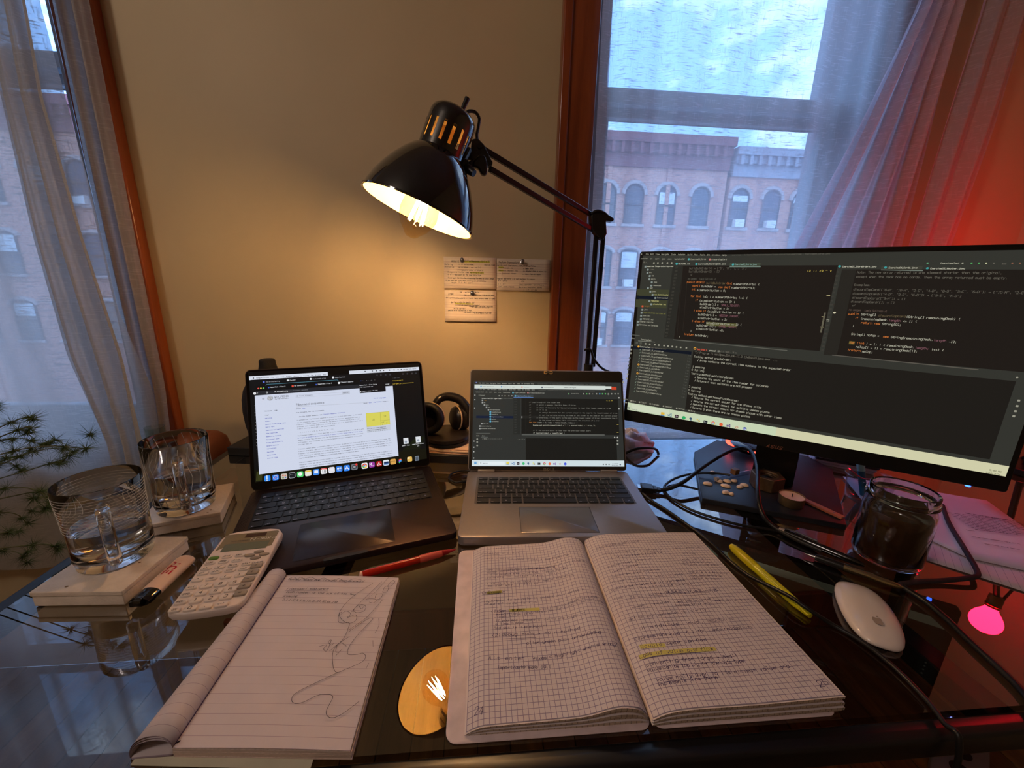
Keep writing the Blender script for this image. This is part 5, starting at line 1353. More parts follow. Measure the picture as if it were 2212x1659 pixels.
def mug(bx, by, R_, Hh, level, hang, label, horizontal):
    z0 = ch + .0006
    t = thing('glass_mug', label, 'mug', (bx, by, z0), hang, 'clear glass mugs of water')
    M_ = mw(t); wl2 = .0017
    fl_ = lambda z: R_ + .004 * (z / Hh - .3) ** 2 * 1.2 - (.002 if z < .012 else 0)
    zs = [.0, .002, .006, .014, .03, .045, .052, .066, .085, Hh - .001]
    outer = [(.0001, .0), (R_ * .8, 0)] + [(fl_(z) if z > .001 else R_ * .93, z) for z in zs[1:]]
    inner = [(fl_(z) - wl2, z) for z in reversed([.016, .03, .045, .052, .066, .085, Hh - .001])] + [(R_ * .8, .011), (.0001, .010)]
    b_ = MB(M_); b_.lathe(outer + [(fl_(Hh) - wl2 / 2, Hh + .0006)] + inner, 56)
    b_.build('glass_body', CLEARG, t, smooth=60)
    b_ = MB(M_); r0 = fl_(.03)
    hp = smooth_path([(r0 - .0005, 0, Hh * .80), (r0 + .016, 0, Hh * .83), (r0 + .027, 0, Hh * .70), (r0 + .027, 0, Hh * .42), (r0 + .018, 0, Hh * .22), (r0 - .0005, 0, Hh * .19)], 8)
    b_.tube(hp, [.0065] * len(hp), 14); b_.build('handle', CLEARG, t, smooth=60)
    b_ = MB(M_); e = .0004
    b_.lathe([(.0001, .0108), (R_ * .78, .0112)] + [(fl_(z) - wl2 - e, z) for z in (.0165, .03, .045, level)] + [(.0001, level)], 56)
    b_.build('water', WATER, t, smooth=40, label='still clear water')
    b_ = MB(M_)
    if horizontal:
        for k in range(13):
            z = Hh - .008 - k * .0038; r = fl_(z) - wl2 / 2 + .0016
            b_.tube([(r * cos(a), r * sin(a), z) for a in [2 * pi * i / 40 for i in range(40)]], .00022, 4, closed=True)
    else:
        for k in range(22):
            a = 2 * pi * k / 22
            b_.tube([((fl_(z) + .0003) * cos(a + .06 * sin(z * 130)), (fl_(z) + .0003) * sin(a + .06 * sin(z * 130)), z) for z in (.018, .026, .034, .042, .05, .06, .072, .084, Hh - .006)], .00035, 4)
    b_.build('etched_lines', ETCH, t, kind='stuff')
    return t


mb1 = at(262, 1238, ch); 
mug1c = V((-.472, .483, 0)); mug2c = V((-.467, .604, 0))
mug(mug1c.x, mug1c.y, .0388, .110, .052, radians(-48), 'nearest clear glass mug of water, with fine horizontal rings etched round it', True)
mug(mug2c.x, mug2c.y, .0392, .115, .066, radians(-54), 'farther clear glass mug of water, with wavy vertical lines etched on it', False)

# ================================================================== calculator
CALW = mat('cream white plastic', c(216, 200, 192), 0.42, var=.02)
CALK = mat('white key', c(216, 202, 192), .4, var=0); CALG = mat('grey key', c(150, 136, 122), .4, var=0); CALGR = mat('green key', c(96, 132, 44), .4, var=0)
CALT = mat('key print', c(40, 34, 34), .6, var=0); CALTW = mat('pale print', c(220, 214, 200), .6, var=0)
k1, k2, k3, k4 = at(367, 1335, .017), at(513, 1331, .017), at(613, 1147, .029), at(493, 1142, .029)
bm_, tm_ = mid(k1, k2), mid(k3, k4); ax = (tm_ - bm_); ax.z = 0; CL = ax.length; ax.normalize(); cc = mid(bm_, tm_)
cal = thing('calculator', 'cream white pocket calculator with a grey display and rows of keys', 'calculator', (cc.x, cc.y, 0), atan2(ax.y, ax.x) - pi / 2)
MC = mw(cal) @ Matrix.Translation((0, 0, .0138)); CWd = .076; MC = MC @ Matrix.Diagonal((1, CL / .158, 1, 1)); CL = .158
def cz(y): return .0115 + .0035 * (y / CL + .5) ** 2
b = MB(MC)
out = [(-CWd / 2 + .004, -CL / 2 + .002), (-.02, -CL / 2 - .0015), (.0, -CL / 2 - .002), (.02, -CL / 2 - .0015), (CWd / 2 - .004, -CL / 2 + .002), (CWd / 2, -CL / 2 + .01), (CWd / 2 + .001, 0), (CWd / 2 + .0005, CL / 2 - .012), (CWd / 2 - .006, CL / 2 - .002), (.02, CL / 2 + .0015), (0, CL / 2 + .002), (-.02, CL / 2 + .0015), (-CWd / 2 + .006, CL / 2 - .002), (-CWd / 2 - .0005, CL / 2 - .012), (-CWd / 2 - .001, 0), (-CWd / 2, -CL / 2 + .01)]
n = len(out); b.add([(x * .94, y * .97, .0008) for x, y in out] + [(x, y, cz(y) - .004) for x, y in out] + [(x * .97, y * .985, cz(y)) for x, y in out],
      [tuple(range(n - 1, -1, -1))] + [(j * n + i, j * n + (i + 1) % n, (j + 1) * n + (i + 1) % n, (j + 1) * n + i) for j in range(2) for i in range(n)] + [tuple(range(2 * n, 3 * n))])
b.build('case', CALW, cal, bevel=.0012, smooth=40)
b = MB(MC); b.add([(x, y, cz(y) + .0005) for x, y in rr(-.034, .033, .026, .072, .004)], [tuple(range(20))]); b.build('display_panel', mat('khaki display panel', c(122, 112, 90), .25, var=0), cal, smooth=0)
b = MB(MC); b.add([(x, y, cz(y) + .0009) for x, y in rr(-.027, .028, .031, .048, .001)], [tuple(range(20))]); b.build('display', mat('grey green liquid crystal', c(96, 104, 92), .15, var=0), cal, smooth=0)
b = MB(MC); b.add([(x, y, cz(y) + .0009) for x, y in rr(-.008, .018, .061, .069, .0006)], [tuple(range(20))]); b.build('solar_cell', mat('dark red brown cell', c(58, 38, 34), .2, var=0), cal, smooth=0)
b = MB(MC); P = lambda u, v: V((u, v, cz(v) + .0011)); write(b, P, 'TI-30X', .0005, .0525, .0044, .0042, .0006, 0, slant=.25); write(b, P, 'IIS', .029, .0525, .0018, .003, .0003, 0, slant=.25)
write(b, P, 'TEXAS INSTRUMENTS', -.022, .0528, .0014, .0016, .0003, 1); b.build('printing', [CALTW, CALT], cal, smooth=0)


def ckey(x, y, w, hgt, m, txt, tm=1, ell=False):
    b_ = MB(MC); o_ = [(x + w / 2 * cos(a), y + hgt / 2 * sin(a)) for a in [2 * pi * i / 16 for i in range(16)]] if ell else rr(x - w / 2, x + w / 2, y - hgt / 2, y + hgt / 2, .0022, 3)
    z = cz(y); b_.prism(o_, z - .001, z + .0026)
    if txt:
        h = .0044 if len(txt) == 1 else .0026; adv = h * .95
        write(b_, lambda u, v: V((u, v, z + .0028)), txt, x - adv * len(txt) / 2 + h * .06, y - h / 2, adv, h, .0006 if len(txt) == 1 else .0004, 1)
    b_.build('key', [m, CALT if tm == 1 else CALTW], cal, bevel=.0006, bseg=1, smooth=40)


colx = [-.0285, -.0135, .0015, .0165, .0295]
R0 = .0185
ckey(colx[0], R0, .0115, .006, CALGR, '', ell=False)
for x, t in ((colx[1], '2nd'), (colx[2], 'DEL')): ckey(x, R0, .0115, .0058, CALK, t)
for x, y, t in ((.0225, .0225, '^'), (.0135, .0165, '<'), (.0305, .0160, '>'), (.0225, .0095, 'v')): ckey(x, y, .0125, .0062, CALG, '', ell=True)
for x, t in zip(colx[:3], ('LOG', 'PRB', 'o+a')): ckey(x, R0 - .0105, .0115, .0058, CALK, t)
for x, t in zip(colx, ('LN', '~', 'DATA', 'STAT', 'CLEAR')): ckey(x, R0 - .021, .0118, .0056, CALK, t)
rows_ = [('pi', 'SIN', 'COS', 'TAN', '%'), ('^', 'x2', '(', ')', '*'), ('x-1', '7', '8', '9', '-'), ('STO', '4', '5', '6', '+'), ('RCL', '1', '2', '3', '='), ('ON', '0', '.', '(-)', None)]
for r, row in enumerate(rows_):
    y = R0 - .0315 - r * .0122 + (.001 if r < 2 else 0)
    for x, t in zip(colx, row):
        if t is None: continue
        big = t in '0123456789.' or t == '(-)'
        ckey(x, y + (.004 if x == colx[4] else 0), .0128 if big or x == colx[4] else .0118, .0082 if big else (.0092 if x == colx[4] else .0058), CALG if x == colx[4] else CALK, t)

# ================================================================== lighter
l0, l1 = at(300, 1306, .006), at(398, 1215, .006); lx = (l1 - l0); LL = .082; la = atan2(lx.y, lx.x)
lc = l0 + lx.normalized() * .038
li = thing('lighter', 'white disposable lighter with red lettering and a black top, lying by the near coaster', 'lighter', (lc.x, lc.y, 0), la)
MLi = mw(li); LIW = mat('white lighter plastic', c(226, 190, 168), .3, var=0)
def oval(a, b_, n=20): return [(a * cos(2 * pi * i / n), b_ * sin(2 * pi * i / n)) for i in range(n)]
b = MB(MLi); o_ = oval(.0122, .0068); n = len(o_)
vs = []
for x, k in ((-.020, .97), (-.018, 1), (.034, 1), (.038, .93), (.040, .7)): vs += [(x, a * k, .0074 + c_ * k) for a, c_ in o_]
b.add(vs, [(j * n + i, j * n + (i + 1) % n, (j + 1) * n + (i + 1) % n, (j + 1) * n + i) for j in range(4) for i in range(n)] + [tuple(range(n)), tuple(range(5 * n - 1, 4 * n - 1, -1))]); b.build('body', LIW, li, smooth=50)
b = MB(MLi); vs = []
for x, k in ((-.020, .96), (-.033, .94), (-.036, .8)): vs += [(x, a * k, .0074 + c_ * k) for a, c_ in o_]
b.add(vs, [((j + 1) * n + i, (j + 1) * n + (i + 1) % n, j * n + (i + 1) % n, j * n + i) for j in range(2) for i in range(n)] + [tuple(range(2 * n, 3 * n))]); b.build('hood', GLOSSBLACK, li, smooth=50)
b = MB(MLi); b.cyl((-.036, -.004, .0085), (-.036, .004, .0085), .0055, n=16); b.box(-.0405, -.034, .004, .009, .004, .012); b.build('spark_wheel', GLOSSBLACK, li, bevel=.0006, bseg=1)
b = MB(MLi); P = lambda u, v: V((u, -v + .0, .0149 - (v * v) * 48)); 
def ace(u, v): return V((.020 - u, v - .0035, .0145 - (v - .0035) ** 2 * 45))
P = lambda u, v: V((.024 - v * .0 - u, .004 - v, .0074 + .0068 * sqrt(1 - ((.004 - v) / .0122) ** 2) + .0003))
write(b, P, 'ACE', 0, 0, .0080, .0085, .0018, 0); b.build('red_lettering', mat('red print', c(190, 24, 40), .5, var=0), li, smooth=0, label='red printed lettering')

# ================================================================== lined writing pad
PADP = ruled('lined white paper', c(200, 188, 194), c(132, 108, 128), 0, .0087, .035)
PINK = ruled('lined back of a page', c(192, 180, 184), c(120, 100, 120), 0, .0087, .035)
INK = mat('dark ballpoint ink', c(46, 36, 54), .6, var=0); INKP = mat('purple ink', c(62, 42, 92), .6, var=0)
pz = .010
pt = [at(618, 1243, pz), at(861, 1248, pz), at(756, 1622, pz), at(372, 1616, pz)]
padt = thing('writing_pad', 'lined white writing pad with its used pages rolled back on the left', 'notepad', (pt[3].x, pt[3].y, 0))
def bil(q, s, t): return (q[3] * (1 - s) + q[2] * s) * (1 - t) + (q[0] * (1 - s) + q[1] * s) * t
PW, PH = (pt[1] - pt[0]).length, (pt[0] - pt[3]).length
def padz(s, t): return .0008 + (pz - .0008) * (1 - .55 * max(0, s - .80) * 0) + .0012 * sin(pi * s)
def padP(u, v, n=0.0):
    s, t = u / PW, v / PH; q = bil(pt, s, t); return V((q.x, q.y, padz(s, t) + n))
b = MB(); b.grid(24, 12, lambda i, j: padP(i * PW, j * PH), 0, lambda i, j: (i * PW, j * PH)); b.build('top_page', PADP, padt, smooth=180)
STACK = mat('paper edge layers', c(204, 182, 170), .8, var=.2, vscale=400, stretch=(1, 1, 30))
b = MB()
cs = [(0, 0), (PW, 0), (PW, PH), (0, PH)]
def pl(z, off):
    return [V((padP(u, v).x + off * (1 if u else 0), padP(u, v).y - off * (0 if v else 1) * .6, z)) for u, v in cs]
for k in range(7):
    z0 = .0008 + k * .0012; of = random.uniform(0, .0012); q = pl(z0, of); q2 = pl(z0 + .001, of)
    b.add(q + q2, [(3, 2, 1, 0), (4, 5, 6, 7), (0, 1, 5, 4), (1, 2, 6, 5), (2, 3, 7, 6), (3, 0, 4, 7)])
b.build('page_stack', STACK, padt, smooth=0)
b = MB(); q = [V((p.x, p.y - .0015, .0008)) for p in (at(372, 1630, 0), at(740, 1628, 0))]
q0, q1 = padP(0, 0), padP(PW * .93, 0)
b.add([V((q0.x - .03, q0.y - .004, .0006)), V((q1.x - .02, q1.y - .006, .0006)), V((q1.x - .02, q1.y + .02, .0006)), V((q0.x - .03, q0.y + .02, .0006)),
       V((q0.x - .03, q0.y - .004, .0012)), V((q1.x - .02, q1.y - .006, .0012)), V((q1.x - .02, q1.y + .02, .0012)), V((q0.x - .03, q0.y + .02, .0012))],
      [(3, 2, 1, 0), (4, 5, 6, 7), (0, 1, 5, 4), (1, 2, 6, 5), (2, 3, 7, 6), (3, 0, 4, 7)]); b.build('torn_under_page', mat('cream under page', c(206, 200, 176), .8), padt, smooth=0)
# rolled back pages: out from the binding, over and under again
tl2, bl2 = at(600, 1232, .0), at(287, 1622, .0)
tl2 = V((-.2545, padP(0, PH).y, 0)); 
RW = .034
def roll(i, j, k=0.0):
    t = j; base = padP(0, t * PH); a = i * pi * 1.12 - .05
    wr = RW * (1.0 - .25 * t)
    x = base.x - wr / 2 * (1 - cos(min(a, pi * 1.12))) * 1.0; hgt = .0135 + .002 * (1 - t) + k
    z = pz * (1 - i) * .9 + .0008 + hgt * max(0, sin(a)) ** .8 * (1.0)
    if a > pi: x = base.x - wr + (a - pi) * .01; z = .0009 + .001 * (1.12 * pi - a)
    return V((x, base.y + .0018 * sin(i * 3), max(z, .0009)))
def rollpage(k, nm, m):
    b_ = MB(); b_.grid(22, 12, lambda i, j: roll(i, j, k), 0, lambda i, j: (i * .05, j * PH), flip=True)
    return b_.build(nm, m, padt, smooth=180, solid=.0003)
rollpage(0, 'rolled_page', PINK); rollpage(-.0022, 'rolled_page', PINK); rollpage(-.0045, 'rolled_page', PINK)
b = MB(); b.grid(8, 12, lambda i, j: V((padP(0, j * PH).x - .001 - i * (RW - .003) * (1 - .25 * j), padP(0, j * PH).y, .0022 - .0008 * i)), 0, lambda i, j: (i * .04, j * PH)); b.build('folded_under_page', PINK, padt, smooth=180, solid=.0025)
b = MB(); b.quadstrip(lambda u, v: padP(u, v, .0006), [(.0006, .002), (.0006, PH)], .0007); b.build('binding_line', INKP, padt, smooth=0)
# writing on the pad (zoom frame 260,1200 scale 3.072)
b = MB(); ZP = (260, 1200, 3.072)
PF = Fr(V((0, 0, pz + .0009)), (1, 0, 0), (0, 1, 0))
def pp(u, v): return V((u, v, pz + .0022))
def pz2(x, y): return PF.uv(ZP[0] + x / ZP[2], ZP[1] + y / ZP[2])
def padline(x0, y0, x1, t, h, w=.00035, mi=0, y1=None):
    a, q = pz2(x0, y0), pz2(x1, y1 or y0); adv = (q[0] - a[0]) / len(t); write(b, pp, t, a[0], a[1], adv, h, w, mi, slant=.22, jit=.10, rise=(q[1] - a[1]) / (q[0] - a[0]))
padline(1115, 168, 1620, 'Nested loops one if cond then downward', .0028, y1=182)
padline(1100, 232, 1380, 'fibonacci sequence', .0030); padline(1100, 252, 1560, 'Each number is the sum of the two', .0026, y1=268); padline(1080, 280, 1172, 'preceding', .0024)
padline(1074, 304, 1440, '0,1,1,2,3,5,8,13,21,34,55,89,144', .0026, y1=322)
b.quadstrip(pp, [pz2(x, y) for x, y in ((1092, 238), (1380, 242))], .0003)
def scr_(pts, w=.0004):
    q = smooth_path([(*pz2(x, y), 0) for x, y in pts], 7); b.quadstrip(pp, [(p.x, p.y) for p in q], w, 0)
scr_([(1120, 160), (1150, 148), (1175, 165)]); scr_([(1170, 165), (1200, 150), (1228, 168)]); scr_([(1230, 160), (1270, 150), (1305, 170)]); scr_([(1310, 172), (1350, 155), (1400, 176)]); scr_([(1400, 178), (1450, 158), (1490, 182)]); scr_([(1495, 184), (1550, 160), (1600, 168)])
scr_([(1676, 190), (1560, 265), (1490, 330), (1455, 385), (1446, 440), (1470, 455), (1520, 455), (1512, 500), (1560, 470), (1640, 410), (1740, 300)])
scr_([(1735, 180), (1660, 250), (1570, 340), (1536, 380)]); scr_([(1640, 290), (1700, 240), (1780, 150)], .0003)
scr_([(1465, 395), (1500, 375), (1530, 395), (1505, 420), (1560, 400), (1566, 430), (1530, 455), (1480, 440), (1452, 400), (1470, 380)])
scr_([(1545, 380), (1560, 350), (1600, 330), (1630, 345), (1615, 375), (1570, 385), (1548, 372)]); scr_([(1585, 340), (1600, 360), (1620, 340)])
scr_([(1625, 300), (1660, 290), (1700, 300), (1680, 320), (1650, 315)]); scr_([(1690, 290), (1700, 265), (1740, 262), (1725, 290), (1700, 300)]); scr_([(1740, 250), (1755, 215), (1780, 212), (1770, 245), (1745, 252)]); scr_([(1770, 215), (1790, 185), (1810, 170), (1822, 180), (1800, 205), (1785, 210)])
scr_([(1510, 500), (1480, 560), (1420, 625), (1408, 700), (1430, 780), (1500, 760), (1600, 715), (1628, 680), (1610, 655), (1560, 665), (1510, 660), (1520, 610), (1570, 540), (1650, 455), (1676, 425), (1650, 425), (1590, 460), (1520, 510)])
scr_([(1440, 785), (1300, 850), (1180, 910), (1140, 950), (1150, 985), (1210, 982), (1310, 935), (1390, 930), (1410, 950), (1380, 1010), (1366, 1050), (1385, 1080), (1430, 1080), (1500, 1040), (1585, 975)])
scr_([(1320, 610), (1370, 600), (1350, 625), (1370, 640), (1400, 570), (1380, 580), (1400, 600), (1415, 590)]); scr_([(1390, 640), (1450, 590), (1520, 545)]); scr_([(1440, 600), (1430, 640), (1440, 650)]); scr_([(1475, 590), (1500, 608)]); scr_([(1430, 672), (1470, 630)])
scr_([(1714, 425), (1716, 470), (1690, 520)], .0003); scr_([(1676, 570), (1678, 612)], .0003); scr_([(1650, 720), (1630, 758)], .0003)
scr_([(372, 1252), (395, 1240), (380, 1250), (398, 1238)], .0012)
b.build('handwriting', [INK], padt, smooth=0)

# ================================================================== open squared notebook
GRIDP = ruled('squared paper', c(200, 190, 196), c(86, 68, 118), .0050, .0050, .10)
NBW, NBY0, NBY1 = .163, .250, .4935
SPX = .1515
def nbx(y): return SPX - .012 * 0 + (y - NBY0) * .014
def left_z(s): return .0105 + .004 * s + .0075 * math.exp(-((s - .84) / .14) ** 2) - .008 * max(0, (s - .94) / .06) ** 1.5 - .0065 * max(0, (.10 - s) / .10) ** 1.6
def right_z(s, t): return .0105 + .0095 * (1 - math.exp(-s / .07)) - .0015 * s + .0035 * max(0, s - .55) * (1 - t) * 2.2 - .0012 * max(0, s - .8) * t * 5
nbk = thing('squared_notebook', 'open notebook of squared paper filled with handwritten notes, page numbers 24 and 25', 'notebook', (SPX, (NBY0 + NBY1) / 2, 0))
def LP_(u, v, n=0.0):   # u from the spine to the left (0..W), v from the bottom
    s = 1 - u / NBW; y = NBY0 + .004 + v - .0035 * sin(pi * min(1, u / NBW) * .5) * 0
    yy = y + (.006 if False else 0)
    return V((nbx(y) - .002 - u * .985, y - .004 * (1 - min(1, u / .03)) * 0, left_z(s) + n))
def RP_(u, v, n=0.0):
    s = u / (NBW + .012); t = v / (NBY1 - NBY0); y = NBY0 + v
    flare = .006 * max(0, s - .7) * (1 - t) * 3
    return V((nbx(y) + .001 + u + flare - .004 * t * s, y + .012 * max(0, s - .05) * (1 - .55 * s) * 0, right_z(s, t) + n))
HL = NBY1 - NBY0 - .008
b = MB(); b.grid(40, 10, lambda i, j: LP_((1 - i) * NBW, j * HL), 0, lambda i, j: (i * NBW, j * HL)); b.build('left_page', GRIDP, nbk, smooth=180)
HR_ = NBY1 - NBY0 + .003
WR = .172
b = MB(); b.grid(40, 14, lambda i, j: RP_(i * WR, j * HR_), 0, lambda i, j: (i * WR, j * HR_)); b.build('right_page', GRIDP, nbk, smooth=180)
EDGEP = ruled('page edges with grid marks', c(196, 178, 160), c(110, 96, 90), .0050, .0013, .16)
def block(side, k, nlay, shrink, nm):
    """a bundle of pages under the top page"""
    b_ = MB(); W_, H_ = (NBW, HL) if side == 'l' else (WR, HR_)
    Pf = LP_ if side == 'l' else RP_
    f0 = (nlay - k) / nlay; f1 = (nlay - k - 1) / nlay + .02
    wob = .0018 * sin(k * 2.1 + 1) + (.0 if side == 'l' else .001 * k)
    NX = 24
    def pt_(s, t, f):
        u = (s * (W_ + wob)) ; p = Pf(u, t * H_); d = (.0016 * math.sin(7 * s + k) if 0 < f < 1 else 0) * (1 - t) * (.7 if side == 'r' else .3)
        return V((p.x, p.y + (0.0025 * (k % 2) - .002) * (1 - 2 * t) * .6, .0018 + (p.z - .0018) * f * .985 - .0002 + max(-.0008, min(.0008, d)) * 0))
    for f, fl_ in ((f0, side == 'l'), (f1, side != 'l')):
        b_.grid(NX, 4, lambda i, j: pt_(i, j, f), 0, lambda i, j: (i * W_, j * H_), flip=fl_)
    b_.grid(NX, 1, lambda i, j: pt_(i, 0, f1 + (f0 - f1) * j), 1, lambda i, j: (i * W_, (f1 + (f0 - f1) * j) * .014), flip=(side == 'l'))
    b_.grid(NX, 1, lambda i, j: pt_(i, 1, f1 + (f0 - f1) * j), 1, lambda i, j: (i * W_, (f1 + (f0 - f1) * j) * .014), flip=(side != 'l'))
    b_.grid(12, 1, lambda i, j: pt_(1, i, f1 + (f0 - f1) * j), 1, lambda i, j: (i * H_, (f1 + (f0 - f1) * j) * .014), flip=(side == 'l'))
    b_.build(nm, [mat('inner paper', c(214, 200, 200), .8, var=0) if k == 0 and side == 'l' else bpy.data.materials['inner paper'], EDGEP], nbk, smooth=60)
for k in range(5): block('l', k, 5, 0, 'page_bundle')
for k in range(6): block('r', k, 6, 0, 'page_bundle')
COV = mat('pale marbled notebook cover', c(216, 196, 198), .5, var=.12, vscale=70)
b = MB(); b.prism(rr(nbx(.25) - .180, nbx(.25) + .001, .2475, .4955, .010, 5), .0006, .0018); b.build('cover', COV, nbk, bevel=.0004, bseg=1)
b = MB(); b.prism(rr(nbx(.25) + .0015, nbx(.25) + .178, .2475, .4955, .010, 5), .0006, .0018); b.build('cover', COV, nbk, bevel=.0004, bseg=1)
# handwriting: zooms (940,1130 x3.386) left and (1260,1130 x3.386) right
NF = Fr(V((0, 0, .0145)), (1, 0, 0), (0, 1, 0)); NFR = Fr(V((0, 0, .0185)), (1, 0, 0), (0, 1, 0))
def note(b_, side, Z, x0, y0, x1, y1, t, h, w=.00032, mi=0, sl=.15):
    F_ = NF if side == 'l' else NFR
    def land(x, y):
        z = .0145 if side == 'l' else .0185
        for _ in range(8):
            p = at(Z[0] + x / Z[2], Z[1] + y / Z[2], z); v = p.y
            zz = (LP_(min(NBW, max(0, (nbx(v) - .002 - p.x) / .985)), v - NBY0 - .004) if side == 'l' else RP_(max(0, p.x - nbx(v) - .001), v - NBY0)).z
            z = z * .5 + zz * .5
        return p.x, p.y
    a = land(x0, y0); q = land(x1, y1)
    if side == 'l': P_2 = lambda u, v: LP_(min(NBW, max(0, (nbx(v) - .002 - u) / .985)), v - NBY0 - .004, .00028)
    else: P_2 = lambda u, v: RP_(max(0, u - nbx(v) - .001), v - NBY0, .00028)
    if t is None: b_.quadstrip(P_2, [(a[0] + (q[0] - a[0]) * k / 12, a[1] + (q[1] - a[1]) * k / 12) for k in range(13)], w, mi); return
    adv = (q[0] - a[0]) / len(t); write(b_, P_2, t, a[0], a[1], adv, h, w, mi, slant=sl, jit=.09, rise=(q[1] - a[1]) / max(1e-6, (q[0] - a[0])))
Z1 = (940, 1130, 3.386)
HI = mat('yellow highlighter ink', c(196, 188, 104), .6, var=0)
b = MB()
for a_ in ((385, 512, 480, 502), (548, 640, 755, 630)): note(b, 'l', Z1, a_[0], a_[1], a_[2], a_[3], None, 0, .0042, 1)
for x0, y0, x1, y1, t, h in ((375, 196, 512, 186, 'Function', .0026), (340, 232, 620, 222, 'Running project', .003), (380, 262, 985, 242, 'src ` main ` Java ` com ` application', .0028), (860, 256, 985, 236, 'click run', .0024),
        (372, 345, 880, 325, '-open main class then click the beginning', .0028), (376, 366, 1100, 285, '-green arrow play button when option is run program', .0026), (392, 384, 960, 330, ' runs program when we do that it shows failed', .0026), (362, 406, 925, 362, '-console on bottom always print', .0026),
        (358, 452, 1010, 378, 'If fails click on again to see difference', .0027), (385, 468, 758, 446, 'to see why it failed', .0026),
        (345, 520, 515, 512, 'DeBugger', .0036), (356, 582, 1092, 492, 'important to be able to select only certain', .0030), (360, 600, 748, 586, 'area of code to run', .0028),
        (410, 655, 760, 636, '(1)Set a breakpoint', .0032), (766, 640, 1190, 548, '-telling to pause program', .0028), (446, 676, 606, 668, 'execution', .0026), (432, 698, 1236, 596, '-then click grey area to left of line of code', .0027), (440, 722, 1100, 668, 'if you see numbers click to the right of', .0027),
        (440, 746, 655, 738, 'a line number', .0026), (430, 776, 826, 758, 'Red dot is a breakpoint', .0027), (416, 832, 1066, 776, '(2)debug mode ` main method', .0034), (668, 888, 1218, 806, 'click green play arrow`DeBug', .0032),
        (390, 1002, 665, 1000, 'Alt enter', .0036), (715, 1006, 1340, 905, 'fixes a highlight when a wrong/', .0034), (456, 1068, 850, 1062, 'import/auto make call', .0032), (285, 1410, 350, 1400, '24', .0062)):
    note(b, 'l', Z1, x0, y0, x1, y1, t, h, .00042 if h > .003 else .00031)
for a_ in ((345, 240, 470, 232), (345, 526, 510, 516), (456, 652, 756, 642), (480, 850, 740, 838)): note(b, 'l', Z1, *a_, None, 0, .0004)
b.build('left_handwriting', [INKP, HI], nbk, smooth=0)
Z2 = (1260, 1130, 3.386); b = MB()
for a_ in ((425, 905, 590, 895), (420, 980, 960, 920)): note(b, 'r', Z2, *a_, None, 0, .0046, 1)
for x0, y0, x1, y1, t, h in ((100, 190, 418, 128, 'Declaring a variable', .0030), (480, 135, 790, 148, 'hardcode your type', .0026), (150, 232, 880, 178, 'once you assign a variable you cant reassign', .0028), (205, 262, 590, 218, '{ int numberOfPeople', .0032), (640, 230, 665, 222, '=', .003), (736, 228, 842, 228, 'values', .0030),
        (168, 332, 508, 262, '-names must start w', .0030), (210, 366, 420, 305, 'lower letter', .0030), (738, 270, 946, 272, 'when variables', .0026), (738, 288, 950, 292, 'are declared and', .0025), (738, 304, 998, 312, 'assigned in the same', .0025),
        (186, 412, 570, 342, '-cannot be java keywords', .0028), (196, 448, 745, 376, '-names to describe what it does', .0028), (780, 362, 1060, 374, 'there is a difference', .0025), (792, 386, 1028, 396, 'btwn declaring an', .0025), (808, 408, 1000, 414, 'assign to same', .0025),
        (210, 500, 755, 420, 'Constants ` similar to variable', .0031), (412, 476, 830, 446, 'but cannot be changed', .0028), (230, 560, 300, 555, 'Lock', .0026), (250, 590, 280, 588, 'it', .0026), (252, 618, 285, 615, 'in', .0026), (346, 548, 440, 540, 'final', .0030), (478, 530, 585, 520, 'double', .0030), (612, 512, 995, 498, 'CA_SALES_TAX_RATE = 7.25', .0032),
        (362, 626, 455, 608, 'constant', .0024), (520, 596, 636, 580, 'datatype', .0024), (690, 580, 945, 560, 'upper case for constant', .0024), (680, 606, 950, 590, 'camelcase for variables', .0024), (975, 570, 1250, 565, 'must assign a value', .0026),
        (335, 718, 912, 636, 'define your variables for clarity', .0030), (432, 776, 1112, 708, '% modulus, mod, modulo', .0036), (380, 862, 715, 815, 'Expressions`use', .0033), (760, 810, 905, 795, '( ) for', .0034), (950, 790, 1245, 768, 'more readability', .0032),
        (425, 916, 590, 900, 'Double', .0034), (622, 890, 912, 860, 'better than float', .0031), (412, 990, 960, 930, 'Loss of value overflow', .0038), (466, 1052, 1140, 978, 'converting from large ` small', .0034), (476, 1092, 1184, 1018, 'value can be too big for the data type', .0033),
        (536, 1162, 1505, 1060, 'value rolls over to its minimum value and', .0033), (548, 1198, 990, 1138, 'increments from there', .0033), (1702, 1200, 1778, 1178, '25', .0056)):
    note(b, 'r', Z2, x0, y0, x1, y1, t, h, .00042 if h > .003 else .00031)
for a_ in ((100, 196, 418, 136), (612, 516, 925, 508), (346, 554, 440, 546), (478, 534, 585, 526), (420, 1004, 900, 942)): note(b, 'r', Z2, *a_, None, 0, .0004)
b.build('right_handwriting', [INKP, HI], nbk, smooth=0)

# ================================================================== pens
def axis_thing(name, label, cat, p, q, group=None):
    p, q = V(p), V(q); d = q - p
    t = thing(name, label, cat, ((p + q) / 2)[:2] + (0,) if False else ((p.x + q.x) / 2, (p.y + q.y) / 2, 0), atan2(d.y, d.x), group)
    L = d.length; Z = axes_matrix(p, d, (0, 0, 1))
    return t, Z, L


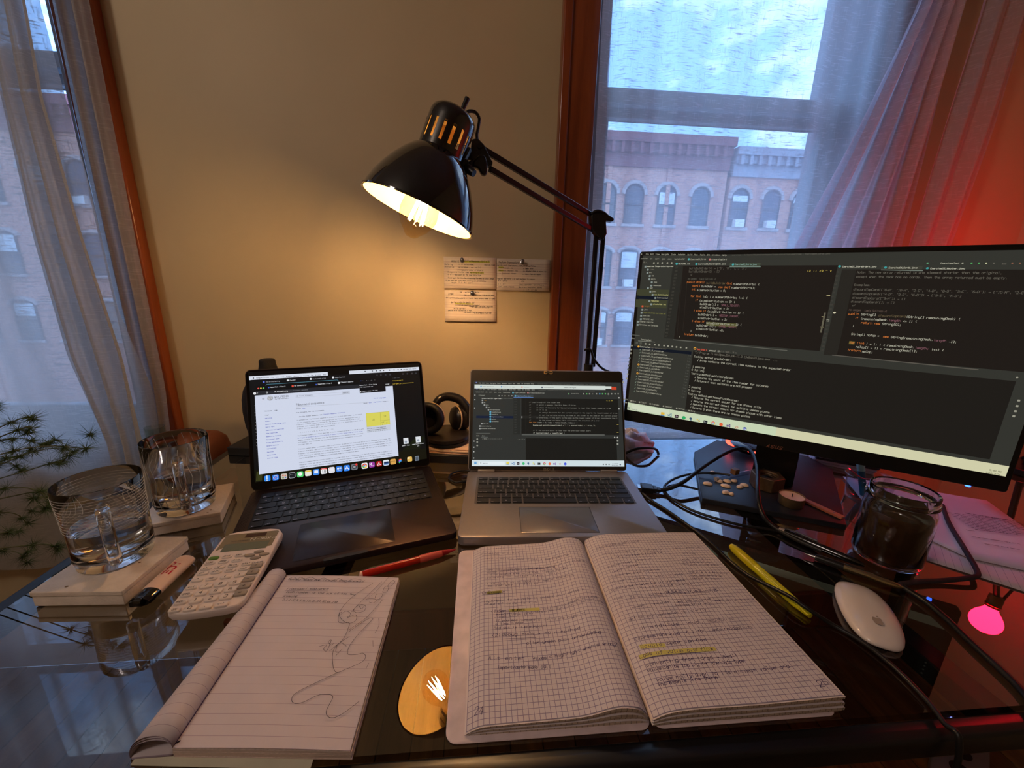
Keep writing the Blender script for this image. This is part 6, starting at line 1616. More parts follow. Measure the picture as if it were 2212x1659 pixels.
REDP = mat('clear red plastic', c(196, 34, 14), .18, var=0, trans=.25, spec=.6); GRIP = mat('pink rubber grip', c(206, 84, 70), .5, var=0)
t, Z, L = axis_thing('red_pen', 'clear red ballpoint pen lying in front of the left laptop', 'pen', at(776, 1243, .0052), at(985, 1187, .0045))
b = MB(Z); b.lathe([(.0001, 0), (.0042, .001), (.0044, .004)], 16); b.build('end_cap', mat('pale pink cap', c(226, 180, 168), .4, var=0), t)
b = MB(Z); b.lathe([(.0044, .004), (.0048, .01), (.0048, L * .60)], 18); b.build('barrel', REDP, t)
b = MB(Z); b.lathe([(.0049, L * .60), (.0052, L * .65), (.0049, L * .80), (.0044, L * .84)], 18); b.build('grip', GRIP, t)
b = MB(Z); b.lathe([(.0042, L * .84), (.0032, L * .90), (.0014, L * .97), (.0004, L)], 16); b.build('tip', mat('dark red tip', c(150, 20, 22), .3, var=0), t)

YEL = mat('yellow pen plastic', c(196, 188, 22), .25, var=0, spec=.6); YELD = mat('deeper yellow cap', c(186, 172, 16), .35, var=0)
t, Z, L = axis_thing('highlighter', 'thin yellow highlighter pen lying right of the open notebook', 'highlighter', at(1578, 1178, .0062), at(1751, 1331, .004))
b = MB(Z); b.lathe([(.0001, 0), (.0040, .0015), (.0058, .008), (.0064, .020), (.0066, L * .36), (.0060, L * .37)], 20); b.build('cap', YELD, t)
b = MB(Z); b.lathe([(.0060, L * .36), (.0060, L * .60), (.0054, L * .85), (.0028, L), (.0001, L)], 20); b.build('barrel', YEL, t)
b = MB(Z); b.box(.0052, .0066, -.002, .002, L * .62, L * .96) if False else b.tube([(0.0055, .0035, L * .45), (0.0050, .0042, L * .80), (.002, .004, L * 1.0)], .0014, 6); b.build('clip', YEL, t)

SILP = mat('polished steel barrel', c(176, 164, 128), .14, 1.0, var=0)
t, Z, L = axis_thing('steel_pen', 'black and polished steel ballpoint pen beside the mouse', 'pen', at(1738, 1195, .0058), at(1951, 1270, .006))
b = MB(Z); b.lathe([(.0003, 0), (.0008, .002), (.0024, .012), (.0030, .0125)], 14); b.build('tip', STEEL, t)
b = MB(Z); b.lathe([(.0042, .0125), (.0050, .018), (.0052, L * .42)], 18); b.build('grip', BLACK, t)
b = MB(Z); b.lathe([(.0054, L * .42), (.0056, L * .55), (.0052, L * .86), (.0036, L * .95), (.0012, L), (.0001, L)], 18); b.build('barrel', SILP, t)
t, Z, L = axis_thing('black_pen', 'glossy black gel pen lying behind the steel pen', 'pen', at(1682, 1144, .006), at(1868, 1222, .006))
b = MB(Z); b.lathe([(.0001, 0), (.0045, .0005), (.0046, .008)], 16); b.build('end_button', mat('clear grey end', c(150, 140, 140), .2, var=0), t)
b = MB(Z); b.lathe([(.0052, .008), (.0054, .02), (.0054, L * .80), (.0048, L * .9), (.002, L), (.0001, L)], 18); b.build('barrel', GLOSSBLACK, t)
b = MB(Z); P = lambda u, v: V((.0055, v, u)) ; write(b, lambda u, v: V((.00555, -v, u)), '0.7 energel', L * .28, -.0015, .0024, .0026, .0004, 0); b.build('lettering', mat('grey print', c(130, 126, 124), .5, var=0), t, smooth=0)
b = MB(Z); b.tube([(.006, -.001, .010), (.0075, -.001, .016), (.0068, -.001, .05)], .0012, 6); b.build('clip', BLACK, t)

# ================================================================== white mouse
MWH = mat('white glossy mouse', c(216, 206, 204), .22, var=0, coat=.4)
mp_ = [at(1797, 1261, .004), at(1957, 1412, .004)]; mc_ = mid(at(1797, 1261, 0), at(1955, 1415, 0)); mcx = V((.462, .351, 0))
md = (at(1802, 1262, 0) - at(1935, 1420, 0)); ma = radians(60)
t = thing('mouse', 'white wireless mouse with a grey fruit emblem, lying at the right front of the desk', 'mouse', (mcx.x, mcx.y, 0), ma - pi / 2)
MM_ = mw(t); LX, WX = .104, .053
def sup(a, ex=3.0):
    ca_, sa_ = cos(a), sin(a); r = (abs(ca_) ** ex + abs(sa_) ** ex) ** (-1 / ex); return r * ca_, r * sa_
b = MB(MM_); n = 40; prs = [(.93, .0012), (.985, .004), (1.0, .0065), (.985, .010), (.93, .0135), (.82, .0170), (.62, .0200), (.35, .0215), (.12, .0218)]
vs = []
for k, z in prs:
    for i in range(n):
        x, y = sup(2 * pi * i / n); yy = y * LX / 2 * k; vs.append((x * WX / 2 * k * (1 + .035 * cos(pi * y)), yy, .0012 + (z - .0012) * .82 * (1 - .30 * (yy / (LX / 2)) ** 2 + .05 * yy / LX)))
b.add(vs, [(j * n + i, j * n + (i + 1) % n, (j + 1) * n + (i + 1) % n, (j + 1) * n + i) for j in range(len(prs) - 1) for i in range(n)] + [tuple(range((len(prs) - 1) * n, len(prs) * n)), tuple(range(n - 1, -1, -1))])
b.build('top_shell', MWH, t, smooth=60)
b = MB(MM_); vs = []
for k, z in ((.90, .0003), (.94, .0016)):
    for i in range(n):
        x, y = sup(2 * pi * i / n); vs.append((x * WX / 2 * k, y * LX / 2 * k, z))
b.add(vs, [(i, (i + 1) % n, n + (i + 1) % n, n + i) for i in range(n)] + [tuple(range(n - 1, -1, -1))]); b.build('metal_underside', STEEL, t)
def mtop(x, y): return .0012 + (.0222 - .0012) * .82 * (1 - .30 * (y / (LX / 2)) ** 2 + .05 * y / LX) * (1 - .16 * (x / .02) ** 2 * .35)
b = MB(MM_); ox, oy = .0, -.026; ap = [(0, -.0046), (.0018, -.0052), (.0034, -.004), (.0046, -.001), (.0040, .0022), (.0048, .0034), (.0034, .0048), (.0016, .0046), (0, .0040), (-.0016, .0046), (-.0036, .0044), (-.0048, .0018), (-.0044, -.0014), (-.0032, -.004), (-.0016, -.0052)]
b.add([(ox + x, oy + y, mtop(ox + x, oy + y) + .0001) for x, y in ap], [tuple(range(len(ap)))])
lf = [(.0, .0054), (.0022, .0062), (.0024, .0084), (.0004, .0076)]; b.add([(ox + x, oy + y, mtop(ox + x, oy + y) + .0001) for x, y in lf], [(0, 1, 2, 3)])
b.build('emblem', mat('grey print emblem', c(160, 146, 138), .4, var=0), t, smooth=0)

# ================================================================== jar of brown drink
JT = NT('jar glass'); _p = JT.n('ShaderNodeBsdfPrincipled', Roughness=0.02, IOR=1.45); _p.inputs['Transmission Weight'].default_value = 1.0; _p.inputs['Base Color'].default_value = (.95, .95, .96, 1); JT.l(_p.outputs[0], JT.out.inputs[0])
jc = V((.5900, .4470, .0008)); t = thing('glass_jar', 'open wide-mouth glass jar of dark brown drink behind the mouse', 'jar', jc)
b = MB(Matrix.Translation(jc))
op = [(.0001, 0), (.031, 0), (.0375, .004), (.0395, .010), (.0395, .078), (.0385, .086), (.0365, .092), (.0365, .095), (.0385, .0965), (.0365, .099), (.0385, .1015), (.0365, .104), (.0368, .111), (.0355, .1125)]
ip = [(.0335, .111), (.0335, .092), (.0355, .084), (.0368, .077), (.0368, .012), (.033, .006), (.0001, .005)]
b.lathe(op + ip, 56); b.build('glass_body', JT.m, t, smooth=50)
b = MB(Matrix.Translation(jc)); b.lathe([(.0001, .0056), (.032, .0064), (.0364, .0125), (.0364, .076), (.0358, .079), (.0001, .079)], 48)
b.build('drink', mat('dark brown tea', c(58, 32, 14), .08, var=0, spec=.5), t, label='dark brown drink filling two thirds of the jar')

# ================================================================== things on the monitor's base
bz = .0113
BRNZ = mat('old bronze', c(112, 88, 66), .45, .7, var=.15, vscale=200, bump=.2, bscale=500)
nc = mid(at(1625, 1052, bz), at(1693, 1066, bz)); nc = V((nc.x + .006, nc.y + .014, bz))
t = thing('hex_nut', 'large brown metal hexagonal nut standing on the monitor base', 'nut', nc, radians(12))
b = MB(mw(t)); n = 6; ro, ri, hh = .0285, .0165, .026
hexo = [(ro * cos(pi / 3 * i), ro * sin(pi / 3 * i)) for i in range(6)]; N_ = 36
def hexr(a): return ro * cos(pi / 6) / cos((a % (pi / 3)) - pi / 6)
vs = []
for z, kin in ((0, 0), (hh, 0)):
    vs += [(hexr(2 * pi * i / N_) * cos(2 * pi * i / N_), hexr(2 * pi * i / N_) * sin(2 * pi * i / N_), z) for i in range(N_)]
    vs += [(ri * cos(2 * pi * i / N_), ri * sin(2 * pi * i / N_), z) for i in range(N_)]
fs = []
for i in range(N_):
    j = (i + 1) % N_; fs += [(i, j, 2 * N_ + j, 2 * N_ + i), (2 * N_ + i, 2 * N_ + j, 3 * N_ + j, 3 * N_ + i), (3 * N_ + i, 3 * N_ + j, N_ + j, N_ + i), (N_ + i, N_ + j, j, i)]
b.add(vs, fs); b.build('nut_body', BRNZ, t, bevel=.0012, smooth=30)
b = MB(mw(t)); 
for k in range(6): b.lathe([(ri, .003 + k * .0036), (ri - .0012, .0048 + k * .0036), (ri, .0066 + k * .0036)], 32)
b.build('thread', BRNZ, t)
b = MB(Matrix.Translation(nc)); b.ball((0, 0, .012), .0125, 16, 10, sc=(1, 1, .85)); tag(b.build('black_bead', BLACK, None, 'dark round stopper sitting inside the hexagonal nut', 'bead', origin=nc))

tc_ = mid(at(1690, 1090, bz), at(1740, 1098, bz)); tc_ = V((tc_.x, tc_.y + .008, bz))
t = thing('tealight', 'tealight candle in a metal cup on the monitor base', 'candle', tc_)
b = MB(Matrix.Translation(tc_)); b.lathe([(.0001, 0), (.0185, 0), (.0192, .001), (.0196, .0165), (.0200, .0170), (.0192, .0172), (.0190, .0160), (.0188, .002)], 40); b.build('metal_cup', mat('dull brass foil', c(146, 122, 90), .35, .8, var=.06), t)
b = MB(Matrix.Translation(tc_)); b.lathe([(.0001, .0136), (.006, .0132), (.012, .0138), (.0165, .0148), (.0187, .0152)], 32); b.build('wax', mat('cream wax', c(226, 190, 166), .3, var=.04, sub=.3), t, label='cream coloured wax')
b = MB(Matrix.Translation(tc_)); b.tube([(0, 0, .0134), (.0006, 0, .0170), (.0002, .0004, .0200)], .0007, 6); b.build('wick', BLACK, t)

s0, s1 = at(1737, 1078, bz + .004), at(1822, 1117, bz + .004)
t, Z, L = axis_thing('wooden_holder', 'short flat reddish wooden stick beside the tealight, overhanging the monitor base', 'stick', s0, s1)
b = MB(mw(t)); b.box(-L / 2, L / 2, -.0055, .0055, bz + .0002, bz + .0045); b.build('stick_body', wood('reddish stick wood', c(150, 84, 60), c(190, 110, 84), (1, 8, 8)), t, bevel=.0008)
b = MB(mw(t)); b.cyl((L * .28, 0, bz + .0044), (L * .28, 0, bz + .0050), .0018, n=12); b.build('hole_ring', STEEL, t)

# shells
SHELL = mat('cream shell', c(226, 198, 172), .35, var=.08, vscale=80, coat=.3)
def shell_mesh(L, W_, hgt, seed):
    random.seed(seed); b_ = MB(); n = 18; rings = [(1, 0), (.96, .35), (.8, .7), (.5, .93), (.2, 1)]
    vs = [(L / 2 * k * cos(2 * pi * i / n) * (1 + .10 * cos(2 * pi * i / n + seed)) + (1 - k) * L * .08, W_ / 2 * k * sin(2 * pi * i / n) * (1 + .08 * cos(4 * pi * i / n + seed)), z * hgt * (1 + .05 * cos(8 * pi * i / n))) for k, z in rings for i in range(n)]
    b_.add(vs, [(j * n + i, j * n + (i + 1) % n, (j + 1) * n + (i + 1) % n, (j + 1) * n + i) for j in range(len(rings) - 1) for i in range(n)] + [tuple(range(4 * n, 5 * n)), tuple(range(n - 1, -1, -1))])
    return b_
SHL = [(1538, 1022, .011, .008, 0, 'small cream shell at the back, left of the glass vial'), (1528, 1046, .018, .011, -20, 'leftmost cream shell on the monitor base'), (1554, 1041, .013, .008, -30, 'small cream shell third from the left on the monitor base'), (1571, 1041, .015, .008, -35, 'cream shell just in front of the small wooden cube, left one'),
       (1586, 1040, .012, .008, -20, 'cream shell touching the small wooden cube on its right'), (1567, 1051, .018, .011, -40, 'widest cream shell in the middle of the scatter'), (1598, 1053, .014, .010, 10, 'cream shell of the right-hand pair, left one'), (1607, 1049, .015, .009, -35, 'cream shell of the right-hand pair, nearest the hexagonal nut'),
       (1567, 1065, .014, .011, 20, 'front cream shell with a notched edge'), (1580, 1069, .009, .006, -30, 'smallest cream shell at the front of the scatter')]
for i, (x, y, L, W_, a, lab) in enumerate(SHL):
    p = at(x, y, bz); b = shell_mesh(L, W_, .0045, i); b.M = Matrix.Identity(4)
    o = b.build('seashell', SHELL, None, lab, 'shell', 'shells on the monitor base', smooth=60); o.location = (p.x, p.y, bz + .0004); o.rotation_euler = (0, 0, radians(a))
p = at(1585, 1034, bz); b = MB(Matrix.Translation((p.x, p.y, 0)) @ Matrix.Rotation(.35, 4, 'Z')); b.box(-.0065, .0065, -.0055, .0055, bz + .0105, bz + .0215)
b.build('wooden_cube', wood('brown cube wood', c(96, 66, 44), c(124, 90, 60)), None, 'tiny brown wooden cube lying across the glass vial', 'cube', bevel=.0008, origin=(p.x, p.y, bz + .0105))
v0_, v1_ = at(1550, 1034, bz + .005), at(1617, 1020, bz + .005)
t, Z, L = axis_thing('glass_vial', 'small clear glass vial lying on the monitor base', 'vial', v0_, v1_)
b = MB(Z); b.lathe([(.0001, 0), (.0035, .0004), (.0048, .004), (.0048, L - .003), (.0038, L), (.0001, L)], 18); b.build('vial_body', thin_glass('vial glass', (.80, .84, .9), 1.6, 2.0), t, smooth=50)
b = MB(Z); b.lathe([(.0001, -.0055), (.0042, -.0055), (.0042, .0006), (.0001, .0006)], 14); b.build('stopper', mat('grey stopper', c(150, 146, 150), .4, var=0), t)

# glowing red mouse behind the stand
gc = at(1603, 1006, .0); gc = V((.612, .792, .0113)); RZm = thing('red_glowing_mouse', 'small black mouse with red glowing stripes, half hidden behind the monitor stand', 'mouse', gc, radians(20))
b = MB(mw(RZm)); b.ball((0, 0, .013), .034, 24, 12, sc=(.85, 1.2, .36)); b.build('body', GLOSSBLACK, RZm, smooth=60)
RG = emit('red mouse light', (1.0, .05, .03), 6.0)
for sgn in (-1, 1):
    b = MB(mw(RZm)); pts_ = []
    for k in range(9):
        a = radians(-150 + 120 * k / 8) if sgn < 0 else radians(165 - 90 * k / 8)
        pts_.append((.0305 * cos(a), .0425 * sin(a), .0155 if sgn < 0 else .0155))
    b.tube(pts_, [.001 + .0034 * sin(pi * k / 8) for k in range(9)], 8); b.build('light_strip', RG, RZm, label='glowing red strip')

# ================================================================== crumpled wrapper and pens pot
random.seed(21)
wc = at(1376, 978, .0); wc = V((.366, .862, 0)); t = thing('crumpled_wrapper', 'crumpled white and pink paper wrapper behind the middle laptop', 'wrapper', wc)
b = MB(Matrix.Translation(wc)); n = 22; m_ = 12; vs = []
for j in range(m_ + 1):
    for i in range(n):
        a = 2 * pi * i / n; ph_ = pi / 2 * j / m_; r = cos(ph_) * (1 + .12 * sin(5 * a + j) + .06 * random.uniform(-1, 1)); vs.append((.056 * r * cos(a), .050 * r * sin(a), max(.001, .040 * sin(ph_) * (1 + .15 * sin(3 * a + j * 1.3) + .07 * random.uniform(-1, 1)))))
b.add(vs, [(j * n + i, j * n + (i + 1) % n, (j + 1) * n + (i + 1) % n, (j + 1) * n + i) for j in range(m_) for i in range(n)])
WR_ = NT('printed wrapper paper'); _p = WR_.n('ShaderNodeBsdfPrincipled', Roughness=.55); _tc = WR_.n('ShaderNodeTexCoord'); _n = WR_.n('ShaderNodeTexNoise', Scale=26.0, Detail=2.0); WR_.l(_tc.outputs['Object'], _n.inputs['Vector'])
_r = WR_.n('ShaderNodeValToRGB'); _r.color_ramp.elements[0].position = .58; _r.color_ramp.elements[0].color = (*c(206, 200, 208), 1); _r.color_ramp.elements[1].position = .74; _r.color_ramp.elements[1].color = (*c(206, 120, 116), 1)
WR_.l(_n.outputs['Fac'], _r.inputs['Fac']); WR_.l(_r.outputs[0], _p.inputs['Base Color']); WR_.l(_p.outputs[0], WR_.out.inputs[0])
b.build('paper', WR_.m, t, smooth=40, sub=1)
b = MB(); b.tube(smooth_path([V((.335, .812, .004)), V((.355, .800, .020)), V((.385, .800, .022)), V((.408, .812, .012)), V((.412, .806, .002))], 8), [.003] * 33, 8); b.build('black_strap', BLACK, t)

pc_ = at(1845, 1092, 0); pc_ = V((.716, .600, .0006))
t = thing('clear_cup', 'small clear plastic tub behind the jar', 'tub', pc_)
PLC = thin_glass('clear thin plastic', (.86, .88, .92), 1.5, 1.6)
b = MB(Matrix.Translation(pc_)); b.lathe([(.0001, 0), (.026, 0), (.030, .004), (.034, .045), (.037, .047), (.037, .049)], 32); b.build('tub_body', PLC, t, smooth=50, solid=.0008)
t, Z, L = axis_thing('blue_marker', 'blue marker standing in the clear plastic tub', 'marker', V((.718, .606, .006)), V((.706, .624, .090)))
b = MB(Z); b.lathe([(.0001, 0), (.0055, .001), (.006, L * .55)], 16); b.build('barrel', mat('blue pen plastic', c(40, 110, 150), .3, var=0), t)
b = MB(Z); b.lathe([(.0062, L * .55), (.0062, L * .72)], 16); b.build('band', mat('pale blue band', c(150, 210, 220), .3, var=0), t)
b = MB(Z); b.lathe([(.006, L * .72), (.0055, L * .98), (.0001, L)], 16); b.build('cap', mat('teal cap', c(22, 90, 130), .3, var=0), t)
b = MB(); b.ball((.722, .596, .022), .014, 14, 10, sc=(1, .7, 1)); b.build('dark_cloth_ball', MATTBLACK, None, 'black balled cloth in the clear plastic tub', 'cloth', origin=(.722, .596, .02))
b = MB(); b.tube(smooth_path([V((.735, .59, .03)), V((.715, .585, .05)), V((.70, .60, .045)), V((.695, .62, .052))], 6), .0012, 6); b.build('pink_tie', mat('pink red tie', c(220, 60, 80), .4, var=0), None, 'pink red cord tie over the rim of the clear plastic tub', 'cord', origin=(.71, .6, .04))

# small notebooks behind the stand
n0 = at(1768, 990, .0); n0 = V((.800, .742, 0))
for k in range(4):
    b = MB(Matrix.Translation((n0.x + .012 + k * .002, n0.y + .015 - k * .002, 0)) @ Matrix.Rotation(radians(-38 + k * 2), 4, 'Z')); b.prism(rr(-.055, .055, -.04, .04, .003), .0008 + k * .0055, .0008 + k * .0055 + .0048)
    b.build('small_notebook', mat('notebook paper %d' % k, c(206 - k * 6, 196 - k * 4, 214), .7) if k != 2 else mat('notebook dark cover', c(44, 40, 56), .6), None,
            ('bottom', 'second from bottom', 'dark, third from bottom', 'top')[k] + ' small notebook of the low stack behind the monitor stand', 'notebook', 'small stacked notebooks', bevel=.0006, bseg=1, origin=(n0.x, n0.y, k * .0055))

# ================================================================== papers at the right
PAPW = mat('white printer paper', c(214, 200, 214), .7, var=.02)
PAPL = ruled('lined note sheet', c(216, 200, 206), c(120, 108, 140), .0085, 0, .05)
TEXTK = mat('printed grey text', c(84, 66, 88), .7, var=0)
q0, q1, q2_ = at(1989, 1208, 0), at(2103, 1245, 0), at(2018, 1131, 0)
ex = (q1 - q0).normalized(); ey = V((-ex.y, ex.x, 0))
b = MB(); Lp = .15
def lp(i, j): p = q0 + ex * (i * .125 - .0) + ey * (j * Lp); return V((p.x, p.y, .0012 + .0006 * sin(3 * i)))
b.grid(8, 8, lp, 0, lambda i, j: (i * .125, j * Lp)); t = thing('lined_sheet', 'lined note sheet with a blue edge under the printed page at the right', 'paper', (q0.x, q0.y, .001)); b.build('sheet', PAPL, t, smooth=180, solid=.0006)
b = MB(); b.quadstrip(lambda u, v: V((u, v, .0024)), [(q0 + ex * .118 + ey * s).xy[:] for s in (0, .15)], .004); b.build('blue_edge', mat('blue printed edge', c(120, 170, 200), .7, var=0), t, smooth=0)
r0, r1 = at(2100, 1214, .0), at(2212, 1238, .0); ex = (r1 - r0).normalized(); ey = V((-ex.y, ex.x, 0)); r00 = r0 - ex * .085 + ey * .0
t = thing('printed_page', 'large white printed page with dense grey text lying at the far right of the desk', 'paper', (r0.x, r0.y, .004))
CUT = .09
def pg(u, v, n=0.0):
    p = r00 + ex * u + ey * v; return V((p.x, p.y, .0036 + .0025 * sin(u * 18) ** 2 * .5 + n))
b = MB(); b.grid(10, 10, lambda i, j: pg(max(i * .216 + (.080 * (1 - min(1, j * 2.6))) * (1 - i), 0), j * .24), 0); b.build('sheet', PAPW, t, smooth=180, solid=.0005)
b = MB(); FRp = Fr(V((0, 0, .0050)), (1, 0, 0), (0, 1, 0)); ZR = (1700, 980, 3.77)
def pline(x0, y0, x1, y1, txt, w=.00045):
    a, q = FRp.uv(ZR[0] + x0 / ZR[2], ZR[1] + y0 / ZR[2]), FRp.uv(ZR[0] + x1 / ZR[2], ZR[1] + y1 / ZR[2]); L_ = sqrt((q[0] - a[0]) ** 2 + (q[1] - a[1]) ** 2); ca_, sa_ = (q[0] - a[0]) / L_, (q[1] - a[1]) / L_
    write(b, lambda u, v: V((a[0] + u * ca_ - v * sa_, a[1] + u * sa_ + v * ca_, .0064)), txt, 0, 0, L_ / len(txt), .0022, w)
txt_ = 'the reader should note that each section builds on the ideas set out before and adds more detail to them as needed'
pline(1456, 492, 1806, 548, 'Test: Research Background Report', .0007)
for k in range(10): pline(1312 + k * 24, 488 + k * 15, 2100 if k % 3 else 1880, 488 + k * 15 + (2100 - 1312 - k * 24 if k % 3 else 1880 - 1312 - k * 24) * .125, txt_[k * 3: k * 3 + (74 if k % 3 else 52)])
pline(1466, 630, 1530, 640, 'Report'); pline(1510, 684, 1900, 745, 'handwritten comments here on it'); pline(1612, 742, 1900, 790, 'see note more below')
b.build('print', TEXTK, t, smooth=0)
b = MB(); k0 = at(2170, 1236, 0); b.box(k0.x - .03, k0.x + .05, k0.y - .022, k0.y + .010, .0008, .0026) if False else None

# ================================================================== cables
def cable(name, label, pts, r, m=BLACK, extra=None, cat='cable'):
    ps = smooth_path(pts, 10); t_ = thing(name, label, cat, pts[0])
    b_ = MB(); b_.tube(ps, r, 10); b_.build('cord', m, t_, smooth=60); return t_
CAB = mat('black rubber cable', c(18, 17, 18), .4, var=.05)
t = cable('video_cable', 'thick black video cable arching from the middle laptop to the pens', [at(1418, 1058, .006), at(1440, 1057, .008), at(1475, 1042, .02), at(1520, 1008, .035), at(1565, 980, .05), at(1600, 968, .058), at(1625, 978, .058), at(1636, 1010, .052), at(1637, 1060, .04), at(1645, 1105, .022), at(1668, 1135, .008), at(1720, 1165, .005), at(1775, 1190, .0048)], .0036, CAB)
pl0, pl1 = at(1384, 1053, .0075), at(1420, 1058, .006); dd = (pl1 - pl0).normalized(); Zp = axes_matrix(pl0, dd, (0, 0, 1))
b = MB(Zp); b.box(-.0055, .0055, -.0105, .0105, 0, .022); b.box(-.0045, .0045, -.0075, .0075, .022, .029); b.box(-.0035, .0035, -.0055, .0055, .029, .036); b.build('plug', BLACK, t, bevel=.0012)
b = MB(Zp); b.box(-.0022, .0022, -.007, .007, -.006, 0); b.build('plug_tip', STEEL, t)
t = cable('thin_cable', 'thin black cable looping in front of the monitor base to the wooden cube', [at(1577, 1026, .026), at(1545, 1022, .022), at(1500, 1023, .016), at(1462, 1032, .008), at(1438, 1047, .004), at(1436, 1060, .003), at(1452, 1078, .003), at(1490, 1100, .003), at(1540, 1118, .003), at(1600, 1134, .003), at(1670, 1145, .003), at(1740, 1160, .0026), at(1800, 1195, .0026)], .0023, CAB)
t = cable('thin_cable', 'thin black cable running from the middle laptop past the highlighter over the front edge', [at(1388, 1066, .005), at(1405, 1080, .003), at(1440, 1102, .0028), at(1480, 1130, .0028), at(1530, 1168, .0028), at(1580, 1215, .0028), at(1620, 1245, .0028), at(1700, 1285, .0125), at(1745, 1315, .0120), at(1800, 1350, .0030), at(1860, 1385, .0028), at(1930, 1440, .0028), at(2000, 1510, .0028), at(2040, 1562, .0028), V((at(2050, 1585, 0).x, .220, .002)), V((at(2050, 1585, 0).x + .002, .215, -.06)), V((.43, .215, -.3)), V((.46, .26, -.6))], .0024, CAB)
t = cable('power_cable', 'thick black cable running from the pens to the right edge of the picture', [at(1950, 1268, .0045), at(2000, 1300, .0042), at(2050, 1342, .0042), at(2105, 1395, .0042), at(2160, 1445, .0042), at(2205, 1490, .0042), at(2260, 1560, .0042)], .0036, CAB)
t = cable('braided_cable', 'dark braided cable bent round the papers behind the jar', [at(2036, 1092, .004), at(2050, 1130, .008), at(2080, 1180, .009), at(2105, 1222, .009), at(2112, 1242, .009), at(2095, 1248, .008), at(2040, 1254, .0045), at(1990, 1256, .0042), at(1945, 1262, .0042)], .0032, mat('braided dark sleeve', c(40, 30, 38), .7, bump=.5, bscale=900))
t = cable('short_cable', 'short black cable with a plug lying between the two laptops', [at(1035, 1022, .003), at(1005, 1016, .003), at(978, 1022, .003), at(970, 1033, .003), at(985, 1042, .003), at(1000, 1040, .003)], .0018, CAB)
b = MB(); a_ = at(998, 1040, .004); c_ = at(1010, 1038, .004); b.tube([a_, c_], .0038, 10); b.build('plug', BLACK, t)
t = cable('monitor_cable', 'black cable passing behind the monitor stand', [at(1705, 1006, .004), at(1735, 998, .004), at(1765, 985, .006), at(1790, 960, .03)], .003, CAB)
# small clear clip
p = at(1612, 1164, .003); q = at(1645, 1172, .003)
t, Z, L = axis_thing('clear_clip', 'tiny clear plastic clip with a shiny end behind the highlighter', 'clip', p, q)
b = MB(Z); b.lathe([(.0001, 0), (.0022, .0002), (.0025, .004), (.0014, .0045), (.0024, .005), (.0026, .012), (.0014, .0125), (.0022, .013), (.0022, L), (.0001, L)], 14); b.build('clip_body', thin_glass('clip plastic', (.7, .7, .66), 1.6, 2.2), t, smooth=50)

# power strip on the floor
pf = at(2075, 1640, FLOORZ + .04); t = thing('power_strip', 'grey power strip with a small blue light on the floor under the desk', 'power strip', (pf.x, pf.y, FLOORZ), radians(35))
b = MB(mw(t)); b.prism(rr(-.13, .13, -.045, .045, .01), .002, .042); b.build('case', mat('grey plastic', c(120, 120, 124), .5), t, bevel=.003)
for k in range(4):
    b = MB(mw(t)); b.cyl((-.09 + k * .055, 0, .0415), (-.09 + k * .055, 0, .043), .018, n=20); b.build('outlet', MATTBLACK, t)
b = MB(mw(t)); b.cyl((.115, .02, .0415), (.115, .02, .0445), .004, n=12); b.build('power_light', emit('small blue lamp', (.15, .2, 1.0), 5.0), t)

# ================================================================== speaker, headphones and papers on the black board
sc_ = wal(567, 860, .872); sp = V((-.4555, .874, RZ))
t = thing('black_speaker', 'rounded black speaker with a narrow neck behind the left laptop', 'speaker', sp)
b = MB(Matrix.Translation(sp)); b.lathe([(.0001, .0006), (.044, .0006), (.049, .006), (.052, .024)], 40); b.build('foot', MATTBLACK, t, smooth=50)
b = MB(Matrix.Translation(sp)); b.lathe([(.0525, .024), (.0538, .0255), (.0530, .027)], 40); b.build('ring', mat('pale ring', c(150, 130, 110), .4, var=0), t)
b = MB(Matrix.Translation(sp)); b.lathe([(.0525, .027), (.056, .05), (.0575, .078), (.056, .105), (.051, .125), (.043, .140), (.033, .150), (.025, .157), (.0185, .166), (.0160, .178), (.0155, .186), (.013, .189), (.0001, .190)], 40); b.build('body', mat('dark knitted speaker cloth', c(26, 22, 20), .75, bump=.4, bscale=800), t, smooth=50)

# stack of papers and headphones
for k, (z0, th_, col, a) in enumerate(((RZ, .0022, (236, 196, 160), -9), (RZ + .0026, .0018, (226, 170, 140), -6), (RZ + .0048, .0030, (238, 204, 170), -11), (RZ + .0082, .0020, (232, 190, 152), -8))):
    pc2 = V((-.075 + .003 * k, .835 + .002 * (k % 2), z0))
    b = MB(Matrix.Translation(pc2) @ Matrix.Rotation(radians(a), 4, 'Z')); b.prism(rr(-.065, .060, -.045, .048, .002), .0004, th_)
    b.build('paper_pad', mat('pad paper %d' % k, c(*col), .75), None, ('lowest', 'second from the bottom', 'thick, third from the bottom', 'topmost')[k] + ' cream paper pad of the stack under the headphones', 'notepad', 'paper pads under the headphones', origin=pc2)
hz = RZ + .0104
hc = V((-.072, .840, hz)); t = thing('round_black_case', 'flat round black case under the headphones', 'case', hc)
b = MB(Matrix.Translation(hc)); b.lathe([(.0001, .0005), (.046, .0005), (.050, .003), (.0505, .009), (.048, .010)], 40); b.build('case_base', MATTBLACK, t, smooth=50)
b = MB(Matrix.Translation(hc)); b.lathe([(.0485, .0095), (.0510, .011), (.0505, .018), (.046, .0205), (.0001, .021)], 40); b.build('case_lid', mat('dark brown lid', c(36, 28, 22), .35, var=.05), t, smooth=50)
hb = V((-.082, .834, hz + .0215)); t = thing('headphones', 'black over-ear headphones standing behind the gap between the two laptops', 'headphones', hb)
HP = mat('black headphone plastic', c(24, 20, 19), .3, var=.05); CUSH = mat('black leatherette cushion', c(18, 15, 14), .5, bump=.2, bscale=400)
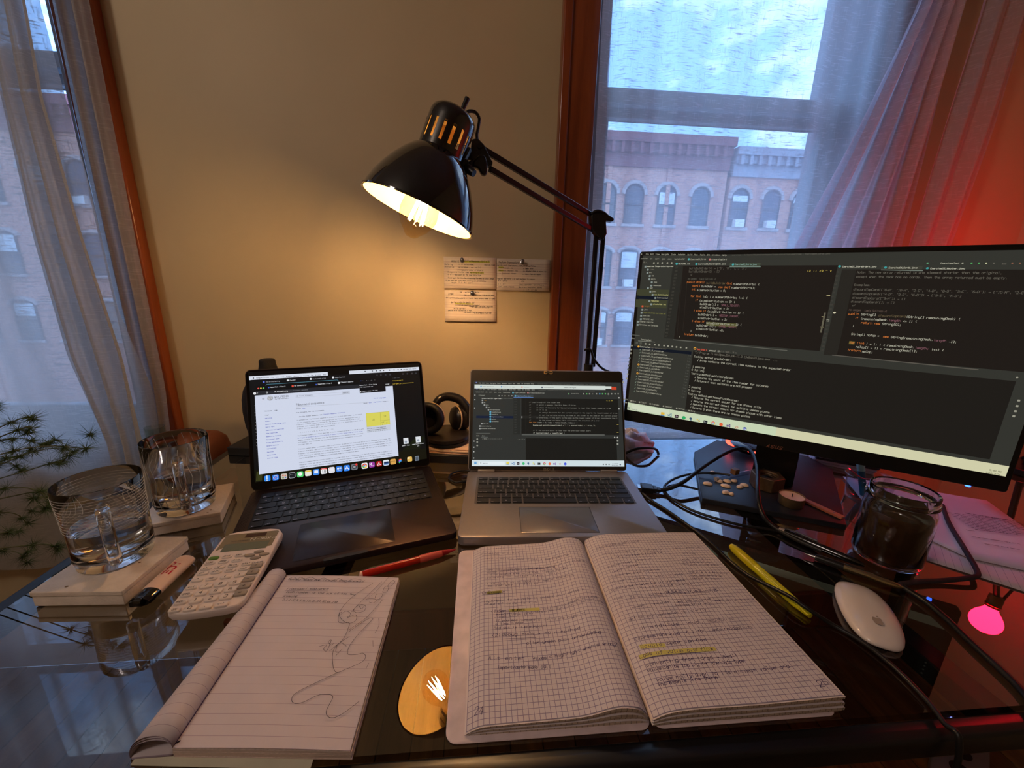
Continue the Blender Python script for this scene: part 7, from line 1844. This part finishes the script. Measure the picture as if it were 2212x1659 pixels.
def cup(ctr, nrm, R_):
    Z_ = axes_matrix(ctr, nrm, (0, 0, 1))
    b_ = MB(Z_); b_.lathe([(.0001, -.016), (R_ * .6, -.0155), (R_ * .9, -.011), (R_, -.003), (R_, .002), (.0001, .002)], 32); b_.build('ear_cup', HP, t, smooth=50)
    b_ = MB(Z_); b_.lathe([(R_ * .62, .002), (R_ * 1.0, .002), (R_ * 1.06, .007), (R_ * 1.02, .015), (R_ * .85, .018), (R_ * .66, .014), (R_ * .60, .006)], 32); b_.build('cushion', CUSH, t, smooth=60)
    b_ = MB(Z_); b_.lathe([(R_ * .97, -.006), (R_ * 1.03, -.0045), (R_ * .99, -.002)], 32); b_.build('trim_ring', mat('cream ring', c(206, 176, 136), .3, .4, var=0), t)
cup(V((-.110, .838, hz + .055)), (-.25, -1, .18), .034)
cup(V((-.048, .868, hz + .044)), (.9, .5, -.1), .028)
b = MB(); hbp = smooth_path([V((-.100, .852, hz + .078)), V((-.088, .862, hz + .092)), V((-.068, .872, hz + .094)), V((-.044, .872, hz + .086)), V((-.026, .862, hz + .066)), V((-.020, .856, hz + .044)), V((-.028, .862, hz + .030))], 8)
b.tube(hbp, [.0075 + .003 * sin(pi * i / (len(hbp) - 1)) for i in range(len(hbp))], 12); b.build('headband', HP, t, smooth=60)

# ================================================================== index cards pinned on the wall
CARD = mat('white index card', c(232, 214, 190), .7, var=.03); LINE = mat('card rule', c(190, 150, 140), .7, var=0); LINEB = mat('card top rule', c(150, 110, 110), .7, var=0)
GREEN = mat('green highlight', c(196, 196, 70), .7, var=0); INKC = mat('black card ink', c(40, 32, 34), .7, var=0)
PIN = mat('grey steel pin', c(150, 148, 150), .2, .9, var=0)
ZC = (950, 540, 8.848)
cards = [((75, 125, 1078, 750), 'upper left index card with handwritten notes pinned to the wall', [(95, 238, 1060)], (425, 185)),
         ((1092, 160, 2085, 790), 'right index card with handwritten notes pinned to the wall', [(1095, 262, 2070)], (1582, 215)),
         ((90, 765, 1075, 1372), 'lower left index card with handwritten notes pinned to the wall', [(100, 868, 1060)], (620, 815))]
ctext = [
    [(215, 232, 375, 'ARRAYS', 1), (475, 222, 945, '[ ]/rememberances start at 0', 1), (92, 285, 250, 'Declaring', 0), (350, 285, 655, 'int [] variableName;', 0), (850, 296, 1055, 'the size fixed', 0), (92, 335, 275, 'Initialize', 0), (345, 340, 780, 'variableName = new int [n]', 0), (335, 390, 830, 'unchangeable number of objects', 0),
     (155, 432, 835, '0 sequential list of items beginning at zero', 0), (160, 480, 790, '0 all items must be the same data type', 0), (160, 540, 1030, '0 once again the size when initializing the new size cannot change', 0), (110, 590, 880, 'If you need the types when creating use variableName', 0), (190, 632, 625, '.length it is the count', 0)],
    [(1125, 250, 1515, 'Boolean Expressions', 1), (1095, 302, 1840, 'relational operators: return true/false', 0), (1140, 350, 1400, '== equal to', 0), (1590, 365, 1790, '< less than', 0), (1130, 402, 1490, '!= not equal to', 0), (1590, 412, 2030, '>= greater than or equal to', 0), (1140, 455, 1460, '> greater than', 0), (1570, 470, 1940, '<= less than or equal', 0),
     (1100, 555, 1815, 'Logical operators: 2 or more booleans to compare', 0), (1110, 600, 1290, '&& and', 1), (1115, 655, 1270, '|| or', 0), (1110, 710, 1420, '! not - inverts a boolean', 0), (1555, 612, 1615, 'XOR', 0), (1515, 670, 1990, 'unary operators: parenthesis', 0), (1510, 720, 1950, 'decision / branches: parens', 0), (1590, 768, 1870, '? if else', 0)],
    [(165, 862, 265, 'LOOPS', 1), (380, 815, 750, 'for , while , do while', 0), (455, 868, 1045, 'loops run through conditions / iterate and repeat', 0), (120, 925, 1055, 'for: want iteration used to visit each item a certain number of times', 0), (210, 1015, 665, 'for (int i = 0; i < length; i++)', 1), (285, 1060, 760, 'initialize condition increment', 0), (565, 1085, 1015, 'changes each time after completed', 0),
     (270, 1125, 490, 'while current', 0), (680, 1110, 950, 'the name of the var', 0), (160, 1160, 605, 'executes while its condition is true', 0), (460, 1195, 985, 'starts each iteration checks if it is true', 0), (655, 1215, 985, 'do while loops at least once', 0)]]
for ci, ((x0, y0, x1, y1), lab, tl3, pin) in enumerate(cards):
    Yc = WY - .0025 - (.0012 if ci == 0 else 0)
    a = wal(ZC[0] + x0 / ZC[2], ZC[1] + y0 / ZC[2], Yc); q = wal(ZC[0] + x1 / ZC[2], ZC[1] + y1 / ZC[2], Yc); tr = wal(ZC[0] + x1 / ZC[2], ZC[1] + (y0 + (x1 - x0) * .012) / ZC[2], Yc)
    rot = atan2(tr.z - a.z, tr.x - a.x)
    t = thing('index_card', lab, 'card', (a.x, Yc, a.z)); t['group'] = 'index cards pinned to the wall'
    W_, H_ = q.x - a.x, a.z - q.z
    F_ = Fr(V((a.x, Yc, a.z)), (1, 0, 0), (0, 0, 1))
    b = MB(); b.grid(8, 6, lambda i, j: V((a.x + i * W_, Yc - .0035 * (1 - j) ** 2 * (1 + .3 * sin(3 * i)), a.z - (1 - j) * H_))); b.build('card', CARD, t, smooth=180, solid=.0004)
    def cP(u, v, n_=.0009): return V((a.x + u, Yc - .0035 * max(0, -v / H_) ** 2 * (1 + .3 * sin(3 * u / W_)) - n_, a.z + v))
    b = MB()
    for k in range(11):
        v = -H_ * (.16 + k * .076)
        b.quadstrip(lambda u, v_: cP(u, v_, .0004), [(W_ * s / 6, v) for s in range(7)], .0004, 1 if k == 0 else 0)
    if ci == 0: b.quadstrip(lambda u, v_: cP(u, v_, .0006), [(W_ * .40, -H_ * .14), (W_ * .86, -H_ * .14)], .004, 2); b.quadstrip(lambda u, v_: cP(u, v_, .0006), [(W_ * .50, -H_ * .485), (W_ * .75, -H_ * .485)], .003, 2)
    if ci == 1: b.quadstrip(lambda u, v_: cP(u, v_, .0006), [(W_ * .04, -H_ * .28), (W_ * .11, -H_ * .28)], .004, 2); b.quadstrip(lambda u, v_: cP(u, v_, .0006), [(W_ * .04, -H_ * .37), (W_ * .11, -H_ * .37)], .004, 2); b.quadstrip(lambda u, v_: cP(u, v_, .0007), [(W_ * .42, -H_ * .68), (W_ * .42, -H_ * .98), (W_ * .42, -H_ * .76), (W_ * .95, -H_ * .76)], .0005, 1)
    if ci == 2: b.quadstrip(lambda u, v_: cP(u, v_, .0006), [(W_ * .21, -H_ * .42), (W_ * .55, -H_ * .43)], .003, 2)
    for (tx0, ty, tx1, txt, big) in ctext[ci]:
        u0_, v0_2 = F_.uv(ZC[0] + tx0 / ZC[2], ZC[1] + ty / ZC[2]); u1_, _ = F_.uv(ZC[0] + tx1 / ZC[2], ZC[1] + ty / ZC[2])
        write(b, cP, txt, u0_, v0_2, (u1_ - u0_) / len(txt), .0042 if big else .0030, .0005 if big else .00042, 3, slant=.15, jit=.08)
    b.build('handwriting', [LINE, LINEB, GREEN, INKC], t, smooth=0)
    pp_ = wal(ZC[0] + pin[0] / ZC[2], ZC[1] + pin[1] / ZC[2], Yc - .006)
    Zp = axes_matrix((pp_.x, Yc - .0012, pp_.z - .002), (0, -1, .25))
    b = MB(Zp); b.lathe([(.0048, .0), (.0048, .001), (.0024, .002), (.0024, .007), (.0042, .0085), (.0046, .0100), (.003, .0112), (.0001, .0114)], 20)
    b.build('push_pin', PIN, None, ('grey', 'shiny steel', 'dull grey')[ci] + ' push pin holding the ' + ('upper left', 'right', 'lower left')[ci] + ' index card', 'push pin', 'push pins of the index cards', smooth=50, origin=(pp_.x, Yc - .0012, pp_.z))

# ================================================================== window sill things and the plant on the left
TER = mat('terracotta', c(150, 82, 44), .7, var=.1, vscale=30)
pc3 = V((-.715, .925, -.159)); st = W2[2]
t = thing('terracotta_pot', 'round terracotta pot standing behind the farther mug', 'pot', (-.652, .93, -.10))
M_ = Matrix.Translation((-.652, .93, -.10)); b = MB(M_); b.lathe([(.0001, .0), (.030, 0), (.036, .006), (.048, .045), (.050, .075), (.045, .100), (.033, .113), (.017, .119), (.014, .1185), (.012, .110), (.0001, .10)], 36); b.build('pot_body', TER, t, smooth=50)
b = MB(); b.box(-.70, -.58, .86, .99, -.125, -.1005); b.build('wall_shelf', CASING, None, 'small brown wooden shelf holding the terracotta pot', 'shelf', bevel=.003, origin=(-.64, .93, -.12))
gj = V((-.768, .944, -.068))
t = thing('green_glass', 'pale green glass tumbler behind the mugs at the curtain', 'glass', gj)
b = MB(Matrix.Translation(gj)); b.lathe([(.0001, 0), (.018, 0), (.0185, .002), (.0195, .095), (.0190, .098), (.0175, .096), (.0165, .004), (.0001, .003)], 28); b.build('tumbler', thin_glass('pale green glass', (.86, .91, .88), 1.5, 1.4), t, smooth=50)
b = MB(); b.box(-.82, -.715, .855, .905, -.09, -.0755) if False else b.box(-.80, -.735, .925, .965, -.085, -.0685); b.build('small_ledge', CASING, None, 'narrow brown ledge under the green glass tumbler', 'shelf', bevel=.002, origin=(-.77, .89, -.09))

LEAF = mat('asparagus fern green', c(66, 84, 44), .6, var=.25, vscale=12)
STEM = mat('thin green brown stem', c(84, 84, 50), .6)
fp = V((-1.32, .66, -.42)); t = thing('needle_fern', 'feathery green fern with tufts of needles at the left edge', 'plant', fp)
b = MB(Matrix.Translation(fp)); b.lathe([(.0001, 0), (.07, 0), (.085, .14), (.09, .15), (.08, .15), (.078, .13), (.0001, .125)], 32); b.build('flower_pot', TER, t, smooth=50)
b = MB(); b.cyl((fp.x, fp.y, FLOORZ + .001), (fp.x, fp.y, -.4205), .11, .13, 28); b.build('plant_stand', CASING, None, 'dark round wooden stand under the feathery fern', 'stand', origin=(fp.x, fp.y, FLOORZ))
random.seed(31)
fr = [((-5, 925), (70, 905), 0), ((-30, 960), (90, 960), 5), ((10, 1000), (120, 950), 3), ((-10, 985), (185, 968), 4), ((40, 985), (160, 975), 0), ((-40, 1010), (45, 1015), 2), ((-20, 1060), (110, 1075), 4), ((60, 1065), (100, 1100), 0), ((-30, 1110), (60, 1130), 4), ((-20, 1190), (60, 1215), 3), ((40, 1180), (125, 1185), 0), ((-40, 1160), (20, 1150), 1), ((-60, 900), (-10, 880), 2), ((-60, 1040), (-20, 1000), 2), ((10, 940), (60, 935), 0), ((80, 1010), (130, 1000), 0)]
for fi, (p0, p1, extra) in enumerate(fr):
    Yf = .60 + .06 * sin(fi * 1.7)
    a_, e_ = wal(p0[0] - 160, p0[1] + 60, Yf), wal(p1[0], p1[1], Yf - .03 + .02 * (fi % 3)); root = fp + V((0, 0, .14))
    path = smooth_path([root, (root + a_) / 2 + V((0, 0, .07)), wal(p0[0], p0[1], Yf), e_], 8)
    b = MB(); b.tube(path, [.0014 * (1 - .6 * i / len(path)) for i in range(len(path))], 5, 0)
    tufts = [path[-1], path[-4], path[-8]] + ([path[-12]] if len(path) > 12 else [])
    for tf in tufts + [path[-3] + V((random.uniform(-.02, .02), random.uniform(-.02, .02), random.uniform(-.02, .012))) for _ in range(extra // 2)]:
        for _ in range(70):
            d = V((random.gauss(.15, 1), random.gauss(0, 1), random.gauss(-.15, .8))).normalized(); L_ = random.uniform(.008, .022)
            s_ = d.cross(V((0, 0, 1))); s_ = (s_.normalized() if s_.length > .01 else V((1, 0, 0))) * .0003; s2 = d.cross(s_).normalized() * .0003
            b.add([tf + s_, tf - s_ * .5 + s2, tf - s_ * .5 - s2, tf + d * L_], [(0, 1, 3), (1, 2, 3), (2, 0, 3)], 1)
    b.build('frond', [STEM, LEAF], t, smooth=0)
